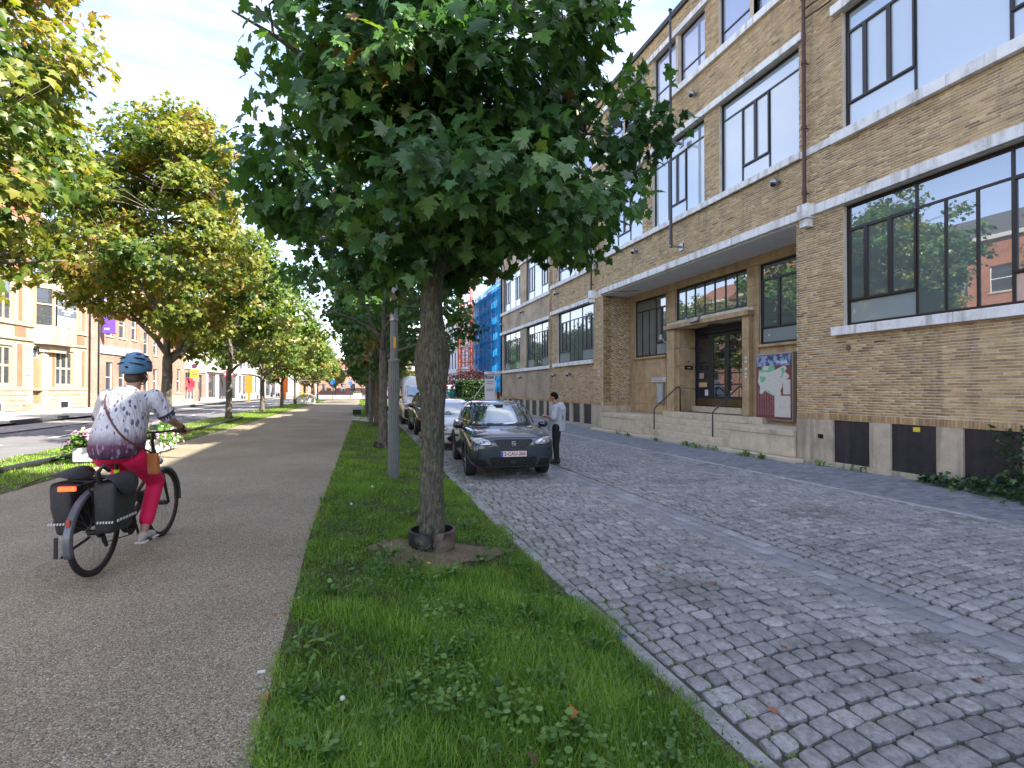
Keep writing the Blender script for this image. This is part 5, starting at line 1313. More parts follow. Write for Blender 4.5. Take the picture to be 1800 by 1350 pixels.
    for y in spec['axles']:
        for s in (-1,1): wheel(t, s*(Wd-.12), y, spec['wr'], .215)
    q = MB()
    for y in spec['axles']: q.box(-(Wd-.27), Wd-.27, y-.42, y+.42, .2, .72)
    q.build('wheel_well', M_well, t, world=False)
    for s in (-1,1):
        yv, zv = spec['mirror']; q = MB(); q.ball((s*(Wd+.07),yv,zv), .12, 12, 8, (1.0,.75,.68)).tube([(s*(Wd-.10),yv+.02,zv-.06),(s*(Wd+.02),yv,zv-.05)], .03, 8)
        q.build('side_mirror', spec.get('mirpaint', pm_), t, smooth=True, world=False)
    return t, patch, B
# dark blue-grey compact SUV
P_dark = paint('paint_dark_petrol', (.014,.031,.044), .35, .25)
suv = dict(L=4.14, W=1.78, paint=P_dark, wr=.33, axles=(-1.27,1.29), mirror=(-.72,1.02), mirpaint=mat('mirror_black',(.012,.014,.018),.2,coat=1), body=[
 (-2.055,.32,.50,.62,.60,.46,.72,.74),(-2.03,.25,.66,.78,.66,.60,.785,.81),(-1.95,.215,.76,.85,.72,.68,.84,.875),(-1.75,.21,.82,.885,.79,.74,.905,.945),(-1.35,.21,.85,.892,.84,.78,.955,1.0),(-.98,.21,.86,.892,.88,.80,.985,1.035),
 (-.3,.21,.87,.892,.91,.80,.98,1.03),(.6,.21,.87,.892,.93,.80,1.0,1.03),(1.4,.22,.86,.892,.95,.79,1.03,1.06),(1.8,.24,.82,.87,.95,.76,1.03,1.06),(2.0,.28,.76,.82,.92,.70,1.0,1.03),(2.06,.34,.68,.74,.84,.62,.94,.97)],
 cabin=[(.95,-1.10,1.96,.815,3.4),(1.02,-.98,1.93,.80,3.4),(1.15,-.80,1.86,.765,3.4),(1.30,-.58,1.76,.70,3.4),(1.43,-.36,1.64,.625,3.2),(1.485,-.24,1.56,.58,3.0),(1.515,-.10,1.45,.50,2.8),(1.528,.1,1.25,.36,2.6)])
c0, pt, B0 = make_car('parked_car', 'dark blue grey compact SUV facing the camera beside the kerb', 'car', suv, (3.36,11.93,-.25), R(-5.9))
pt('windscreen', [(1.035,-.725,.725),(1.2,-.675,.675),(1.35,-.60,.60),(1.44,-.53,.53)], M_cg, nu=16)
pt('wiper_cowl', [(1.01,-.74,.74),(1.036,-.735,.735)], M_clad, nu=16, sub=1, off=.006)
pt('sensor_housing', [(1.375,-.07,.07),(1.44,-.12,.12)], M_well, nu=4, off=.012)
pt('side_window', [(1.05,-.62,.30),(1.25,-.38,.30),(1.42,-.14,.30)], M_cgs, 's', mirror=True)
pt('side_window', [(1.05,.36,1.15),(1.25,.36,1.13),(1.42,.36,1.05)], M_cgs, 's', mirror=True)
pt('quarter_window', [(1.07,1.22,1.62),(1.25,1.19,1.55),(1.38,1.12,1.38)], M_cgs, 's', mirror=True, nu=5)
pt('rear_window', [(1.10,-.60,.60),(1.25,-.55,.55),(1.40,-.48,.48)], M_cgs, 'r')
pt('sill_cladding', [(.235,-.88,.90),(.36,-.88,.90)], M_clad, 's', mirror=True, off=.008)
for y in (-1.27,1.29):      # arch cladding rings
    q = MB()
    for s in (-1,1):
        pts = []
        for k in range(15):
            a = math.pi*(k/14)*1.02-.03; pts.append((s*.893, y+.40*math.cos(a), .34+.40*math.sin(a)))
        q.tube(pts, .035, 6, flat=.45)
    q.build('arch_cladding', M_clad, c0, smooth='auto', world=False)
pt('door_seam', [(.40,.312,.32),(1.03,.312,.32)], M_well, 's', mirror=True, nu=1, off=.001, th=.002, sub=8)
pt('door_seam', [(.40,-.80,-.792),(1.0,-.80,-.792)], M_well, 's', mirror=True, nu=1, off=.001, th=.002, sub=8)
pt('grille_backing', [(.628,-.25,.25),(.70,-.32,.32),(.775,-.385,.385),(.805,-.35,.35)], M_well, nu=14, off=.006)
def lattice(rows, cell, nm, zoff=.014, thick=.007, m=M_clad, parent=c0, B=B0, zig=.5):
    q = MB(); z0, z1 = rows[0][0], rows[-1][0]
    def hw(z):
        for a, b in zip(rows, rows[1:]):
            if a[0] <= z <= b[0]: k = (z-a[0])/(b[0]-a[0]); return a[1]+(b[1]-a[1])*k, a[2]+(b[2]-a[2])*k
        return rows[-1][1:]
    nz_ = max(2, int((z1-z0)/(cell*.5)))
    def pr(x, z):
        h = B.ray_cast(Vector((x,-6,z)), Vector((0,1,0))); return (h[0]-Vector((0,zoff,0))) if h[0] is not None else None
    for j in range(nz_):
        za, zb = z0+(z1-z0)*j/nz_, z0+(z1-z0)*(j+1)/nz_; l0, r0_ = hw((za+zb)/2); x = l0
        n = int((r0_-l0)/cell); 
        for k in range(n):
            xa = l0+(r0_-l0)*k/n; xb = l0+(r0_-l0)*(k+1)/n; xm = (xa+xb)/2
            if j % 2: A, C_, D = (xa,za),(xm,zb),(xb,za)
            else: A, C_, D = (xa,zb),(xm,za),(xb,zb)
            p, q2, r2 = pr(*A), pr(*C_), pr(*D)
            if p and q2 and r2: q.bar(p, q2, thick, thick); q.bar(q2, r2, thick, thick)
    return q.build(nm, m, parent, world=False)
M_lat = mat('grille_gloss_black', (.13,.135,.145), .3, metal=.6)
lattice([(.635,-.245,.245),(.70,-.31,.31),(.775,-.375,.375),(.798,-.35,.35)], .062, 'grille_mesh', m=M_lat, thick=.010)
q = MB(); fr_ = [(-.35,.805),(-.395,.778),(-.33,.70),(-.25,.622),(.25,.622),(.33,.70),(.395,.778),(.35,.805),(-.35,.805)]
P3 = [Vector((x, B0.ray_cast(Vector((x,-6,z)),Vector((0,1,0)))[0].y-.012, z)) for x,z in fr_]
q.tube(P3, .009, 6); q.build('grille_surround', M_lat, c0, smooth='auto', world=False)
# headlamps, daytime strips, lower grille and corner intakes
hl = pt('headlight', [(.70,.46,.62),(.735,.425,.74),(.79,.50,.815),(.835,.64,.83)], M_lamp, nu=8, mirror=True, off=.006)
pt('headlamp_reflector', [(.725,.48,.56),(.765,.50,.57)], M_chrome, nu=3, mirror=True, off=.010)
pt('headlamp_reflector', [(.735,.60,.69),(.785,.62,.70)], M_chrome, nu=3, mirror=True, off=.010)
pt('headlamp_shroud', [(.690,.44,.60),(.706,.43,.64)], M_well, nu=6, mirror=True, off=.009)
pt('daytime_light', [(.822,.60,.82),(.834,.65,.825)], M_pw, nu=6, mirror=True, off=.011)
pt('lower_grille', [(.275,-.40,.40),(.36,-.44,.44),(.455,-.47,.47)], M_well, nu=14, off=.006)
lattice([(.285,-.39,.39),(.36,-.43,.43),(.44,-.46,.46)], .085, 'grille_mesh', m=M_clad, thick=.009)
pt('corner_intake', [(.29,.50,.74),(.35,.53,.76),(.42,.60,.70)], M_well, nu=5, mirror=True, off=.006)
pt('corner_vent', [(.43,.74,.82),(.50,.72,.835),(.58,.73,.83)], M_clad, nu=5, mirror=True, off=.006)
pt('bumper_lip', [(.215,-.70,.70),(.235,-.78,.78),(.275,-.80,.80)], M_clad, nu=20, off=.016, th=.012)
pt('bumper_strut', [(.275,.42,.50),(.36,.465,.53),(.45,.50,.56)], M_clad, nu=2, mirror=True, off=.014, th=.01)
pt('radar_cover', [(.315,-.055,.055),(.385,-.055,.055)], M_clad, nu=2, off=.028)
yp = B0.ray_cast(Vector((0,-6,.52)),Vector((0,1,0)))[0].y-.03
np_ = MB().box(-.26,.26,yp,yp+.012,.465,.575).build('number_plate', M_platew, c0, world=False, bevel=.003)
MB().box(-.258,-.215,yp-.0015,yp,.467,.573).build('plate_band', M_plblue, np_, world=False)
FM = lambda x,y,z: Matrix.Translation((x,y,z)) @ Matrix(((1,0,0,0),(0,0,-1,0),(0,1,0,0),(0,0,0,1)))
text('2-CAU-266', .098, M_plred, np_, FM(.022,yp-.002,.5205), 'plate_lettering', bold=.0025, sxx=.93)
q = MB().box(-.27,.27,yp+.012,yp+.03,.455,.585); q.build('plate_holder', M_clad, c0, world=False)
ye = B0.ray_cast(Vector((0,-6,.73)),Vector((0,1,0)))[0].y-.02
q = MB(); e_ = .040; y_ = ye   # badge: a squared S in chrome bars
for (a,b,c,d) in ((-e_,e_,.754,.766),(-e_,-.018,.733,.754),(-e_,e_,.721,.733),(.018,e_,.700,.721),(-e_,e_,.688,.700)): q.box(a,b,y_-.008,y_+.01,c,d)
q.build('badge', M_chrome, c0, world=False, bevel=.003)
for s in (-1,1): MB().tube([(s*.60,-.22,1.475),(s*.605,-.05,1.53),(s*.60,.5,1.555),(s*.58,1.1,1.545),(s*.57,1.4,1.49)], .014, 8).build('roof_rail', M_clad, c0, smooth=True, world=False)
for s in (-1,1): MB().tube([(s*.70,-.86,1.06),(s*.655,-.62,1.24),(s*.60,-.36,1.41),(s*.585,-.25,1.465)], [.02,.018,.017,.015], 6).build('pillar', P_dark, c0, smooth=True, world=False)
pt('bonnet_seam', [(.83,-.66,.66),(.836,-.66,.66)], M_well, nu=20, off=.001, th=.002, sub=1)
q = MB()
for s in (-1,1):
    pts = []
    for (x,y) in ((.40,-1.85),(.50,-1.6),(.58,-1.3),(.64,-1.02)):
        h = B0.ray_cast(Vector((s*x,y,3)),Vector((0,0,-1))); pts.append(h[0]+Vector((0,0,.001)))
    q.tube(pts, .006, 5)
q.build('bonnet_crease', P_dark, c0, smooth=True, world=False)
q = MB()
for x in (-.45,.08):
    q.tube([(x,-1.03,1.035),(x+.45,-.985,1.055)], .007, 5)
q.build('wiper', M_clad, c0, world=False)
tag(MB().box(-.02,.06,-.04,.04,0,.005).build('litter', M_wp), 'crumpled white paper scrap on the setts beside the front wheel', 'litter').location = (2.22,9.6,-.245)

# white hatchback behind it
P_wh = paint('paint_white', (.62,.62,.60), 0, .3)
hat = dict(L=4.03, W=1.74, paint=P_wh, wr=.31, axles=(-1.20,1.30), mirror=(-.62,.98), body=[
 (-2.01,.34,.45,.58,.56,.42,.64,.66),(-1.97,.25,.62,.76,.60,.55,.69,.72),(-1.88,.20,.72,.83,.66,.62,.75,.80),(-1.65,.20,.79,.865,.73,.70,.83,.89),(-1.25,.20,.83,.87,.80,.75,.90,.965),(-.95,.20,.84,.872,.84,.77,.95,1.0),
 (-.3,.20,.85,.872,.86,.77,.94,1.0),(.6,.20,.85,.872,.88,.77,.96,1.0),(1.4,.22,.84,.868,.90,.76,1.0,1.03),(1.8,.26,.80,.84,.90,.72,1.0,1.03),(1.98,.30,.72,.78,.86,.66,.96,.99),(2.015,.38,.62,.70,.78,.58,.90,.93)],
 cabin=[(.90,-1.22,1.92,.79,3.2),(.98,-1.06,1.88,.77,3.2),(1.12,-.84,1.80,.73,3.2),(1.27,-.58,1.70,.66,3.1),(1.38,-.36,1.58,.59,3.0),(1.43,-.22,1.48,.53,2.8),(1.46,-.02,1.34,.45,2.6),(1.472,.15,1.15,.33,2.5)])
c1, p1, B1 = make_car('parked_car', 'small white hatchback parked right behind the dark SUV', 'car', hat, (3.30,17.0,-.25), R(-1.5))
p1('windscreen', [(.99,-.70,.70),(1.15,-.645,.645),(1.30,-.565,.565),(1.395,-.48,.48)], M_cg, nu=14)
p1('side_window', [(1.0,-.62,.35),(1.2,-.36,.35),(1.36,-.12,.33)], M_cgs, 's', mirror=True); p1('side_window', [(1.0,.40,1.45),(1.2,.40,1.38),(1.36,.38,1.15)], M_cgs, 's', mirror=True); p1('rear_window', [(1.06,-.58,.58),(1.22,-.53,.53),(1.36,-.45,.45)], M_cgs, 'r')
p1('headlight', [(.60,.50,.66),(.66,.46,.78),(.74,.52,.81),(.83,.66,.79)], M_lamp, nu=8, mirror=True, off=.006); p1('headlamp_reflector', [(.66,.56,.66),(.73,.57,.67)], M_chrome, nu=4, mirror=True, off=.011)
p1('lower_grille', [(.28,-.42,.42),(.38,-.50,.50),(.47,-.36,.36)], M_well, nu=12, off=.006); p1('bumper_strip', [(.485,-.55,.55),(.52,-.55,.55)], M_clad, nu=12, off=.01)
p1('corner_intake', [(.42,.60,.78),(.50,.62,.79)], M_clad, nu=6, mirror=True, off=.008); p1('bonnet_seam', [(.745,-.58,.58),(.751,-.58,.58)], M_well, nu=16, off=.001, th=.002, sub=1)
tag(MB().cyl((3.0,16.42,.93),(3.0,16.44,.96),.001,4).build('aerial', M_blk), None); bpy.data.objects.remove(bpy.data.objects['aerial'])
# black SUV behind the hatchback
P_bk = paint('paint_black', (.010,.010,.012), .1, .2)
s2 = dict(suv); s2['paint'] = P_bk; s2['mirpaint'] = P_bk
c2, p2, B2 = make_car('parked_car', 'black SUV parked between the white hatchback and the white van', 'car', s2, (3.50,22.3,-.25), R(-1.5)); c2.scale = (1.04,1.08,1.12)
p2('windscreen', [(1.035,-.725,.725),(1.2,-.675,.675),(1.35,-.60,.60),(1.44,-.53,.53)], M_cg, nu=14); p2('side_window', [(1.05,-.62,.30),(1.25,-.38,.30),(1.42,-.14,.30)], M_cgs, 's', mirror=True); p2('side_window', [(1.05,.36,1.5),(1.25,.36,1.45),(1.40,.36,1.25)], M_cgs, 's', mirror=True)
p2('headlight', [(.70,.46,.62),(.735,.425,.74),(.79,.50,.815),(.835,.64,.83)], M_lamp, nu=8, mirror=True, off=.006); p2('grille_backing', [(.60,-.25,.25),(.775,-.385,.385),(.805,-.35,.35)], M_well, nu=10, off=.006)
p2('number_plate', [(.46,-.26,.26),(.57,-.26,.26)], M_platew, nu=6, off=.02); p2('sill_cladding', [(.235,-.88,.90),(.36,-.88,.90)], M_clad, 's', mirror=True, off=.008)
# white van
van = dict(L=5.6, W=2.02, paint=P_wh, wr=.34, axles=(-1.85,1.75), mirror=(-1.55,1.38), mirpaint=M_clad, body=[
 (-2.80,.34,.60,.76,.72,.60,.86,.88),(-2.76,.26,.80,.90,.80,.74,.98,1.02),(-2.66,.24,.88,.97,.90,.82,1.08,1.14),(-2.4,.24,.95,1.0,1.0,.88,1.20,1.27),(-2.1,.24,.97,1.01,1.1,.90,1.30,1.36),(-1.7,.24,.98,1.01,1.1,.92,1.34,1.38),
 (0,.24,.98,1.01,1.1,.93,1.35,1.38),(2.0,.24,.98,1.01,1.1,.93,1.35,1.38),(2.65,.28,.96,1.0,1.1,.92,1.35,1.38),(2.8,.34,.92,.97,1.1,.9,1.33,1.36)],
 cabin=[(1.2,-2.38,2.80,.995,6),(1.36,-2.20,2.80,.985,6),(1.7,-1.88,2.79,.955,6),(2.0,-1.58,2.77,.925,6),(2.12,-1.42,2.76,.905,6),(2.3,-1.2,2.75,.87,6),(2.42,-1.0,2.72,.80,5),(2.48,-.7,2.6,.66,4)])
c3, p3, B3 = make_car('parked_van', 'tall white delivery van with black bumper parked behind the black SUV', 'van', van, (3.72,29.4,-.25), R(-1.7), 'cars parked along the verge')
p3('windscreen', [(1.40,-.82,.82),(1.7,-.79,.79),(1.98,-.73,.73)], M_cg, nu=14); p3('side_window', [(1.40,-1.75,-.75),(1.65,-1.52,-.75),(1.95,-1.25,-.78)], M_cgs, 's', mirror=True)
p3('bumper', [(.26,-.84,.84),(.55,-.90,.90),(.80,-.88,.88)], M_clad, nu=18, off=.02, th=.02); p3('grille', [(.84,-.50,.50),(1.0,-.56,.56)], M_clad, nu=12, off=.01)
p3('headlight', [(.88,.62,.82),(1.0,.64,.93),(1.16,.76,.94)], M_lamp, nu=8, mirror=True, off=.008); p3('number_plate', [(.50,-.26,.26),(.61,-.26,.26)], M_platew, nu=6, off=.05)
p3('side_rubbing_strip', [(.62,-1.4,1.3),(.70,-1.4,1.3)], M_clad, 's', mirror=True, off=.01)
p3('parking_disc', [(1.78,-.14,.06),(1.86,-.17,.09),(1.90,-.12,.04)], M_well, nu=5, off=.012)
# more cars far behind
def tree_copy(o, **k): return copy_tree(o, **k)
tree_copy(c1, loc=(3.9,37.5,-.25), rz=R(-1.7), label='small pale car seen far behind the van'); 
tree_copy(c2, loc=(4.05,43.2,-.25), rz=R(-1.7), label='dark car at the far end of the parked row')
tree_copy(c1, loc=(6.6,60.5,-.2), rz=R(-20), label='silver roofed car standing near the green site fence')
tree_copy(c0, loc=(-21,110,-.1), rz=R(80), label='dark car crossing at the far junction')
# ---------------- people and bicycle ----------------
def organic(items, voxel, smooth=6, fac=.5):
    q = MB()
    for it in items:
        if it[0] == 'c': _, p, e, r0, r1 = it; q.tube([p, e], [r0, r1], 14); q.ball(p, r0*.99, 12, 8); q.ball(e, r1*.99, 12, 8)
        elif it[0] == 'e': q.ball(it[1], 1, 16, 12, it[2])
        elif it[0] == 't': q.tube(it[1], it[2], 20, flat=it[3] if len(it) > 3 else 1)
    me = bpy.data.meshes.new('o'); me.from_pydata(q.v, [], q.f); o = bpy.data.objects.new('tmp', me); COL.objects.link(o)
    m = o.modifiers.new('r','REMESH'); m.mode = 'VOXEL'; m.voxel_size = voxel
    m = o.modifiers.new('s','SMOOTH'); m.iterations = smooth; m.factor = fac
    r = evalmesh(o); bpy.data.objects.remove(o); return r
def ring_loft(rings, n=36, rip=0, seed=1, cap=(True,False)):
    """cloth: rings (centre, rx, ry, tilt matrix or None) lofted, with soft folds"""
    rg = random.Random(seed); ph = [rg.uniform(0,6.28) for _ in range(6)]; V = []; F = []
    for j, (c, rx, ry, am) in enumerate(rings):
        for k in range(n):
            a = 2*math.pi*k/n; f = 1+am*(math.sin(7*a+ph[0]+j*.25)*.5+math.sin(12*a+ph[1]-j*.35)*.35+math.sin(19*a+ph[2])*.3)
            V.append((c[0]+rx*math.cos(a)*f, c[1]+ry*math.sin(a)*f, c[2]))
    for j in range(len(rings)-1):
        for k in range(n): F.append((j*n+k, j*n+(k+1)%n, (j+1)*n+(k+1)%n, (j+1)*n+k))
    if cap[0]: F.append(tuple(range(n-1,-1,-1)))
    if cap[1]: F.append(tuple((len(rings)-1)*n+k for k in range(n)))
    return V, F
M_skin = mat('skin', (.42,.235,.165), .5, nz=(8,.08), bump=(60,.15,.002)); M_skin2 = mat('skin_tanned', (.36,.19,.125), .5, nz=(8,.08))
M_hairb = mat('hair_black', (.010,.008,.007), .9, spec=.1, bump=(90,.8,.004)); M_hairg = mat('hair_short_brown', (.06,.04,.03), .6, bump=(80,.8,.004))
M_tee = mat('tee_grey', (.42,.45,.48), .9, nz=(4,.06), bump=(9,.5,.03)); M_blackc = mat('black_cloth', (.012,.012,.014), .85, bump=(12,.5,.02)); M_shoeb = mat('black_shoe', (.012,.012,.012), .5)
def hand(items_pos, wrist, palm_dir, up, s=1.0, curl=.6, side=1):
    """palm and five bent fingers as capsules"""
    w_ = Vector(wrist); d = Vector(palm_dir).normalized(); u = Vector(up); u = (u-d*u.dot(d)).normalized(); sd_ = d.cross(u)*side; it = []
    pc = w_+d*.045*s; it.append(('e', pc, (.036*s,.036*s,.030*s))); it.append(('c', w_, w_+d*.03*s, .026*s, .03*s))
    for k, (o, L_) in enumerate(((-.030,.058),(-.010,.068),(.010,.064),(.029,.050))):
        b = pc+sd_*o*s+d*.028*s; m_ = b+(d*math.cos(curl)-u*math.sin(curl))*L_*.5*s; e = m_+(d*math.cos(curl*2.2)-u*math.sin(curl*2.2))*L_*.5*s
        it.append(('c', b, m_, .0098*s, .009*s)); it.append(('c', m_, e, .009*s, .0075*s))
    b = w_-sd_*.028*s+d*.02*s; m_ = b-sd_*.022*s+d*.022*s-u*.01*s; e = m_+d*.026*s-u*.012*s
    it.append(('c', b, m_, .0125*s, .011*s)); it.append(('c', m_, e, .011*s, .009*s)); return it
# --- man with a phone ---
man = thing('person', 'man in loose pale grey tee and black trousers looking at a phone beside the SUV', 'person', (4.88,11.85,-.25), R(58))
LH, RH = (-.085,.33,1.17), (.075,.31,1.13)
items = [('c',(-.09,0,.86),(-.10,.015,.47),.088,.058),('c',(-.10,.015,.47),(-.105,-.02,.09),.054,.036),('c',(.09,0,.86),(.105,.03,.47),.088,.058),('c',(.105,.03,.47),(.115,.02,.09),.054,.036),
 ('c',(-.105,-.05,.045),(-.115,.14,.035),.042,.034),('c',(.115,-.01,.045),(.135,.18,.035),.042,.034),('e',(0,0,.92),(.165,.115,.13)),
 ('t',[(0,0,.90),(0,.0,1.05),(0,-.01,1.2),(0,-.02,1.33),(0,-.005,1.42)],[.15,.135,.155,.17,.10],.66),('e',(-.15,-.01,1.38),(.075,.065,.065)),('e',(.15,-.01,1.38),(.075,.065,.065)),
 ('c',(0,.005,1.40),(0,.05,1.51),.062,.056),('e',(0,.085,1.615),(.074,.092,.10)),('e',(0,.105,1.57),(.058,.068,.07)),('c',(0,.165,1.60),(0,.188,1.575),.012,.014),('e',(0,.165,1.545),(.026,.014,.012)),('e',(-.076,.075,1.59),(.012,.022,.03)),('e',(.076,.075,1.59),(.012,.022,.03)),
 ('c',(-.19,-.01,1.37),(-.225,.03,1.10),.05,.042),('c',(-.225,.03,1.10),(-.10,.26,1.14),.041,.028),('c',(.19,-.01,1.37),(.235,.02,1.10),.05,.042),('c',(.235,.02,1.10),(.09,.25,1.11),.041,.028)]
items += hand(None, (-.10,.26,1.14), (.25,.9,.35), (0,-.3,1), 1.0, .7, 1); items += hand(None, (.09,.25,1.11), (-.3,.9,.25), (0,-.3,1), 1.0, .7, -1)
link('body', organic(items, .0075, 5), M_skin2, man, smooth=True, world=False)
tee = [('t',[(0,.0,.78),(0,.0,.9),(0,-.01,1.05),(0,-.015,1.2),(0,-.03,1.33),(0,-.02,1.41),(0,.0,1.45)],[.215,.212,.205,.205,.205,.165,.085],.70),('e',(-.17,-.015,1.37),(.085,.08,.07)),('e',(.17,-.015,1.37),(.085,.08,.07)),
 ('c',(-.20,-.01,1.35),(-.245,.03,1.12),.082,.088),('c',(.20,-.01,1.35),(.255,.02,1.12),.082,.088)]
o = link('t_shirt', organic(tee, .012, 8), M_tee, man, smooth=True, world=False)
q = MB(); rg = random.Random(3)      # back print: a line of small letters, a picture block, a small block
for k in range(9): q.box(-.12+k*.027, -.12+k*.027+.018, -.176, -.166, 1.255+rg.uniform(-.005,.005), 1.30)
for k in range(7): q.box(-.06+k*.03, -.06+k*.03+.02, -.1755, -.166, 1.21, 1.225)
M_prt = mat('shirt_print', (.26,.27,.25), .9); q.box(-.14,-.02,-.176,-.166,1.06,1.20).box(.01,.13,-.174,-.16,1.0,1.06)
q.build('shirt_print', M_prt, man, world=False)
link('trousers', organic([('e',(0,0,.90),(.18,.13,.12)),('c',(-.09,0,.86),(-.10,.015,.47),.105,.078),('c',(-.10,.015,.47),(-.105,-.015,.10),.074,.064),('c',(.09,0,.86),(.105,.03,.47),.105,.078),('c',(.105,.03,.47),(.115,.02,.10),.074,.064)], .011, 5), M_blackc, man, smooth=True, world=False)
for s, y in ((-1,-.03),(1,.01)): link('shoe', organic([('c',(s*.112,y-.03,.048),(s*.12,y+.16,.04),.05,.042),('e',(s*.112,y-.02,.08),(.045,.06,.045))], .009, 3), M_shoeb, man, smooth=True, world=False)
link('hair', organic([('e',(0,.068,1.645),(.084,.098,.088)),('e',(0,.03,1.61),(.074,.07,.07))], .009, 3), M_hairb, man, smooth=True, world=False)
q = MB()
for s in (-1,1): q.ball((s*.03,.168,1.612),.009,8,6)
q.build('eye', M_blk, man, world=False)
ph_ = thing('smartphone', 'black smartphone held in the hands of the man beside the SUV', 'phone', (0,0,0)); ph_.location = man.location; ph_.rotation_euler = man.rotation_euler
MB().mbox(Matrix.Translation((-.005,.355,1.185)) @ Matrix.Rotation(R(-50),4,'X'), .037,.004,.075).build('case', M_blk, ph_, world=False, bevel=.003)
MB().mbox(Matrix.Translation((-.005,.352,1.188)) @ Matrix.Rotation(R(-50),4,'X'), .034,.0045,.070).build('screen', glassmat('phone_screen',(.02,.03,.04),.2), ph_, world=False)

# --- bicycle ---
bk = thing('bicycle', 'black city bicycle with two panniers, ridden away along the path', 'bicycle', (-1.93,5.80,0), R(-7.1))
M_bkf = mat('bike_frame', (.030,.045,.048), .35, coat=.6); M_bkb = mat('bike_black', (.012,.012,.013), .5); M_spoke = mat('spoke', (.30,.30,.31), .35, metal=.8); M_gum = mat('tyre_brown_wall', (.05,.03,.024), .8)
RA, FA = Vector((0,-.58,.355)), Vector((0,.60,.355)); BB = Vector((0,-.09,.29))
def bwheel(c, nm):
    M = Matrix.Translation(c) @ Matrix.Rotation(R(90),4,'Y')
    pr = [(.315+.040*0,0)]; pf = []
    ring = [( .334+.021*math.cos(a), .021*math.sin(a)) for a in [2*math.pi*k/8 for k in range(8)]]
    V = []; F = []; n = 48
    for j in range(n):
        a = 2*math.pi*j/n
        for (r_, x) in ring: V.append(c+Vector((x, r_*math.cos(a), r_*math.sin(a))))
    for j in range(n):
        for k in range(8): F.append((j*8+k, ((j+1)%n)*8+k, ((j+1)%n)*8+(k+1)%8, j*8+(k+1)%8))
    q = MB(); q.add(V, F); w_ = q.build(nm, M_tyre, bk, smooth=True, world=False)
    V = []; F = []; ring = [(.318,-.010),(.318,.010),(.302,.009),(.300,0),(.302,-.009)]
    for j in range(n):
        a = 2*math.pi*j/n
        for (r_, x) in ring: V.append(c+Vector((x, r_*math.cos(a), r_*math.sin(a))))
    for j in range(n):
        for k in range(5): F.append((j*5+k, ((j+1)%n)*5+k, ((j+1)%n)*5+(k+1)%5, j*5+(k+1)%5))
    q = MB(); q.add(V, F); q.build('rim', M_gum, w_, smooth=True, world=False)
    q = MB()
    for k in range(32):
        a = 2*math.pi*k/32; b = a+(.55 if k%4 < 2 else -.55); s = 1 if k%2 else -1
        q.tube([c+Vector((s*.025,.030*math.cos(b),.030*math.sin(b))), c+Vector((0,.303*math.cos(a),.303*math.sin(a)))], .0014, 4, caps=False)
    q.build('spoke', M_spoke, w_, world=False)
    MB().cyl(c-Vector((.05,0,0)), c+Vector((.05,0,0)), .024, 14).build('hub', M_bkb, w_, smooth='auto', world=False)
bwheel(RA,'wheel'); bwheel(FA,'wheel')
HT, HB = Vector((0,.40,.93)), Vector((0,.455,.70)); ST = Vector((0,-.25,.74))
q = MB(); q.tube([HT,HB],.022,12).tube([HB,(0,.25,.50),BB],[.024,.03,.026],12).tube([HT-Vector((0,0,.10)),(0,.18,.62),(0,-.14,.42)],[.019,.019,.019],10).tube([BB,ST],.018,10)
for s in (-1,1): q.tube([BB+Vector((s*.03,0,0)),RA+Vector((s*.065,0,0))],[.013,.010],8).tube([ST,RA+Vector((s*.065,0,0))],.010,8)
q.build('frame', M_bkf, bk, smooth='auto', world=False)
q = MB()
for s in (-1,1): q.tube([HB+Vector((s*.055,.01,-.02)),FA+Vector((s*.060,.0,.0))],[.018,.012],10)
q.tube([HB+Vector((-.06,.01,-.01)),HB+Vector((.06,.01,-.01))],.02,8); q.build('fork', M_bkb, bk, smooth='auto', world=False)
sp_ = MB().cyl(ST,(0,-.285,.93),.0145,10).build('seat_post', M_bkb, bk, world=False)
yb = mat('lime_band', (.62,.85,.02), .5); MB().cyl((0,-.262,.80),(0,-.266,.832),.021,12).build('lime_band', yb, bk, world=False)
q = MB(); q.ball((0,-.335,.965),1,16,10,(.090,.10,.035)).ball((0,-.20,.965),1,14,8,(.035,.13,.028)); q.build('saddle', M_bkb, bk, smooth=True, world=False)
q = MB().tube([HT,(0,.37,1.02),(0,.385,1.10)],.016,10).tube([(-.31,.32,1.125),(-.20,.35,1.13),(-.06,.40,1.11),(.06,.40,1.11),(.20,.35,1.13),(.31,.32,1.125)],.012,10)
q.build('handlebar', M_bkb, bk, smooth='auto', world=False)
for s in (-1,1): MB().tube([(s*.20,.35,1.13),(s*.33,.31,1.125)],.018,10).build('grip', M_bkb, bk, smooth='auto', world=False); MB().tube([(s*.17,.37,1.125),(s*.23,.41,1.10),(s*.30,.38,1.09)],.006,6).build('brake_lever', M_bkb, bk, world=False)
MB().mbox(Matrix.Translation((0,.40,1.155)) @ Matrix.Rotation(R(-25),4,'X'),.038,.006,.03).build('display', glassmat('bike_display',(.14,.2,.2),.3), bk, world=False, bevel=.002)
MB().ball((0,.53,.80),.035,10,8,(1,.8,1)).build('headlight', M_lamp, bk, smooth=True, world=False)
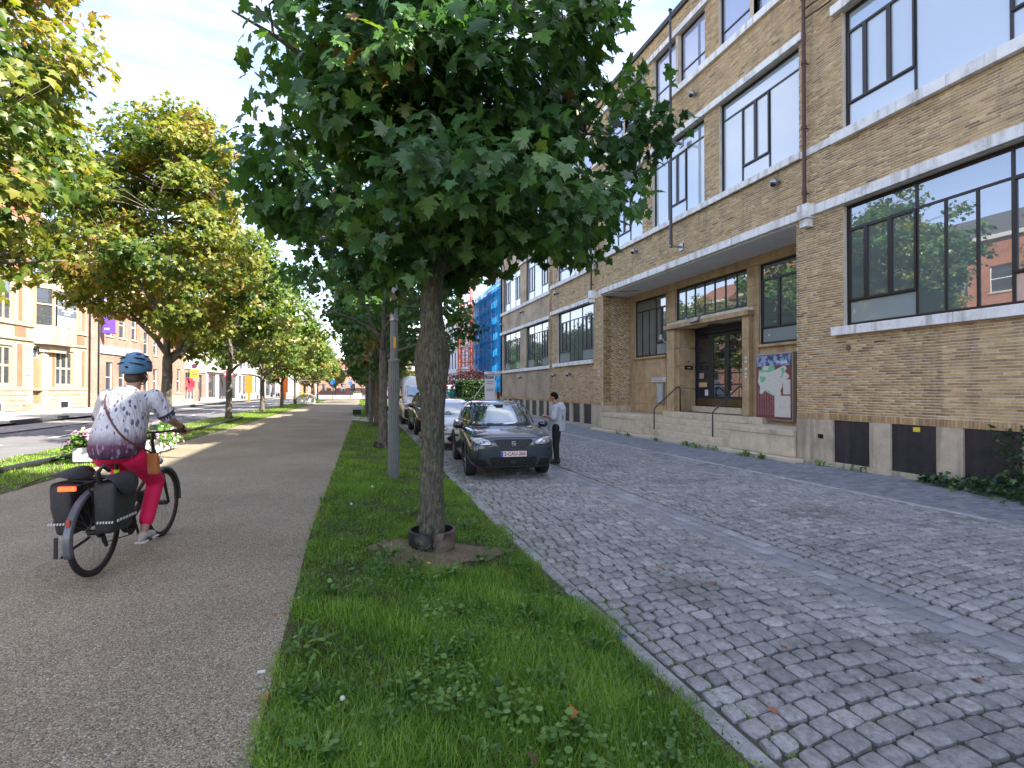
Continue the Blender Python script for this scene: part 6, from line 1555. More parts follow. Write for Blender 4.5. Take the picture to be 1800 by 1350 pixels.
# mudguards
def guard(c, a0, a1, r_=.372, w_=.034):
    V = []; F = []; n = 22; prf = [(-w_,-.020),(-w_*.6,0),(w_*.6,0),(w_,-.020)]
    for j in range(n+1):
        a = a0+(a1-a0)*j/n
        for x, dr in prf: V.append(c+Vector((x,(r_+dr)*math.cos(a),(r_+dr)*math.sin(a))))
    for j in range(n):
        for k in range(3): F.append((j*4+k, j*4+k+1, (j+1)*4+k+1, (j+1)*4+k))
    me = bpy.data.meshes.new('mudguard'); me.from_pydata(V, [], F); o = link('mudguard', me, mat('mudguard_grey',(.10,.11,.13),.28,coat=.6), bk, smooth='auto', world=False); s_ = o.modifiers.new('s','SOLIDIFY'); s_.thickness = .003
guard(RA, R(60), R(198)); guard(FA, R(-5), R(120))
MB().tube([(.22,.40,1.10),(.12,.50,1.02),(.03,.49,.90),(.02,.45,.78)],.003,5).tube([(-.22,.40,1.10),(-.10,.52,1.0),(-.03,.50,.88),(-.01,.30,.56),(-.01,.0,.38)],.003,5).build('cable', M_bkb, bk, smooth=True, world=False)
MB().box(-.03,.03,.10,.30,.46,.56).build('battery_cover', M_bkb, bk, world=False, bevel=.02)
# drive: chainring, crank, chain, pedals, kickstand
q = MB().cyl(BB+Vector((.035,0,0)),BB+Vector((.042,0,0)),.085,24).cyl(BB-Vector((.07,0,0)),BB+Vector((.07,0,0)),.03,12).ball(BB,.07,12,8,(.7,1,1)); q.build('chain_ring', M_bkb, bk, smooth='auto', world=False)
RP, LP = Vector((.13,-.03,.13)), Vector((-.13,-.15,.45))
MB().tube([BB+Vector((.075,0,0)),Vector((.085,-.03,.13))],.011,8).tube([BB-Vector((.075,0,0)),Vector((-.085,-.15,.45))],.011,8).build('crank', M_bkb, bk, smooth='auto', world=False)
for p in (RP,LP): MB().box(p.x-.045,p.x+.045,p.y-.035,p.y+.035,p.z-.010,p.z+.010).build('pedal', M_bkb, bk, world=False, bevel=.004)
q = MB().tube([BB+Vector((.045,0,.083)),RA+Vector((.045,0,.035))],.005,5).tube([BB+Vector((.045,0,-.083)),RA+Vector((.045,.03,-.10)),RA+Vector((.045,0,-.035))],.005,5).cyl(RA+Vector((.03,0,0)),RA+Vector((.055,0,0)),.045,14).bar(RA+Vector((.06,.0,-.02)),RA+Vector((.06,.05,-.13)),.02,.02)
q.build('chain', M_bkb, bk, world=False)
MB().tube([(-.08,-.50,.30),(-.14,-.66,.23),(-.15,-.74,.20)],.012,8).build('kickstand', M_bkb, bk, world=False)
# rack and rear light
q = MB()
for s in (-1,1): q.tube([(s*.055,-.28,.76),(s*.06,-.40,.80),(s*.06,-.90,.80)],.007,6).tube([(s*.06,-.62,.80),RA+Vector((s*.07,0,.02))],.006,6).tube([(s*.06,-.80,.80),RA+Vector((s*.07,-.02,.02))],.006,6)
for y in (-.42,-.55,-.70,-.88): q.bar((-.06,y,.80),(.06,y,.80),.018,.008)
q.tube([(-.06,-.90,.80),(0,-.93,.80),(.06,-.90,.80)],.007,6); q.build('luggage_rack', M_bkb, bk, world=False)
MB().box(-.06,.06,-.955,-.935,.765,.80).build('rear_light', mat('rear_light_glow',(.6,.03,.01),.3,emit=((1,.05,.012),1.6)), bk, world=False, bevel=.006)
MB().box(-.016,.016,-.935,-.925,.48,.545).build('reflector', M_redl, bk, world=False, bevel=.004).location = (0,.0,.0)
# panniers
M_pan = mat('pannier_tarpaulin', (.028,.029,.031), .62, bump=(7,.6,.03), nz=(5,.2)); M_refl = mat('reflective_strip', (.55,.55,.55), .4)
def pannier(s, lb, open_):
    t = thing('pannier', lb, 'bag', bk.location, bk.rotation_euler.z, 'panniers on the bicycle')
    x0, x1 = (.075,.235); q = MB()
    def rr(z, k): return [(s*(x0+.0), -.76+k, z),(s*(x1-.03*(z<.45)), -.76+k, z),(s*(x1-.03*(z<.45)), -.40-k*.3, z),(s*x0, -.40-k*.3, z)]
    R_ = [rr(.37,.03),rr(.42,.015),rr(.60,.0),rr(.74,-.012),rr(.80,.0)]
    V = [p for r_ in R_ for p in r_]; F = [(0,3,2,1)]
    for j in range(4):
        for k in range(4): F.append((j*4+k, j*4+(k+1)%4, (j+1)*4+(k+1)%4, (j+1)*4+k))
    F.append((16,17,18,19)); me = mkmesh('bag_body', V, F); o = link('bag_body', me, M_pan, t, smooth='auto', world=False, bevel=.03, seg=3)
    # folded flap over the top
    if not open_:
        V = [(s*.06,-.77,.80),(s*.06,-.39,.80),(s*.15,-.78,.86),(s*.15,-.38,.86),(s*.25,-.765,.80),(s*.25,-.395,.79),(s*.262,-.70,.66),(s*.262,-.46,.655)]; F = [(0,2,3,1),(2,4,5,3),(4,6,7,5)]
    else:
        V = [(s*.06,-.77,.80),(s*.06,-.39,.80),(s*.16,-.80,.88),(s*.14,-.40,.90),(s*.30,-.83,.83),(s*.25,-.42,.88),(s*.43,-.86,.765),(s*.34,-.60,.83)]; F = [(0,2,3,1),(2,4,5,3),(4,6,7,5)]
    me = bpy.data.meshes.new('flap'); me.from_pydata(V, [], F); o = link('flap', me, M_pan, t, smooth=True, world=False); b = o.modifiers.new('sub','SUBSURF'); b.levels = 2; b.render_levels = 2; b = o.modifiers.new('s','SOLIDIFY'); b.thickness = .006
    if open_:
        me = bpy.data.meshes.new('flap_lining'); me.from_pydata([(x,y,z-.008) for x,y,z in [(s*.24,-.80,.85),(s*.30,-.835,.825),(s*.42,-.862,.765),(s*.35,-.76,.80)]], [], [(0,1,2,3)]); link('flap_lining', me, mat('flap_lining',(.32,.21,.07),.7), t, world=False)
    q = MB()
    for k in range(6): q.mbox(Matrix.Translation((s*(x1-.115+k*.021),-.774,.475)) @ Matrix.Rotation(R(25),4,'Y'),.006,.003,.009)
    for k in range(7): q.box(min(s*.232,s*.238),max(s*.232,s*.238),-.72+k*.045,-.695+k*.045,.465,.485)
    q.build('reflective_strip', M_refl, t, world=False)
    if s < 0: MB().box(-.19,-.16,-.775,-.765,.20,.37).build('loose_strap', M_bkb, t, world=False, bevel=.004)
    else: MB().tube([(.14,-.78,.80),(.13,-.80,.88),(.15,-.76,.93),(.18,-.72,.88)],[.03,.035,.03,.02],8,flat=.5).build('roll_top', M_pan, t, smooth=True, world=False)
pannier(1, 'closed black pannier with folded flap on the right of the rear wheel', False); pannier(-1, 'black pannier with open ochre-lined flap on the left of the rear wheel', True)

# --- the cyclist ---
cyc = thing('person', 'cyclist in a blue helmet, feather print blouse and pink trousers riding away', 'person', bk.location, bk.rotation_euler.z)
S_L, S_R = Vector((-.19,-.03,1.47)), Vector((.19,-.03,1.47)); E_L, E_R = Vector((-.33,.10,1.25)), Vector((.285,.06,1.265)); W_L, W_R = Vector((-.285,.30,1.165)), Vector((.30,.30,1.165))
KR, KL = Vector((.13,.16,.66)), Vector((-.14,.16,.84)); AR, AL = Vector((.125,-.045,.235)), Vector((-.13,-.15,.54))
items = [('e',(.0,.055,1.735),(.08,.10,.10)),('c',(.10,-.22,.96),KR,.092,.062),('c',KR,AR,.058,.036),('c',(-.10,-.22,.96),KL,.092,.062),('c',KL,AL,.058,.036),('c',AR+Vector((0,-.03,-.05)),AR+Vector((.005,.14,-.075)),.036,.030),('c',AL+Vector((0,-.03,-.05)),AL+Vector((0,.14,-.07)),.036,.030),
 ('e',(0,-.25,1.02),(.19,.16,.13)),('t',[(0,-.25,1.0),(0,-.19,1.15),(0,-.11,1.30),(0,-.06,1.42),(0,-.03,1.50)],[.17,.165,.18,.175,.09],.72),('e',S_L,(.07,.065,.06)),('e',S_R,(.07,.065,.06)),
 ('c',(0,-.03,1.49),(0,.02,1.62),.066,.058),('e',(0,.055,1.735),(.082,.102,.112)),('e',(.01,.10,1.675),(.064,.072,.07)),('c',(.0,.15,1.70),(0,.175,1.69),.013,.014),('e',(-.085,.04,1.70),(.012,.022,.032)),('e',(.085,.04,1.70),(.012,.022,.032)),
 ('c',S_L,E_L,.056,.045),('c',E_L,W_L,.042,.027),('c',S_R,E_R,.056,.045),('c',E_R,W_R,.042,.027)]
items += hand(None, W_L, (.0,.55,-.35), (0,.5,.8), 1.0, 1.0, 1); items += hand(None, W_R, (.02,.55,-.35), (0,.5,.8), 1.0, 1.0, -1)
link('body', organic(items, .0075, 5), M_skin, cyc, smooth=True, world=False)
# blouse: white with dark feather dashes fading to plum at the hem
def blouse_mat():
    m = bpy.data.materials.new('feather_print_blouse'); m.use_nodes = True; N, L = nodes(m); b = N['Principled BSDF']; b.inputs['Roughness'].default_value = .85
    tc = N.new('ShaderNodeTexCoord'); sp = N.new('ShaderNodeSeparateXYZ'); L(tc.outputs['Object'], sp.inputs[0])
    def dashes(scale, thr, rot, off):
        mp_ = N.new('ShaderNodeMapping'); mp_.inputs['Rotation'].default_value = rot; mp_.inputs['Scale'].default_value = (scale*2.3, scale*1.3, scale*.72); mp_.inputs['Location'].default_value = off
        L(tc.outputs['Object'], mp_.inputs[0]); v = N.new('ShaderNodeTexVoronoi'); v.inputs['Scale'].default_value = 1; v.inputs['Randomness'].default_value = .9; L(mp_.outputs[0], v.inputs['Vector'])
        r_ = N.new('ShaderNodeMapRange'); L(v.outputs['Distance'], r_.inputs[0])
        for i, x in enumerate((thr-.05, thr+.04, 1, 0)): r_.inputs[i+1].default_value = x
        return r_.outputs[0]
    d1 = dashes(11, .25, (0,.35,0), (0,0,0)); d2 = dashes(14, .20, (0,-.5,.3), (3.3,1.7,.4))
    mxx = N.new('ShaderNodeMath'); mxx.operation = 'MAXIMUM'; L(d1, mxx.inputs[0]); L(d2, mxx.inputs[1])
    def mx(fac, a, b_):
        n = N.new('ShaderNodeMix'); n.data_type = 'RGBA'; L(fac, n.inputs['Factor'])
        for nm, v in (('A',a),('B',b_)):
            if isinstance(v, tuple): n.inputs[nm].default_value = v+(1,)
            else: L(v, n.inputs[nm])
        return n.outputs['Result']
    hem = N.new('ShaderNodeMapRange'); L(sp.outputs['Z'], hem.inputs[0])
    for i, x in enumerate((1.19,1.06,0,1)): hem.inputs[i+1].default_value = x
    hem.clamp = True
    base = mx(hem.outputs[0], (.60,.59,.61), (.13,.045,.085)); hem2 = N.new('ShaderNodeMapRange'); L(sp.outputs['Z'], hem2.inputs[0])
    for i, x in enumerate((1.02,.97,0,.75)): hem2.inputs[i+1].default_value = x
    base = mx(hem2.outputs[0], base, (.045,.035,.07)); inv = mx(hem.outputs[0], (.13,.12,.19), (.30,.24,.33)); col = mx(mxx.outputs[0], base, inv)
    L(col, b.inputs['Base Color']); bn = N.new('ShaderNodeBump'); bn.inputs['Strength'].default_value = 1.0; bn.inputs['Distance'].default_value = .045
    mp2 = N.new('ShaderNodeMapping'); mp2.inputs['Scale'].default_value = (22,22,2.2); L(tc.outputs['Object'], mp2.inputs[0]); n2 = N.new('ShaderNodeTexNoise'); n2.inputs['Scale'].default_value = 1; n2.inputs['Detail'].default_value = 3; L(mp2.outputs[0], n2.inputs['Vector']); L(n2.outputs['Fac'], bn.inputs['Height']); L(bn.outputs[0], b.inputs['Normal']); return m
M_bl = blouse_mat(); M_cuff = mat('plum_cuff', (.06,.04,.075), .85)
bl = [('t',[(0,-.27,.945),(0,-.27,1.0),(0,-.24,1.10),(0,-.19,1.22),(0,-.13,1.34),(0,-.08,1.44),(0,-.05,1.505),(0,-.03,1.535)],[.225,.255,.255,.243,.228,.208,.155,.10],.78),('e',S_L+Vector((.01,0,-.01)),(.085,.08,.07)),('e',S_R+Vector((-.01,0,-.01)),(.085,.08,.07)),
 ('c',S_L,E_L.lerp(S_L,.16),.085,.076),('c',S_R,E_R.lerp(S_R,.16),.085,.076)]
link('blouse', organic(bl, .012, 9), M_bl, cyc, smooth=True, world=False)
for S_, E_ in ((S_L,E_L),(S_R,E_R)):
    d = (E_-S_).normalized(); MB().tube([E_-d*.065,E_-d*.02],[.079,.070],16).build('cuff', M_cuff, cyc, smooth='auto', world=False)
M_pink = mat('pink_trousers', (.72,.008,.10), .75, bump=(10,.5,.02)); 
link('trousers', organic([('e',(0,-.25,1.0),(.20,.165,.12)),('c',(.10,-.22,.95),KR,.108,.078),('c',KR,AR.lerp(KR,.18),.076,.062),('c',(-.10,-.22,.95),KL,.115,.085),('c',KL,AL.lerp(KL,.18),.082,.066)], .011, 5), M_pink, cyc, smooth=True, world=False)
M_shoe = mat('white_sandal', (.42,.41,.37), .7, nz=(20,.15))
for A in (AR,AL):
    link('shoe', organic([('c',A+Vector((0,-.055,-.075)),A+Vector((.006,.155,-.088)),.026,.024),('c',A+Vector((0,-.03,-.05)),A+Vector((.005,.13,-.075)),.042,.036)], .008, 2), M_shoe, cyc, smooth=True, world=False)
    MB().box(A.x-.045,A.x+.05,A.y-.09,A.y+.185,A.z-.115,A.z-.095).build('sole', mat('pale_sole',(.55,.54,.48),.8), cyc, world=False, bevel=.008)
link('hair', organic([('e',(0,.03,1.70),(.088,.092,.09)),('e',(0,-.015,1.66),(.07,.06,.06))], .009, 3), M_hairg, cyc, smooth=True, world=False)
# helmet: blue shell with dark vents
M_helm = mat('helmet_blue', (.085,.20,.32), .38, nz=(3,.05)); hc = Vector((0,.045,1.765)); V = []; F = []; n = 30; m_ = 12
for j in range(m_+1):
    a = math.pi/2*(1-j/m_)*1.0 - (j/m_)*.32
    for k in range(n):
        b = 2*math.pi*k/n; el = 1.0+(.12 if math.sin(b) < 0 else 0)*0
        V.append(hc+Vector((.126*math.cos(a)*math.cos(b), (.168*math.cos(a))*math.sin(b)*(1.0 if math.sin(b) > 0 else .95), .142*math.sin(a)+(-.03*max(0,-math.sin(b))*(j/m_)))))
for j in range(m_):
    for k in range(n): F.append((j*n+k, (j+1)*n+k, (j+1)*n+(k+1)%n, j*n+(k+1)%n))
F.append(tuple(range(n))); me = mkmesh('helmet_shell', V, F)
hel = tag(link('helmet', me, M_helm, cyc, smooth=True, world=False)); s_ = hel.modifiers.new('s','SOLIDIFY'); s_.thickness = .014
Bh = BVHTree.FromPolygons([v.co.copy() for v in me.vertices], [tuple(p.vertices) for p in me.polygons])
for (b0, b1, e0, e1, w_) in ((-1.5,-.6,.22,.10,.014),(-1.3,-.4,.62,.55,.015),(-.35,.35,.40,.34,.013),(-1.75,-2.5,.22,.12,.014),(-1.8,-2.6,.62,.55,.015),(-1.15,-.45,1.0,1.05,.012),(-2.0,-2.7,1.0,1.05,.012),(-.3,.4,.85,.80,.012),(-1.52,-1.62,-.12,-.02,.022)):
    pts = []
    for k in range(6):
        b, e = b0+(b1-b0)*k/5, e0+(e1-e0)*k/5; d = Vector((math.cos(e)*math.cos(b), math.cos(e)*math.sin(b), math.sin(e))); h = Bh.ray_cast(hc+d*.5, -d)
        if h[0] is not None: pts.append(h[0]+d*.0015)
    if len(pts) > 2: MB().tube(pts, [w_*.35]+[w_*1.25]*(len(pts)-2)+[w_*.35], 8, flat=.35).build('helmet_vent', M_blk, hel, smooth=True, world=False)
MB().tube([(.09,.05,1.70),(.085,.075,1.64),(.05,.10,1.60),(0,.11,1.595)],.006,6).tube([(.092,.02,1.71),(.088,.06,1.66)],.006,6).build('helmet_strap', M_bkb, hel, world=False)
MB().tube([(.085,.12,1.725),(.09,.04,1.722)],.004,5).tube([(.03,.175,1.725),(.085,.13,1.725)],.006,5).build('glasses', M_bkb, cyc, world=False)
MB().ball((.098,.045,1.672),.011,8,6,(.5,1,1.3)).build('earring', M_pw, cyc, smooth=True, world=False)
# watch, shoulder strap and small tan bag
MB().cyl(W_R-Vector((0,.03,-.01)),W_R-Vector((0,.005,0)),.034,14).build('wristwatch', M_blk, cyc, smooth='auto', world=False)
bag = thing('shoulder_bag', 'small tan leather bag hanging at the hip of the cyclist on a long strap', 'bag', bk.location, bk.rotation_euler.z)
M_lea = mat('tan_leather', (.36,.125,.035), .5, nz=(9,.12), bump=(60,.3,.002)); M_str = mat('brown_strap', (.11,.035,.018), .55)
MB().mbox(Matrix.Translation((.265,-.20,.865)) @ Matrix.Rotation(R(-6),4,'Y') @ Matrix.Rotation(R(-30),4,'Z'),.060,.022,.095).build('bag_body', M_lea, bag, world=False, bevel=.012)
MB().mbox(Matrix.Translation((.268,-.222,.91)) @ Matrix.Rotation(R(-6),4,'Y') @ Matrix.Rotation(R(-30),4,'Z'),.060,.006,.045).build('bag_flap', M_lea, bag, world=False, bevel=.006)
blme = None
for o in COL.objects:
    if o.name == 'blouse': blme = o.data
Bb = BVHTree.FromPolygons([v.co.copy() for v in blme.vertices], [tuple(p.vertices) for p in blme.polygons]); pts = []
for k in range(17):
    t_ = k/16; x = -.115+(.235+.115)*t_; z = 1.50-(1.50-.98)*t_; h = Bb.ray_cast(Vector((x,-1.0,z)), Vector((0,1,0)))
    if h[0] is not None: pts.append(h[0]+Vector((0,-.006,0)))
pts.append(Vector((.262,-.215,.965))); MB().tube([(-.10,.0,1.56)]+pts, .0085, 6, flat=.5).build('strap', M_str, bag, smooth=True, world=False)
# ---------------- the houses across the road ----------------
M_cream = mat('cream_stone', (.35,.28,.19), .85, nz=(2,.10), bump=(30,.4,.006), streak=((.22,.17,.11),.45), nz2=(1.2,(.27,.21,.14),.56,.6))
M_obr = brickmat('orange_brick', (.30,.085,.035), (.25,.065,.028), (.30,.22,.15), .22, .075, .010, .4, axes='YZ')
M_rbr = brickmat('red_brown_brick', (.27,.13,.085), (.21,.095,.06), (.42,.37,.31), .22, .075, .010, .4, axes='YZ', dirt=((.2,.13,.1),.6,.5))
M_pbr = brickmat('pink_brick', (.25,.135,.09), (.20,.10,.065), (.30,.24,.19), .22, .075, .010, .4, axes='YZ')
M_wr = mat('white_render', (.42,.41,.385), .85, nz=(1.2,.05), streak=((.5,.48,.44),.3)); M_gr = mat('grey_panel', (.22,.23,.25), .6, nz=(2,.08)); M_dkf = mat('dark_window_frame', (.03,.03,.035), .5); M_whf = mat('white_window_frame', (.62,.62,.60), .5)
M_gh = glassmat('house_glass', (.045,.05,.055), .22); M_roof = mat('slate_roof', (.075,.075,.085), .7, nz=(4,.2)); M_rtile = mat('orange_tile_roof', (.19,.085,.055), .8, nz=(5,.25))
RZL = -math.atan(.112); EL = Vector((-20.46, 51.6, .05))
def LL(y, x=0): d = Matrix.Rotation(RZL,3,'Z') @ Vector((x,y,0)); return EL+d
def lgrid(y0, y1, z0, z1, holes, x0=-.35, x1=0.0):
    ys = sorted({y0,y1,*[v for h in holes for v in h[:2]]}); zs = sorted({z0,z1,*[v for h in holes for v in h[2:4]]}); ys = [v for v in ys if y0<=v<=y1]; zs = [v for v in zs if z0<=v<=z1]; mb = MB()
    for a, b in zip(ys, ys[1:]):
        run = None
        for c, d in zip(zs, zs[1:]):
            if not any(h[0]<(a+b)/2<h[1] and h[2]<(c+d)/2<h[3] for h in holes):
                if run is None: run = c
            elif run is not None: mb.box(x0,x1,a,b,run,c); run = None
        if run is not None: mb.box(x0,x1,a,b,run,zs[-1])
    return mb
def lwin(t, y0, y1, z0, z1, nx, nz, fm, gm=None, x=-.16, fr=.06, single=False):
    q = MB(); w_, h_ = (y1-y0)/nx, (z1-z0)/nz
    q.box(x-.03,x+.04,y0,y1,z0,z0+fr).box(x-.03,x+.04,y0,y1,z1-fr,z1).box(x-.03,x+.04,y0,y0+fr,z0+fr,z1-fr).box(x-.03,x+.04,y1-fr,y1,z0+fr,z1-fr)
    for i in range(1,nx): q.box(x-.03,x+.035,y0+i*w_-fr/2,y0+i*w_+fr/2,z0+fr,z1-fr)
    for j in range(1,nz): q.box(x-.03,x+.03,y0+fr,y1-fr,z0+j*h_-fr/2,z0+j*h_+fr/2)
    f = q.build('window', fm, t, world=False)
    if single: MB().box(x-.012,x,y0+fr,y1-fr,z0+fr,z1-fr).build('pane', gm or M_gh, f, world=False)
    else:
        for i in range(nx):
            for j in range(nz): MB().box(x-.012,x,y0+i*w_+fr*.5,y0+(i+1)*w_-fr*.5,z0+j*h_+fr*.5,z0+(j+1)*h_-fr*.5).build('pane', gm or M_gh, f, world=False)
    return f
def lhouse(name, label, y0, y1, H, wall, cols, floors, fm=None, depth=9, roof=None, cornice=None, base=None, group=None, holes_x=(), sill=None, nx=1, nz=2, mz=None):
    """generic terraced house: cols = list of (a,b) window columns, floors = list of (z0,z1)"""
    p = LL(y0); t = thing(name, label, 'building', (p.x,p.y,.05), RZL, group); L_ = y1-y0; holes = [(a,b,c,d) for (c,d) in floors for (a,b) in cols]+list(holes_x)
    if mz is None: lgrid(0, L_-.01, 0, H, holes).build('wall', wall, t, world=False)
    else: lgrid(0, L_-.01, 0, mz, holes).build('wall', base, t, world=False); lgrid(0, L_-.01, mz, H, holes).build('wall', wall, t, world=False)
    MB().box(-depth,-.36,0,L_-.01,0,H-.01).build('house_body', wall, t, world=False)
    for (c,d) in floors:
        for (a,b) in cols:
            lwin(t, a, b, c, d, nx, nz, fm or M_whf, single=True); MB().box(-.02,.08,a-.06,b+.06,c-.12,c-.003).build('sill', sill or M_cream, t, world=False)
    if cornice: MB().box(-.1,.28,0,L_-.01,H,H+.3).build('cornice', cornice, t, world=False, bevel=.03)
    if roof: q = MB(); q.add([(.1,0,H+.3),(.1,L_-.01,H+.3),(-depth*.5,L_-.01,H+3.0),(-depth*.5,0,H+3.0),(-depth,0,H+.3),(-depth,L_-.01,H+.3)],[(0,1,2,3),(3,2,5,4),(0,3,4),(1,5,2),(0,4,5,1)]); q.build('roof', roof, t, world=False)
    return t
# House A: cream stone and orange brick with a bay
tA = thing('stone_house', 'cream stone and orange brick townhouse with bay window and piano poster', 'building', tuple(LL(-16.5))[:2]+(.05,), RZL)
O_ = 16.5; hA = []
GFW = [(-3.77,-1.66),(-10.3,-8.14),(-14.6,-12.4)]
for a, b in GFW: hA += [(a+O_,b+O_,1.75,4.42),(a+O_,b+O_,6.05,8.85)] if a < -4 else [(a+O_,b+O_,1.75,4.42)]
hA += [(-2.0+O_,-.95+O_,6.05,8.85),(-6.3+O_,-5.35+O_,.5,4.55),(-6.4+O_,-5.1+O_,9.3,12.0),(-9.8+O_,-8.6+O_,9.6,12.0),(-2.6+O_,-1.3+O_,9.6,12.0),(-14.2+O_,-12.8+O_,9.6,12.0)]
lgrid(0, O_, 1.4, 12.6, hA).build('wall', M_cream, tA, world=False); lgrid(0, O_, 0, 1.4, [(-6.3+O_,-5.35+O_,.5,4.55)]).build('wall', M_cream, tA, world=False)
MB().box(-10,-.36,0,O_,0,12.6).build('house_body', M_rbr, tA, world=False)
for a, b in GFW:
    for (c, d) in ((1.75,4.42),(6.05,8.85)):
        if a > -4 and c > 5: continue
        lwin(tA, a+O_, b+O_, c, d, 3, 2, M_cream, x=-.14, fr=.16)
lwin(tA, -2.0+O_, -.95+O_, 6.05, 8.85, 2, 2, M_cream, fr=.13)
for a, b in ((-9.8,-8.6),(-2.6,-1.3),(-14.2,-12.8),(-6.4,-5.1)): lwin(tA, a+O_, b+O_, 9.3 if a == -6.4 else 9.6, 12.0, 2, 2, M_whf)
def ab(name, m, x0, x1, y0, y1, z0, z1, bev=.015): return MB().box(x0,x1,y0+O_,y1+O_,z0,z1).build(name, m, tA, world=False, bevel=bev)
for z in (1.40,4.85,5.85): ab('string_course', M_cream, -.1,.12,-16.4,-.02,z,z+.17)
for z in (9.0,12.05): ab('string_course', M_cream, -.1,.10,-16.4,-.02,z,z+.14)
ab('cornice', M_cream, -.1,.40,-16.45,-.01,12.6,12.95,.04)
for (a, b, c, d) in ((-8.0,-7.0,5.08,5.82),(-1.5,-.3,5.08,5.82),(-12.2,-10.6,5.08,5.82),(-.62,-.3,1.7,4.6),(-.62,-.3,6.2,8.8),(-7.7,-7.35,6.2,8.8),(-7.75,-7.3,1.7,4.6),(-4.2,-3.95,1.7,4.6),(-8.2,-6.9,9.2,12.0),(-4.9,-2.8,10.1,12.0),(-1.1,-.2,9.2,12.0),(-12.5,-10.1,9.2,12.0)):
    ab('brick_panel', M_obr, .0,.03,a,b,c,d,0)
for s0, s1 in ((-6.95,-6.35),(-5.3,-4.75)):
    for k in range(18): ab('door_quoin', M_wr, .0,.07+.02*(k%2),s0,s1,.35+k*.235,.35+k*.235+.19,.01)
ab('door', mat('oak_door',(.25,.16,.08),.5), -.3,-.24,-6.25,-5.4,.5,3.7); ab('doorstep', M_cream, 0,.5,-7.2,-4.6,0,.28); ab('doorstep', M_cream, -.3,.3,-6.9,-4.8,.28,.5)
lwin(tA, -6.25+O_, -5.4+O_, 3.72, 4.5, 1, 1, M_whf, x=-.25)
rg = random.Random(8)       # rubble plinth, stone by stone
M_rub1 = mat('rubble_stone', (.30,.24,.18), .9, nz=(2.2,.35), bump=(18,.8,.02), nz2=(1.8,(.42,.25,.12),.6,.7))
z = 0.02
for r_ in range(4):
    y = -16.4
    while y < -.1:
        L_ = rg.uniform(.28,.62)
        if not (-7.1 < y+L_/2 < -4.7): ab('rubble_stone', M_rub1, .0,.05+rg.uniform(0,.04),y+.01,min(-.02,y+L_)-.01,z+.01,z+.335,.02)
        y += L_
    z += .345
for y in (-3.0,-9.8): ab('cellar_window', M_wr, .0,.14,y-.7,y+.7,.0,.85); ab('cellar_grille', M_blk, .141,.15,y-.42,y+.42,.08,.55)
# the bay
q = MB(); pb = [(0,-6.35+O_),(.75,-5.3+O_),(.75,-2.7+O_),(0,-2.05+O_)]
for z0, z1 in ((4.75,6.1),(8.75,9.1)): q.prism([(x,y) for x,y in pb], z0, z1)
q.prism([(0,-5.6+O_),(.35,-4.9+O_),(.35,-3.2+O_),(0,-2.7+O_)], 4.2, 4.75)
for (x, y) in ((.70,-5.28),(.70,-2.75),(.70,-4.02),(.05,-6.2),(.05,-2.15)): q.box(x-.07,x+.06,y-.08+O_,y+.08+O_,6.1,8.75)
q.bar((0.03,-6.25+O_,7.6),(.72,-5.3+O_,7.6),.1,.1); q.bar((.72,-5.3+O_,7.6),(.72,-2.7+O_,7.6),.1,.1)
q.build('bay_window', M_cream, tA, world=False)
MB().add([(.02,-6.25+O_,6.1),(.66,-5.3+O_,6.1),(.66,-5.3+O_,8.75),(.02,-6.25+O_,8.75)],[(0,1,2,3)])
q = MB(); q.add([(.02,-6.25+O_,6.1),(.66,-5.3+O_,6.1),(.66,-5.3+O_,8.75),(.02,-6.25+O_,8.75),(.66,-2.7+O_,6.1),(.66,-2.7+O_,8.75),(.02,-2.1+O_,6.1),(.02,-2.1+O_,8.75)],[(0,1,2,3),(1,4,5,2),(4,6,7,5)]); q.build('bay_glazing', M_gh, tA, world=False)
po = thing('window_poster', 'dark poster with white script and piano keys in the bay window', 'poster', tuple(LL(-3.8,.8))[:2]+(6.1,), RZL)
M_pg = mat('poster_grey', (.085,.10,.12), .5); px_ = -2.72-(-3.8)
MB().box(-.045,-.030,-1.15,1.05,.1,2.62).build('sheet', M_pw, po, world=False); MB().box(-.030,-.026,-1.15,1.05,1.56,2.62).build('top_panel', M_pg, po, world=False); MB().box(-.030,-.026,-1.15,1.05,.85,1.42).build('middle_panel', M_pg, po, world=False)
q = MB(); q.box(-.026,-.020,-.98,.85,2.10,2.15)
for k, (a, w_, h_) in enumerate(((-.95,.16,.32),(-.74,.13,.2),(-.57,.10,.2),(-.43,.10,.22),(-.29,.11,.2),(-.14,.10,.2),(.0,.14,.32),(.2,.12,.2),(.36,.10,.2),(.5,.12,.26),(.68,.1,.2))): q.box(-.026,-.021,a,a+w_,2.02-(.04*(k%3)),2.02+h_*.8)
q.box(-.026,-.021,-.7,.6,1.22,1.30).box(-.026,-.021,-.4,.3,1.02,1.09); q.build('lettering', M_pw, po, world=False)
q = MB()
for k in range(12):
    if k % 7 in (2,6): continue
    q.box(-.030,-.024,-1.0+k*.165,-1.0+k*.165+.085,.42,.84)
q.build('piano_key', M_blk, po, world=False)
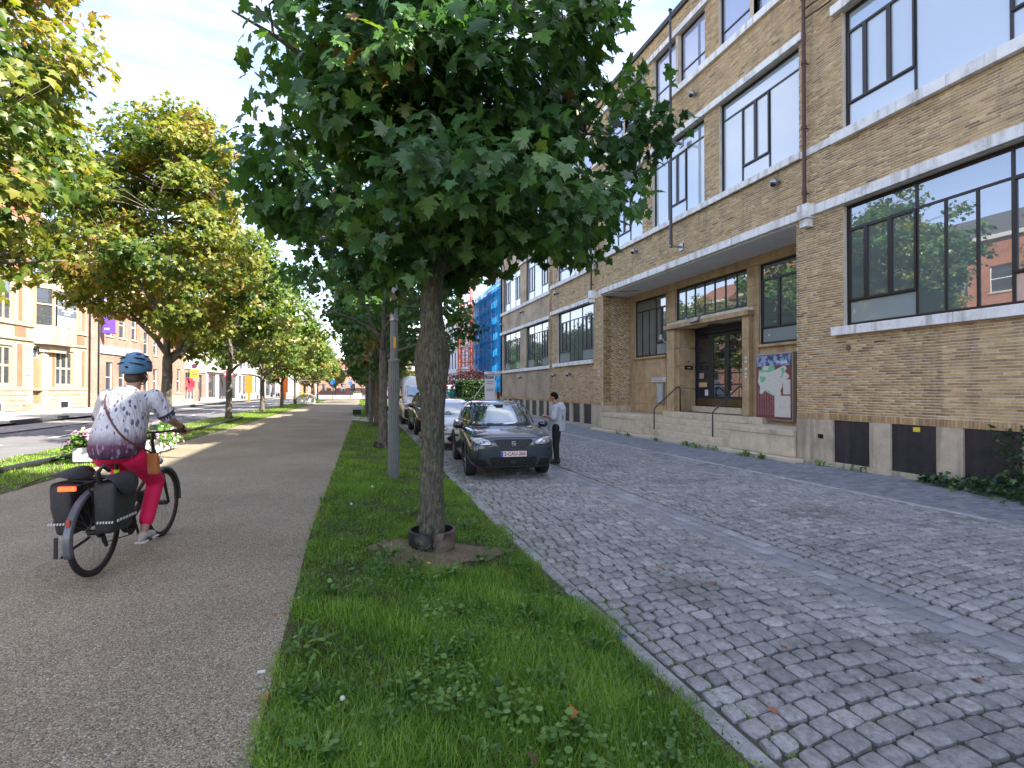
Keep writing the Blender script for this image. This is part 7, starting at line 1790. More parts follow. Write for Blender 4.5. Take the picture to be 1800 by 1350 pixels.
# balcony rail over the bay
q = MB(); 
for a, b in (((.05,-6.2+O_),(.72,-5.25+O_)),((.72,-5.25+O_),(.72,-2.75+O_)),((.72,-2.75+O_),(.05,-2.15+O_))):
    for z in (9.2,9.95): q.tube([(a[0],a[1],z),(b[0],b[1],z)],.022,5)
    n = max(3,int(math.hypot(a[0]-b[0],a[1]-b[1])/.16))
    for k in range(n+1): x, y = a[0]+(b[0]-a[0])*k/n, a[1]+(b[1]-a[1])*k/n; q.tube([(x,y,9.1),(x,y,9.95)],.011,4)
q.build('balcony_rail', M_blk, tA, world=False)
q = MB(); q.add([(.1,0,12.95),(.1,O_,12.95),(-4,O_,16.2),(-4,0,16.2),(-10,0,12.6),(-10,O_,12.6)],[(0,1,2,3),(3,2,5,4),(0,3,4),(1,5,2)]); q.build('roof', M_rtile, tA, world=False)
q = MB().prism([(12.9,-9.5+O_),(12.9,-5.5+O_),(15.4,-5.9+O_),(16.6,-7.5+O_),(15.4,-9.1+O_)],-.6,.1, Matrix(((0,0,1,0),(0,1,0,0),(1,0,0,0),(0,0,0,1)))); q.build('gable', M_obr, tA, world=False)
# neighbours along the same line
hB = lhouse('brick_house', 'narrow red brick house with dark drainpipes beside the stone townhouse', .02, 1.9, 11.2, M_rbr, [], [], roof=M_roof, cornice=M_cream)
MB().tube([(.08,.25,0),(.08,.25,11)],.07,6).tube([(.08,1.55,0),(.08,1.55,11)],.06,6).build('downpipe', M_blk, hB, world=False)
hC = lhouse('banner_house', 'pink brick house with purple banner and tall white windows', 1.9, 8.6, 12.4, M_pbr, [(.9,2.0),(3.0,4.1),(5.2,6.2)], [(1.2,3.9),(6.2,8.6),(9.3,11.4)], roof=M_rtile, cornice=M_wr, base=M_pbr)
MB().box(0,.14,0,6.6,4.6,5.3).build('string_course', M_wr, hC, world=False)
def banner(y, x, z0, z1, w_, lb, col=(.13,.055,.33)):
    p = LL(y); t = thing('banner', lb, 'banner', (p.x,p.y,.05), RZL, 'purple banners on the houses'); m = mat('banner_purple', col, .7, nz=(3,.1))
    MB().box(.25,.25+w_,-.012,.012,z0,z1).build('cloth', m, t, world=False); MB().tube([(0,0,z1+.03),(w_+.35,0,z1+.03)],.025,6).tube([(0,0,z0-.03),(w_+.35,0,z0-.03)],.025,6).build('bracket', M_dkf, t, world=False)
    q = MB(); q.box(.4,w_+.1,-.018,-.0125,(z0+z1)/2-.05,(z0+z1)/2+.25).box(.4,w_*.8,-.018,-.0125,z0+.3,z0+.45).box(.35,w_*.6,-.018,-.0125,z1-.6,z1-.4); q.build('print', mat('banner_print',(.5,.45,.6),.7), t, world=False)
banner(1.75, 0, 6.3, 9.6, 1.0, 'purple banner hanging beside the stone townhouse behind the tree'); banner(26.8, 0, 6.2, 9.4, 1.2, 'second purple banner, far along the row by the white shopfronts')
lhouse('brick_house', 'pale brick house with white sash windows behind the cyclist', 8.62, 13.2, 10.4, M_pbr, [(.8,1.9),(2.8,3.8)], [(1.1,3.6),(5.0,7.2),(7.9,9.6)], roof=M_rtile, cornice=M_cream)
hE = lhouse('brick_house', 'brick house with tall white ground-floor window beside the yellow sign', 13.22, 18.9, 10.8, M_pbr, [(.9,1.9),(3.8,4.9)], [(1.1,3.8),(5.2,7.4),(8.1,9.8)], roof=M_roof, cornice=M_cream)
MB().box(.0,.10,0,5.6,0,.8).build('plinth', M_cream, hE, world=False)
hF = lhouse('shop_house', 'low pale panelled shop with glass front under a yellow sign', 18.92, 26.0, 9.2, M_rbr, [(.7,2.6),(4.2,6.3)], [(6.6,8.4)], nx=2, nz=1, cornice=M_wr, base=M_pbr, mz=6.5, holes_x=[(.5,3.4,.15,3.5),(4.4,5.6,.15,3.3)])
MB().box(.0,.12,.25,3.7,3.9,5.9).box(.0,.12,4.0,6.7,3.6,6.3).build('facade_panel', M_wr, hF, world=False); lwin(hF,.5,3.4,.15,3.5,3,2,M_whf); lwin(hF,4.4,5.6,.15,3.3,1,2,M_dkf)
q = MB(); 
for k in range(14): q.box(-.10,-.05,.65+rnd.random()*2.4,.8+rnd.random()*2.6,1.2+rnd.random()*1.6,1.5+rnd.random()*1.8)
q.build('window_display', mat('shop_red',(.5,.05,.07),.6), hF, world=False)
t = thing('shop_sign', 'square yellow sign with dark print hanging over the glass shop front', 'sign', tuple(LL(20.0,.3))[:2]+(2.9,), RZL)
MB().box(-.02,.9,-.04,.04,0,1.0).build('panel', mat('sign_yellow',(.75,.42,.03),.5), t, world=False); MB().box(.15,.75,-.045,-.041,.35,.45).box(.15,.75,-.045,-.041,.55,.65).build('print', M_ink, t, world=False)
t = thing('round_sign', 'small round dark sign above the yellow shop sign', 'sign', tuple(LL(20.0,.3))[:2]+(4.2,), RZL); M9 = Matrix.Translation((.44,0,.1)) @ Matrix.Rotation(R(90),4,'X')
MB().lathe([(.0,-.03),(.3,-.03),(.3,.03),(0,.03)],18,M=M9).build('disc', mat('sign_plum',(.10,.02,.06),.5), t, world=False)
hG = lhouse('modern_block', 'modern white block with dark vertical windows and shopfront band', 26.02, 38.5, 10.5, M_wr, [(.8,2.4),(3.2,4.8),(6.0,7.6),(9.0,10.6)], [(5.4,7.9),(8.4,10.0)], fm=M_dkf, nx=3, nz=1, holes_x=[(.6,3.4,.1,3.5),(4.6,8.6,.1,3.5),(9.6,12.0,.1,3.5)])
for a, b in ((.6,3.4),(4.6,8.6),(9.6,12.0)): lwin(hG,a,b,.1,3.5,4,1,M_dkf)
MB().box(.0,.35,0,12.4,3.8,5.1).build('fascia', M_wr, hG, world=False)
t = thing('shop_sign', 'red square sign with white lines on the modern white block', 'sign', tuple(LL(31.5,.3))[:2]+(3.3,), RZL)
MB().box(0,1.3,-.06,.06,0,.8).build('panel', mat('sign_red',(.6,.03,.04),.5), t, world=False); MB().box(.1,1.2,-.066,-.061,.25,.33).box(.1,1.2,-.066,-.061,.47,.55).build('print', M_pw, t, world=False)
lhouse('white_house', 'white rendered house with arched row of narrow windows', 38.52, 50, 9.0, M_wr, [(.8,1.9),(2.9,4.0),(5.0,6.1),(7.1,8.2),(9.2,10.3)], [(.9,3.6),(5.4,7.6)], fm=M_dkf, cornice=M_wr, roof=M_roof, nz=1)
lhouse('grey_building', 'grey panelled building with roller shutters behind the orange works post', 50.02, 63, 8.5, M_gr, [(1,4),(5,8),(9,12)], [(.3,3.4),(5.0,7.4)], fm=M_dkf, nx=3, nz=1)
for k, (a, b, H, m) in enumerate(((63.02,73,9.5,M_rbr),(73.02,84,8.8,M_wr),(84.02,96,10,M_obr),(96.02,112,9,M_pbr))):
    lhouse('terraced_house', ['red brick house near the far left junction','white house next to the far junction','orange brick corner house at the far left','pale brick house at the far end of the left row'][k], a, b, H, m, [(1,2.2),(3.6,4.8),(6.2,7.4)], [(.9,3.2),(4.6,6.8)], roof=M_rtile if k%2 else M_roof, cornice=M_wr)
for k, (a, b, H, m, lb) in enumerate(((-28,-16.6,12.5,M_obr,'tall orange brick house opposite the school, seen in its windows'),(-40,-28.02,11.5,M_pbr,'pink brick house facing the school beyond the left edge'),(-53,-40.02,13,M_obr,'orange brick block opposite the photographer'))):
    lhouse('townhouse', lb, a, b, H, m, [(1,2.4),(3.8,5.2),(6.6,8.0),(9.2,10.4)], [(1.2,3.6),(5.0,7.4),(8.6,10.6)], roof=M_roof, cornice=M_wr)
# black kerb blocks of the parking bays
for k, (x, y, L_) in enumerate(((-15.0,24.5,3.2),(-14.9,29.0,4.6),(-14.6,38,6.0),(-14.5,48,6),(-14.4,60,7))):
    tag(MB().box(-.14,.14,0,L_,-.05,.16).build('kerb_block', mat('dark_kerb',(.05,.05,.055),.8,nz=(4,.2)), bevel=.03), ['short dark kerb block at the near parking bay','dark kerb block left of the cyclist','long dark kerb block behind the cyclist','dark kerb block level with the yellow sign','farthest dark kerb block on the left pavement'][k], 'kerb block', 'dark kerb blocks along the parking bays').location = (x+sh(y)*1.0, y, .0)

# ---------------- beyond the school ----------------
M_cls = mat('classical_white', (.54,.54,.55), .85, nz=(1,.06), streak=((.42,.42,.42),.4))
cb = thing('classical_building', 'white classical town building with rows of tall windows under a dark roof', 'building', (18.5,75,-.25))
hs = [(75.8+2.7*k,76.9+2.7*k,z,z+h) for k in range(13) for z,h in ((1.2,2.6),(5.2,2.8),(9.2,2.4))]
q = lgrid(75,110.5,-.25,13.6,hs,0,.4); q.v = [(18.5+x,y,z) for x,y,z in q.v]; q.build('wall', M_cls, cb)
MB().box(18.92,30,75,110.5,-.25,13.6).build('house_body', M_cls, cb); MB().box(18.1,19,74.8,110.7,13.6,14.1).build('cornice', M_cls, cb, bevel=.05)
for z in (4.4,8.5): MB().box(18.3,18.5,75,110.5,z,z+.3).build('string_course', M_cls, cb)
q = MB(); q.add([(18.3,74.9,14.1),(18.3,110.6,14.1),(22,110.6,17),(22,74.9,17),(30,74.9,14.1),(30,110.6,14.1)],[(0,1,2,3),(3,2,5,4),(0,3,4),(1,5,2)]); q.build('roof', M_roof, cb)
for a,b,c,d in hs:
    f = MB().box(18.62,18.68,a,b,c,c+.07).box(18.62,18.68,a,b,d-.07,d).box(18.62,18.68,a,a+.07,c,d).box(18.62,18.68,b-.07,b,c,d).box(18.62,18.68,(a+b)/2-.03,(a+b)/2+.03,c,d).build('window', M_dkf, cb); MB().box(18.68,18.7,a,b,c,d).build('pane', M_gh, f)
    if c < 9: MB().box(18.36,18.5,a-.15,b+.15,d+.05,d+.25).build('window_hood', M_cls, cb)
# big stone columns block seen beside the trunk
tcol = thing('stone_wall_building', 'grey striped stone pillar building at the far side of the works site', 'building', (20,118,-.25))
for k in range(26): MB().box(16.5,21,112+.0,120,-.25+k*.55,-.25+k*.55+.48).build('stone_course', mat('grey_courses',(.33,.33,.32),.9,nz=(1,.1)), tcol)
MB().box(16.7,21,112.1,119.9,-.25,14).build('wall', M_gr, tcol)
# orange-red house with scaffold and blue net
rb_ = thing('brick_mansion', 'orange brick mansion with white gable behind the blue scaffold net', 'building', (19.3,62,-.25))
hs = [(63+2.5*k,64.2+2.5*k,z,z+2.4) for k in range(4) for z in (1.2,5,9,12.4)]
q = lgrid(62,74.5,-.25,15.6,hs,0,.4); q.v = [(19.6+x,y,z) for x,y,z in q.v]; q.build('wall', M_obr, rb_); MB().box(20.02,30,62,74.5,-.25,15.6).build('house_body', M_obr, rb_)
for a,b,c,d in hs: MB().box(19.75,19.78,a,b,c,d).build('window', M_gh, rb_)
q = MB(); q.add([(19.4,61.8,15.6),(19.4,74.7,15.6),(21.4,74.7,18.4),(21.4,61.8,18.4),(29,61.8,18.6),(29,74.7,18.6)],[(0,1,2,3),(3,2,5,4)]); q.build('roof', M_wr, rb_)
MB().box(20.5,21.6,66,67.2,17,19.6).build('chimney', M_obr, rb_)
sc = thing('scaffold', 'metal scaffold with platforms against the mansion', 'scaffold', (18.6,62,-.25)); q = MB()
for y in np.arange(60.6,79,2.2):
    for x in (17.7,18.9): q.tube([(x,y,-.25),(x,y,14.6)],.045,5)
    for z in np.arange(1.8,14.5,2.0): q.tube([(17.7,y,z),(18.9,y,z)],.035,4)
for z in np.arange(1.8,14.8,1.0):
    q.tube([(17.7,60.6,z),(17.7,78.2,z)],.035,4)
for k in range(7): q.tube([(17.7,60.6+2.2*k,1.8+2*(k%6)),(17.7,62.8+2.2*k,3.8+2*(k%6))],.03,4)
q.build('tube', M_alu, sc)
for z in np.arange(1.9,14,2.0): MB().box(17.75,18.85,60.6,78.2,z,z+.06).build('platform', mat('scaffold_board',(.22,.24,.3),.8), sc)
M_net = bpy.data.materials.new('blue_net'); M_net.use_nodes = True; N_, L_2 = nodes(M_net); N_.clear()
o_ = N_.new('ShaderNodeOutputMaterial'); d_ = N_.new('ShaderNodeBsdfDiffuse'); d_.inputs['Color'].default_value = (.012,.20,.50,1); tl = N_.new('ShaderNodeBsdfTranslucent'); tl.inputs['Color'].default_value = (.02,.30,.66,1); tr_ = N_.new('ShaderNodeBsdfTransparent')
m1 = N_.new('ShaderNodeMixShader'); m1.inputs[0].default_value = .45; m2_ = N_.new('ShaderNodeMixShader'); wv = N_.new('ShaderNodeTexNoise'); wv.inputs['Scale'].default_value = 1.2; tcn = N_.new('ShaderNodeTexCoord'); L_2(tcn.outputs['Object'], wv.inputs['Vector']); mm = N_.new('ShaderNodeMapRange'); L_2(wv.outputs['Fac'], mm.inputs[0])
for i, x in enumerate((.35,.65,.15,.5)): mm.inputs[i+1].default_value = x
L_2(mm.outputs[0], m2_.inputs[0]); L_2(d_.outputs[0], m1.inputs[1]); L_2(tl.outputs[0], m1.inputs[2]); L_2(m1.outputs[0], m2_.inputs[1]); L_2(tr_.outputs[0], m2_.inputs[2]); L_2(m2_.outputs[0], o_.inputs['Surface'])
V = []; F = []; ns = 40
for j in range(13):
    for i in range(ns+1):
        s_ = i/ns; bx = 17.45+.12*math.sin(i*1.3+j*.5); V.append((bx if s_ > .12 else 17.45+(1-s_/.12)*1.5, (60.3 if s_ <= .12 else 60.3+(s_-.12)*15.0), 1.2+j*1.12+.05*math.sin(i)))
for j in range(12):
    for i in range(ns): F.append((j*(ns+1)+i, j*(ns+1)+i+1, (j+1)*(ns+1)+i+1, (j+1)*(ns+1)+i))
me = bpy.data.meshes.new('net'); me.from_pydata(V, [], F); tag(link('scaffold_net', me, M_net, smooth=True), 'bright blue debris net hung over the scaffold', 'net')
# tower crane
cr = thing('tower_crane', 'orange red lattice tower crane mast rising behind the trees', 'crane', (15.2,69,-.25)); M_cr = mat('crane_orange', (.75,.10,.02), .5, nz=(3,.1)); q = MB(); cx, cyy, hw_ = 15.2, 69, .85
for sx_, sy_ in ((-1,-1),(1,-1),(1,1),(-1,1)): q.tube([(cx+sx_*hw_,cyy+sy_*hw_,-.25),(cx+sx_*hw_,cyy+sy_*hw_,38)],.085,5)
z = .4; k = 0
while z < 37:
    for a, b in (((-1,-1),(1,-1)),((1,-1),(1,1)),((1,1),(-1,1)),((-1,1),(-1,-1))):
        A = Vector((cx+a[0]*hw_,cyy+a[1]*hw_,z)); B_ = Vector((cx+b[0]*hw_,cyy+b[1]*hw_,z)); up = Vector((0,0,.95))
        q.tube([A,B_],.035,4); q.tube([A,B_+up] if k%2 else [B_,A+up],.04,4)
    z += .95; k += 1
q.build('mast', M_cr, cr)
q = MB(); jl = []
for z in (38.2,39.6): q.tube([(cx-12,cyy,z),(cx+30,cyy+8,z)],.09,5)
for k in range(26): q.tube([(cx-12+k*1.6,cyy+max(0,(k*1.6-12))*.27*.7,38.2),(cx-11.2+k*1.6,cyy+max(0,(k*1.6-12))*.27*.7,39.6)],.045,4)
q.build('jib', M_cr, cr); MB().box(cx-13,cx-11,cyy-.8,cyy+.8,36.6,38.4).build('counterweight', M_gr, cr); MB().box(cx-1.3,cx-.2,cyy-1.9,cyy-.9,36.4,38.2).build('cab', M_wr, cr)
# hedge, red maple, green fence, sign board, stair rail
rg = np.random.default_rng(5); n = 9000; fc = rg.integers(0,3,n); X = rg.uniform(11.6,14.9,n); Y = rg.uniform(54.5,57.5,n); Z = rg.uniform(-.2,2.3,n); X = np.where(fc==0,11.6+rg.normal(0,.06,n),X); Y = np.where(fc==1,54.5+rg.normal(0,.06,n),Y); Z = np.where(fc==2,2.3+rg.normal(0,.06,n),Z)
P = np.stack([X,Y,Z],1); out = np.stack([(fc==0)*-1.,(fc==1)*-1.,(fc==2)*1.],1)+.01; V, F = place(FAR, P, frames(n,out,rg,.2), rg.uniform(.10,.17,n))
hd = thing('hedge', 'clipped dark green box hedge beyond the end of the school', 'hedge', (13.2,56,-.25)); M_hedge = leafmat('hedge_leaf', [(0,(.010,.028,.008)),(.6,(.024,.065,.012)),(1,(.05,.11,.02))], .5, .25)
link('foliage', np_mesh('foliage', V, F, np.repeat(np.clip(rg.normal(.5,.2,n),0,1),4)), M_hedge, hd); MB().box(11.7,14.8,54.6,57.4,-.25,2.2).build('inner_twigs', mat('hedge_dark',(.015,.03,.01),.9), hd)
rg = np.random.default_rng(6); cl = []; q = MB()
for k in range(46): a = rg.uniform(0,6.28); r_ = 2.6*math.sqrt(rg.random()); z = 2.0+1.9*rg.random()-(r_/2.6)**2*.9; cl.append((13.2+r_*math.cos(a), 60+r_*math.sin(a), z)); q.tube([(13.2,60,.2+.5*rg.random()),(13.2+r_*.45*math.cos(a),60+r_*.45*math.sin(a),z*.75),cl[-1]],[.05,.03,.01],5)
rm = thing('red_maple', 'low spreading dark red Japanese maple in front of the works site', 'tree', (13.2,60,-.25)); q.tube([(13.2,60,-.25),(13.25,60,.7)],[.14,.1],8); q.build('trunk', M_bark, rm)
P = np.repeat(np.array(cl),70,axis=0); P = P+rg.normal(0,1,P.shape)*np.array([.42,.42,.12]); n = len(P); V, F = place(FAR, P, frames(n,np.tile([0,0,.6],(n,1)),rg,.4), rg.uniform(.12,.2,n))
M_redl2 = leafmat('red_leaf', [(0,(.014,.005,.006)),(.6,(.038,.010,.010)),(1,(.08,.02,.015))], .6, .15); link('foliage', np_mesh('foliage', V, F, np.repeat(np.clip(rg.normal(.5,.2,n),0,1),4)), M_redl2, rm)
gf = thing('site_fence', 'green sheeted construction fence with red white board on top', 'fence', (9,58,-.25)); M_gf = mat('fence_green', (.015,.17,.13), .7, nz=(1.5,.2))
for k in range(4):
    x = 7.3+k*1.4; MB().box(x,x+1.36,58.6,58.64,-.2,1.45).build('fence_panel', M_gf, gf); MB().tube([(x,58.6,-.25),(x,58.6,2.0)],.03,6).build('fence_post', M_dkf, gf)
q = MB()
for k in range(10): q.box(7.3+k*.56,7.3+k*.56+.28,58.56,58.59,1.6,1.95)
q.build('red_stripe', mat('stripe_red',(.6,.03,.04),.6), gf); MB().box(7.3,12.9,58.6,58.62,1.55,2.0).build('white_board', M_wp, gf)
sb = thing('sign_board', 'white standing sign board with grey print at the corner of the school', 'sign', (12.4,46.5,-.25))
MB().box(12.05,13.0,46.5,46.56,.35,2.5).build('panel', M_wp, sb); MB().box(12.1,12.15,46.56,46.62,-.25,2.5).box(12.9,12.95,46.56,46.62,-.25,2.5).build('post', M_dkf, sb)
q = MB()
for z in (2.2,2.02,1.5,1.36): q.box(12.2,12.85,46.49,46.499,z,z+.1)
q.build('print', mat('sign_grey',(.3,.32,.33),.6), sb)
tag(MB().tube([(11.4,48,-.25),(11.4,48,.8),(13.4,50.5,2.6),(13.4,50.5,1.6)],.03,6).tube([(12.4,47.2,-.25),(12.4,47.2,.8),(13.6,48.5,2.9)],.03,6).build('stair_rail', M_alu, smooth='auto'), 'thin grey sloping stair rail beside the hedge', 'handrail')
rg = np.random.default_rng(15); n = 2600; P = np.stack([rg.uniform(10.6,14.5,n),rg.uniform(47,53.5,n),-.2+rg.random(n)**2*.85],1); V, F = place(FAR, P, frames(n,np.tile([-.3,-.3,.8],(n,1)),rg,.1), rg.uniform(.10,.18,n)); sg = thing('shrub_bed', 'low green shrub bed between the hedge and the school corner', 'shrub', (12.4,50,-.25)); link('foliage', np_mesh('foliage', V, F, np.repeat(np.clip(rg.normal(.5,.2,n),0,1),4)), M_hedge, sg)
o = tag(MB().box(10.9,11.7,40.2,41.6,2.6,2.75).box(10.75,11.7,40.1,41.7,2.75,2.95).build('entrance_canopy', M_white_st, bevel=.02), 'small white flat canopy sticking out past the far corner of the school', 'canopy')
# far end of the street
fe = [(-34,-20,8.5,M_rbr),(-19.9,-8,7.6,M_wr),(-7.9,4,7.0,M_rbr),(4.1,13,8.4,M_obr),(13.1,26,7.8,M_wr)]
for k, (a, b, H, m) in enumerate(fe):
    t = thing('end_house', ['brick house left of the far crossing','white house left of the street end','long low red brick house closing the street','orange brick house right of the street end','white rendered house at the far right of the street end'][k], 'building', (a,158,-.1))
    mm_ = {id(M_rbr):'XZ'}.get(id(m)); wl_ = brickmat('end_brick_%d'%k, (.36,.17,.12), (.29,.13,.09), (.42,.37,.31), .22, .075, .01, .3, axes='XZ') if m is not M_wr else m
    hs = [(a+1+2.6*i,a+2.3+2.6*i,z,z+2) for i in range(int((b-a-1)/2.6)) for z in (1.1,4.3)]; q = lgrid(a,b,-.1,H,hs,0,.4); q.v = [(y,158-x+.4,z) for x,y,z in q.v]; q.build('wall', wl_, t); MB().box(a,b,158.41,166,-.1,H).build('house_body', wl_, t)
    for c in hs: MB().box(c[0],c[1],158.2,158.25,c[2],c[3]).build('window', M_gh, t); MB().box(c[0]-.05,c[1]+.05,157.9,158,c[2]-.15,c[2]).build('sill', M_wr, t)
    MB().box(a,b,157.7,158.3,H,H+.35).build('cornice', M_wr, t); q = MB(); q.add([(a,157.8,H+.35),(b,157.8,H+.35),(b,162,H+3),(a,162,H+3),(a,166,H),(b,166,H)],[(0,1,2,3),(3,2,5,4),(0,3,4),(1,5,2)]); q.build('roof', M_rtile if k%2 == 0 else M_roof, t)
ap = thing('apartment_block', 'far apartment block with white balcony bands and brick infill', 'building', (16,142,-.1)); M_ib = brickmat('balcony_brick', (.42,.22,.14), (.36,.18,.11), (.4,.35,.3), .22, .075, .01, .3, axes='XZ')
MB().box(9,30,136,146,-.1,17).build('wall', M_ib, ap)
for z in (3.2,6.2,9.2,12.2,15.2): MB().box(8.6,30.2,134.6,136,z,z+.25).build('balcony_slab', M_wr, ap); MB().box(8.7,30.1,134.62,134.7,z+.25,z+1.1).build('balustrade', M_wr if z%6 < 3.5 else M_ib, ap); 
for z in (3.45,6.45,9.45,12.45):
    for x in np.arange(9.6,29,3.1): MB().box(x,x+1.9,135.95,135.99,z,z+2.2).build('window', M_gh, ap)
MB().box(8.6,30.2,134.6,146.2,17,17.4).build('roof', M_wr, ap)
for k, (x, y, s_) in enumerate(((5.6,104,.75),(8.8,108,.7),(-3,150,.8),(-24,140,.8),(12,126,.8))):
    copy_tree(L2, (x,y,-.1), rz=k*1.7, label=['yellow autumn tree left of the far apartments','green yellow tree in front of the far apartments','leafy tree at the middle of the street end','tree by the far left junction','tree beside the striped stone building'][k], scale=s_, group='trees at the end of the street')
# ---------------- street furniture ----------------
M_lp = mat('lamp_post_grey', (.155,.17,.165), .5, metal=.1, nz=(8,.12), nz2=(9,(.45,.45,.43),.70,.8)); M_lpw = mat('lamp_sheet_grey', (.36,.37,.39), .5); M_ylw = mat('sticker_orange', (.8,.42,.02), .5)
def lamp(x, y, z, label, rot=0):
    t = thing('lamp_post', label, 'lamp post', (x,y,z), rot, 'fluted lamp posts along the verge'); V = []; F = []; n = 64
    def rf(r_, k): return r_*(1 if k % 4 in (0,1) else .90)
    for zz, r_ in ((-.1,.108),(0,.108),(2.2,.100)):
        for k in range(n): a = 2*math.pi*k/n; V.append((rf(r_,k)*math.cos(a), rf(r_,k)*math.sin(a), zz))
    for j in range(2):
        for k in range(n): F.append((j*n+k,j*n+(k+1)%n,(j+1)*n+(k+1)%n,(j+1)*n+k))
    F.append(tuple(2*n+k for k in range(n))); q = MB(); q.add(V,F); q.lathe([(.112,2.19),(.113,2.23),(.09,2.25)],24); q.build('fluted_base', M_lp, t, smooth='auto', world=False)
    MB().lathe([(.072,2.2),(.070,3.2),(.055,3.26),(.052,6.6)],20).build('shaft', M_lp, t, smooth='auto', world=False)
    MB().lathe([(.072,2.96),(.088,2.965),(.088,2.99),(.078,3.0),(.078,3.03),(.088,3.04),(.088,3.065),(.072,3.07)],20).build('collar', M_alu, t, smooth='auto', world=False)
    MB().tube([(-.62,0,3.24),(.62,0,3.24)],.012,6).tube([(-.62,0,3.24),(-.40,0,3.245)],.018,6).tube([(.2,0,3.24),(.45,0,3.24)],.02,6).box(-.12,.12,-.05,.05,3.215,3.26).build('cross_rod', M_bkb, t, world=False)
    q = MB(); zz = 3.4
    for k in range(7): q.prism([(.0,-.03),(.06+.02*(k%2),.02),(.02,.09),(-.07-.02*(k%2),.05),(-.05,-.02)], zz, zz+.01, Matrix.Translation((-.02+.03*math.sin(k*2),-.085,0)) @ Matrix.Translation((0,0,zz)) @ Matrix.Rotation(R(90),4,'X') @ Matrix.Translation((0,0,-zz))); zz += .13
    MB().lathe([(.055,3.27),(.075,3.3),(.075,4.1),(.055,4.14)],10).build('upper_sleeve', M_lpw, t, smooth='auto', world=False)
    MB().box(-.022,.022,-.0755,-.070,2.45,2.66).build('sticker', M_ylw, t, world=False)
    MB().tube([(0,0,6.55),(-.5,0,6.9),(-1.2,0,6.95)],.035,8).build('arm', M_lp, t, smooth='auto', world=False); MB().box(-1.75,-1.1,-.13,.13,6.9,7.0).build('lamp_head', M_lp, t, world=False, bevel=.03); MB().box(-1.7,-1.2,-.1,.1,6.885,6.899).build('lamp_glass', M_wp, t, world=False)
    return t
l0 = lamp(.84, 10.05, vz(.84), 'fluted grey lamp post with orange sticker just behind the nearest tree', .1)
l1 = copy_tree(l0, (1.12,26.6,-.12), label='second grey lamp post with foot bolts in front of the thick maple')
copy_tree(l0, (1.25,35.5,-.12), label='third lamp post beside the grey bench'); copy_tree(l0, (1.7,50,-.12), label='farthest visible lamp post of the right verge')
# bench
M_bw = mat('bench_concrete', (.42,.43,.44), .8, nz=(5,.1)); t = thing('bench', 'low pale grey bench block beside the third lamp post', 'bench', (.55,33.6,-.1))
MB().box(.2,.95,32.6,34.9,.32,.50).build('seat', M_bw, t, bevel=.02)
for y in (32.9,34.6): MB().box(.35,.8,y-.08,y+.08,-.12,.32).build('leg', M_dkf, t)
# black tube lying along the left verge
pts = [(-6.35,3,.07),(-6.15,8,.07),(-6.0,11.9,.08),(-5.75,15,.07),(-5.5,19,.07),(-5.38,22.5,.06),(-5.28,26,.06),(-5.20,30.2,.08)]
tag(MB().tube([Vector(p) for p in pts], .055, 12).build('verge_tube', mat('black_tube',(.018,.02,.022),.35,nz=(3,.2)), smooth='auto'), 'long black tube lying on the left verge past the trees', 'tube')
# flower troughs
M_trough = mat('white_trough', (.55,.55,.53), .6, nz=(3,.08)); M_petal = leafmat('pink_petal', [(0,(.45,.16,.38)),(.5,(.62,.30,.52)),(1,(.75,.52,.66))], .6, .3)
def petal_tpl():
    V = [(0,0,0)]+[(.5*math.cos(2*math.pi*k/5)*1.0,.5*math.sin(2*math.pi*k/5),.10) for k in range(5)]; return np.array(V,np.float32), np.array([(0,k+1,(k+1)%5+1) for k in range(5)],np.int32)
PT = petal_tpl()
def flowers(x, y, z, L_, W_, H_, label, seed, nf=240, nl=900, rz=0, box=True):
    rg = np.random.default_rng(seed); t = thing('flower_trough', label, 'planter', (x,y,z), rz, 'white troughs of pink flowers'); 
    if box:
        q = MB().box(-W_/2,W_/2,-L_/2,L_/2,.04,H_); q.build('trough', M_trough, t, world=False, bevel=.02); MB().box(-W_/2+.04,W_/2-.04,-L_/2+.04,L_/2-.04,H_,H_+.01).build('soil', M_soil, t, world=False)
        MB().box(-W_/2+.05,W_/2-.05,-L_/2+.05,L_/2-.05,0,.04).build('foot', M_dkf, t, world=False)
    def P_(n, up):
        a = rg.uniform(0,6.28,n); r_ = np.sqrt(rg.random(n)); X = r_*np.cos(a)*(W_/2+.16); Y = rg.uniform(-1,1,n)*(L_/2+.14); e = np.clip(np.abs(X)/(W_/2+.16),0,1); Z = H_+up*(1-e**2)*rg.uniform(.3,1,n)-e**2*rg.uniform(0,.28,n); return np.stack([X,Y,Z],1)
    p = P_(nl,.34); V, F = place(FAR, p, frames(nl,p*np.array([2,.3,.4]),rg,.1), rg.uniform(.05,.09,nl)); link('foliage', np_mesh('foliage', V, F, np.repeat(np.clip(rg.normal(.5,.2,nl),0,1),4)), M_weed, t, world=False)
    p = P_(nf,.40); out = p*np.array([2.5,.3,.3])+np.array([0,-.3,.25]); out /= np.linalg.norm(out,axis=1,keepdims=True); tt = np.cross(out,rg.normal(0,1,(nf,3))); tt /= np.linalg.norm(tt,axis=1,keepdims=True); p += out*.03
    V, F = place(PT, p, (np.cross(tt,out),tt,out), rg.uniform(.055,.085,nf)); o = link('blossom', np_mesh('blossom', V, F, np.repeat(rg.random(nf),5)), M_petal, t, world=False)
    return t
flowers(-5.16,13.5,0,1.0,.42,.34,'white trough spilling pink flowers, left of the cyclist',1,rz=R(-3)); flowers(-4.45,15.0,0,1.2,.42,.36,'white trough of pink and green plants beside the handlebar of the cyclist',2,nf=110,rz=R(-3))
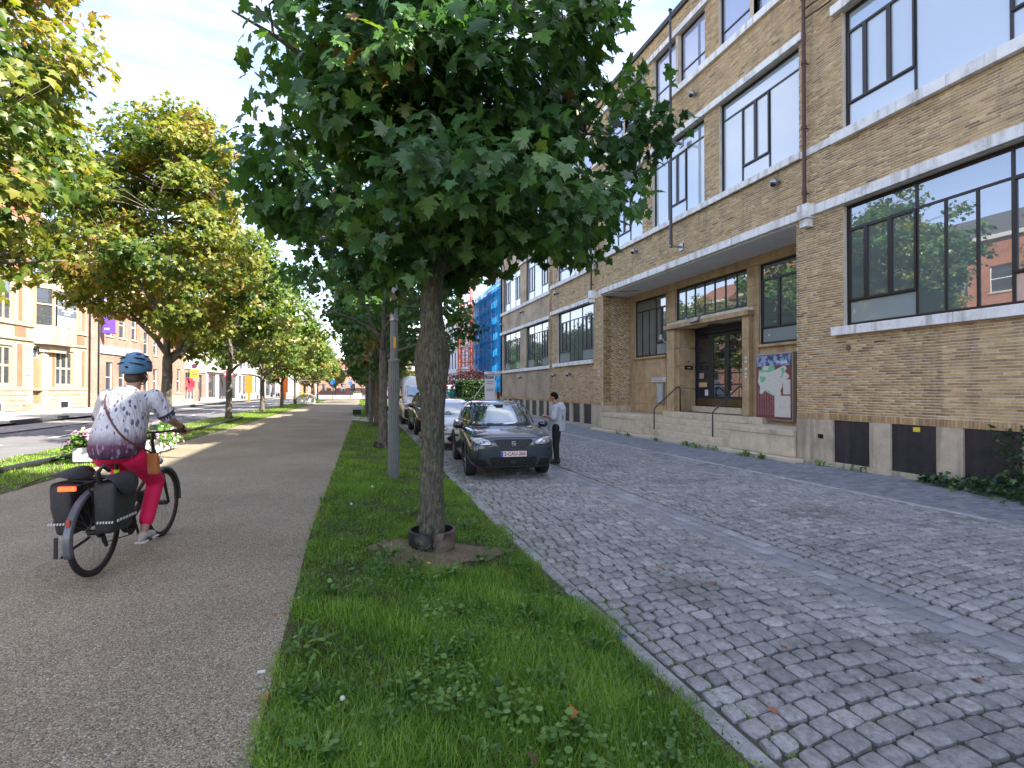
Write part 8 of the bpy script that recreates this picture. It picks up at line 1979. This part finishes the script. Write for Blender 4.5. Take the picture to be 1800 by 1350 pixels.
flowers(-4.0,58,0,2.0,1.6,.7,'large tub of pink flowers far along the left edge of the path',3,nf=500,nl=1200); flowers(1.5,84,0,1.2,1.2,.9,'round white tub with green plants at the far crossing',4,nf=40,nl=500)
# road signs far off
def disc_sign(name, x, y, z, zc, r_, label, faces, post=.035):
    t = thing(name, label, 'sign', (x,y,z), 0); MB().tube([(0,0,0),(0,0,zc+r_)],post,8).build('post', M_dkf if 'blue' in label else M_alu, t, world=False)
    for k, (m, rr, dy, dz) in enumerate(faces):
        M = Matrix.Translation((0,-.05-dy,zc+dz)) @ Matrix.Rotation(R(90),4,'X'); MB().lathe([(.0,-.01),(rr,-.01),(rr,.01),(0,.01)],20,M=M).build('disc', m, t, world=False)
    return t
M_sb = mat('sign_blue', (.01,.14,.50), .45); M_sr = mat('sign_signal_red', (.62,.02,.03), .45)
t = disc_sign('road_sign', -1.9, 78, 0, 2.5, .34, 'blue round road sign on a dark post at the end of the left verge', [(M_sb,.34,0,0)])
t = disc_sign('road_sign', 0.6, 97, 0, 2.6, .36, 'blue round sign under a red white triangle at the far crossing', [(M_sb,.36,0,0)])
q = MB(); q.add([(-.45,-.06,3.75),(.45,-.06,3.75),(0,-.06,3.0),(-.45,-.04,3.75),(.45,-.04,3.75),(0,-.04,3.0)],[(0,2,1),(3,4,5),(0,1,4,3),(1,2,5,4),(2,0,3,5)]); q.build('triangle', M_sr, t, world=False)
q = MB(); q.add([(-.28,-.065,3.66),(.28,-.065,3.66),(0,-.065,3.2)],[(0,2,1)]); q.build('triangle_centre', M_pw, t, world=False)
t = disc_sign('no_entry_sign', 3.0, 88, 0, 2.3, .42, 'red and white no entry sign over a small blue sign at the far crossing', [(M_sr,.42,0,0),(M_sb,.22,.0,-.75)]); MB().box(-.3,.3,-.075,-.062,2.23,2.37).build('white_bar', M_pw, t, world=False)
t = thing('crossing_sign', 'square blue pedestrian crossing sign with white triangle near the van', 'sign', (3.35,46,-.25)); MB().tube([(0,0,0),(0,0,3.1)],.035,8).build('post', M_alu, t, world=False); MB().box(-.36,.36,-.06,-.04,2.1,2.8).build('panel', M_sb, t, world=False)
q = MB(); q.add([(-.25,-.064,2.2),(.25,-.064,2.2),(0,-.064,2.68)],[(0,1,2)]); q.build('triangle', M_pw, t, world=False); q = MB().bar((0,-.067,2.56),(.01,-.067,2.42),.04,.004).bar((.01,-.067,2.42),(-.07,-.067,2.26),.03,.004).bar((.01,-.067,2.42),(.08,-.067,2.27),.03,.004).ball((0,-.067,2.59),.03,8,5); q.build('walking_figure', M_sb, t, world=False)
MB().box(-.36,.36,-.06,-.04,1.6,2.0).build('lower_panel', M_pw, t, world=False); MB().box(.0,.34,-.065,-.061,1.7,1.9).build('red_mark', M_sr, t, world=False)
M_or = mat('works_orange', (.80,.17,.012), .5)
for k, (px__, y, h) in enumerate(((-12.3,76,3.4),(-9.2,88,3.4))):
    t = thing('works_post', ['tall orange works sign by the grey building','second orange works sign at the far junction'][k], 'sign', (px__,y,-.05), 0, 'orange works signs'); MB().box(-.45,.45,-.06,.06,1.1,h).build('panel', M_or, t, world=False, bevel=.02); MB().box(-.15,.15,-.05,.05,0,1.1).build('post', M_or, t, world=False)
tag(MB().box(-.5,.5,-.35,.35,0,1.0).box(-.55,.55,-.4,.4,1.0,1.08).build('bin', mat('bin_yellow',(.7,.36,.02),.5), bevel=.03), 'yellow orange bin standing at the far junction', 'bin').location = (-7.2,100,-.05)
# parked bicycles and scooters against the white fronts
M_sc = mat('scooter_dark', (.03,.03,.035), .4)
for k, (y, lb) in enumerate(((36.0,'parked scooter outside the modern white block'),(43.5,'parked scooter by the white house with arched windows'),(52.5,'dark motorbike beside the orange works sign'),(57.0,'second dark motorbike by the grey shutters'))):
    p = LL(y, 1.6); t = thing('parked_scooter', lb, 'scooter', (p.x,p.y,.05), RZL+.2*k, 'scooters parked by the houses')
    for yy in (-.62,.62): MB().lathe([(.0,-.05),(.27,-.05),(.30,0),(.27,.05),(0,.05)],16,M=Matrix.Translation((0,yy,.3)) @ Matrix.Rotation(R(90),4,'Y')).build('wheel', M_tyre, t, world=False)
    MB().tube([(0,.62,.3),(0,.48,1.0)],.035,8).tube([(-.3,.42,1.05),(0,.5,1.02),(.3,.42,1.05)],.02,6).build('handlebar', M_bkb, t, world=False)
    MB().tube([(0,.5,.75),(0,.35,.35),(0,-.1,.30),(0,-.35,.62),(0,-.7,.70)],[.10,.09,.10,.15,.08],8).build('body', M_sc if k > 1 else M_lpw, t, smooth=True, world=False); MB().ball((0,-.25,.80),1,12,6,(.12,.36,.06)).build('seat', M_bkb, t, smooth=True, world=False)
# low wooden box planter by shop
tag(MB().box(-.7,.7,-.3,.3,0,.45).build('planter_box', M_wr, bevel=.02), 'small white planter box in front of the shop house', 'planter').location = tuple(LL(23.5,1.0))
# ---------------- small things on the ground ----------------
def dead_leaf(x, y, z, s, col, lb, rz, tilt=.3, tpl=HERO, grp='fallen leaves'):
    V = tpl[0].copy(); V[:,2] += .25*V[:,0]**2*2; me = np_mesh('fallen_leaf', V*s, tpl[1]); m = mat('dry_leaf_%02d%02d'%(int(col[0]*99),int(col[1]*99)), col, .7, nz=(20,.25)); o = link('fallen_leaf', me, m, smooth=True); o.location = (x,y,z); o.rotation_euler = (tilt,.25,rz); return tag(o, lb, 'leaf', grp)
dead_leaf(1.05,2.35,vz(1.05)+.11,.055,(.38,.11,.03),'orange brown curled leaf standing in the near grass right of the mallow',.4,1.2)
dead_leaf(.76,2.08,vz(.76)+.09,.07,(.10,.075,.03),'large dark brown crumpled leaf in the near grass',1.1,1.0)
dead_leaf(1.80,3.30,-.225,.04,(.6,.22,.03),'tiny orange leaf on the kerb beside blue litter',.2)
for k, (x, y, c, lb) in enumerate(((2.9,2.9,(.36,.12,.05),'rusty leaf lying on the near setts'),(2.55,3.9,(.42,.17,.07),'small orange leaf on the setts near the kerb'),(3.25,4.1,(.33,.13,.07),'small brown leaf on the setts left of the gutter'),(3.0,4.6,(.40,.17,.06),'pale orange leaf fragment on the setts'),(2.25,2.35,(.30,.12,.06),'brown leaf at the kerb edge of the near setts'),(3.7,2.2,(.34,.12,.06),'brown leaf towards the lower right of the setts'),(5.2,3.4,(.3,.11,.05),'brown leaf beyond the gutter stones'))): dead_leaf(x,y,-.235,.045+.01*(k%3),c,lb,k*1.3,.12,MID)
for k, (x, y, lb) in enumerate(((-.42,1.75,'brown leaf caught at the path edge, lowest in the picture'),(-.46,2.15,'reddish leaf on the path edge'),(-.40,2.9,'small red brown leaf at the path edge below the white scrap'),(-.47,3.9,'orange leaf at the path edge level with the mallow'),(-1.05,1.95,'straw coloured leaf lying flat on the path'),(-.5,5.3,'brown leaf by the path edge near the tree'),(-.9,4.6,'orange speck of leaf on the path'))): dead_leaf(x,y,.010,.032+.008*(k%3),[(.35,.14,.07),(.55,.36,.18)][k==4],lb,k*1.9,.1,MID)
tag(MB().box(-.02,.02,-.01,.01,0,.008).build('litter', M_wp), 'tiny white paper scrap at the path edge', 'litter').location = (-.44,3.15,.004)
tag(MB().tube([(0,0,0),(.03,.01,.006),(.06,-.01,.004)],.008,5).build('litter', mat('litter_blue',(.02,.1,.35),.5)), 'small blue wrapper on the kerb next to an orange leaf', 'litter').location = (1.86,3.36,-.226)
tag(MB().box(-.10,.10,-.016,.016,0,.003).build('litter', mat('straw_stick',(.55,.42,.25),.7)), 'pale straw strip lying on the path', 'litter').location = (-1.25,2.05,.002)
# dandelion flower and clocks
def clock(x, y, h, lb, head, r_=.012):
    t = thing('dandelion', lb, 'flower', (x,y,vz(x)), 0, 'dandelions in the near verge'); MB().tube([(0,0,0),(.008,0,h*.5),(.004,.004,h)],.0022,5).build('stem', mat('stem_pale',(.16,.2,.07),.6), t, world=False)
    MB().ball((.004,.004,h+r_*.6), r_, 12, 8, (1,1,1 if head == 'w' else .5)).build('flower_head', mat('dandelion_clock',(.55,.55,.52),.95,bump=(200,1,.004)) if head == 'w' else mat('dandelion_yellow',(.85,.50,.01),.6), t, smooth=True, world=False)
clock(-.02,2.62,.115,'white dandelion clock in the left of the near grass','w'); clock(.36,8.1,.16,'tall white dandelion clock left of the lamp post foot','w',.019); clock(.05,7.0,.12,'white dandelion clock by the path side of the nearest tree','w',.016); clock(.72,4.85,.05,'single yellow dandelion flower below the tree collar','y',.019)
# dark stain joints and tar drips on the setts
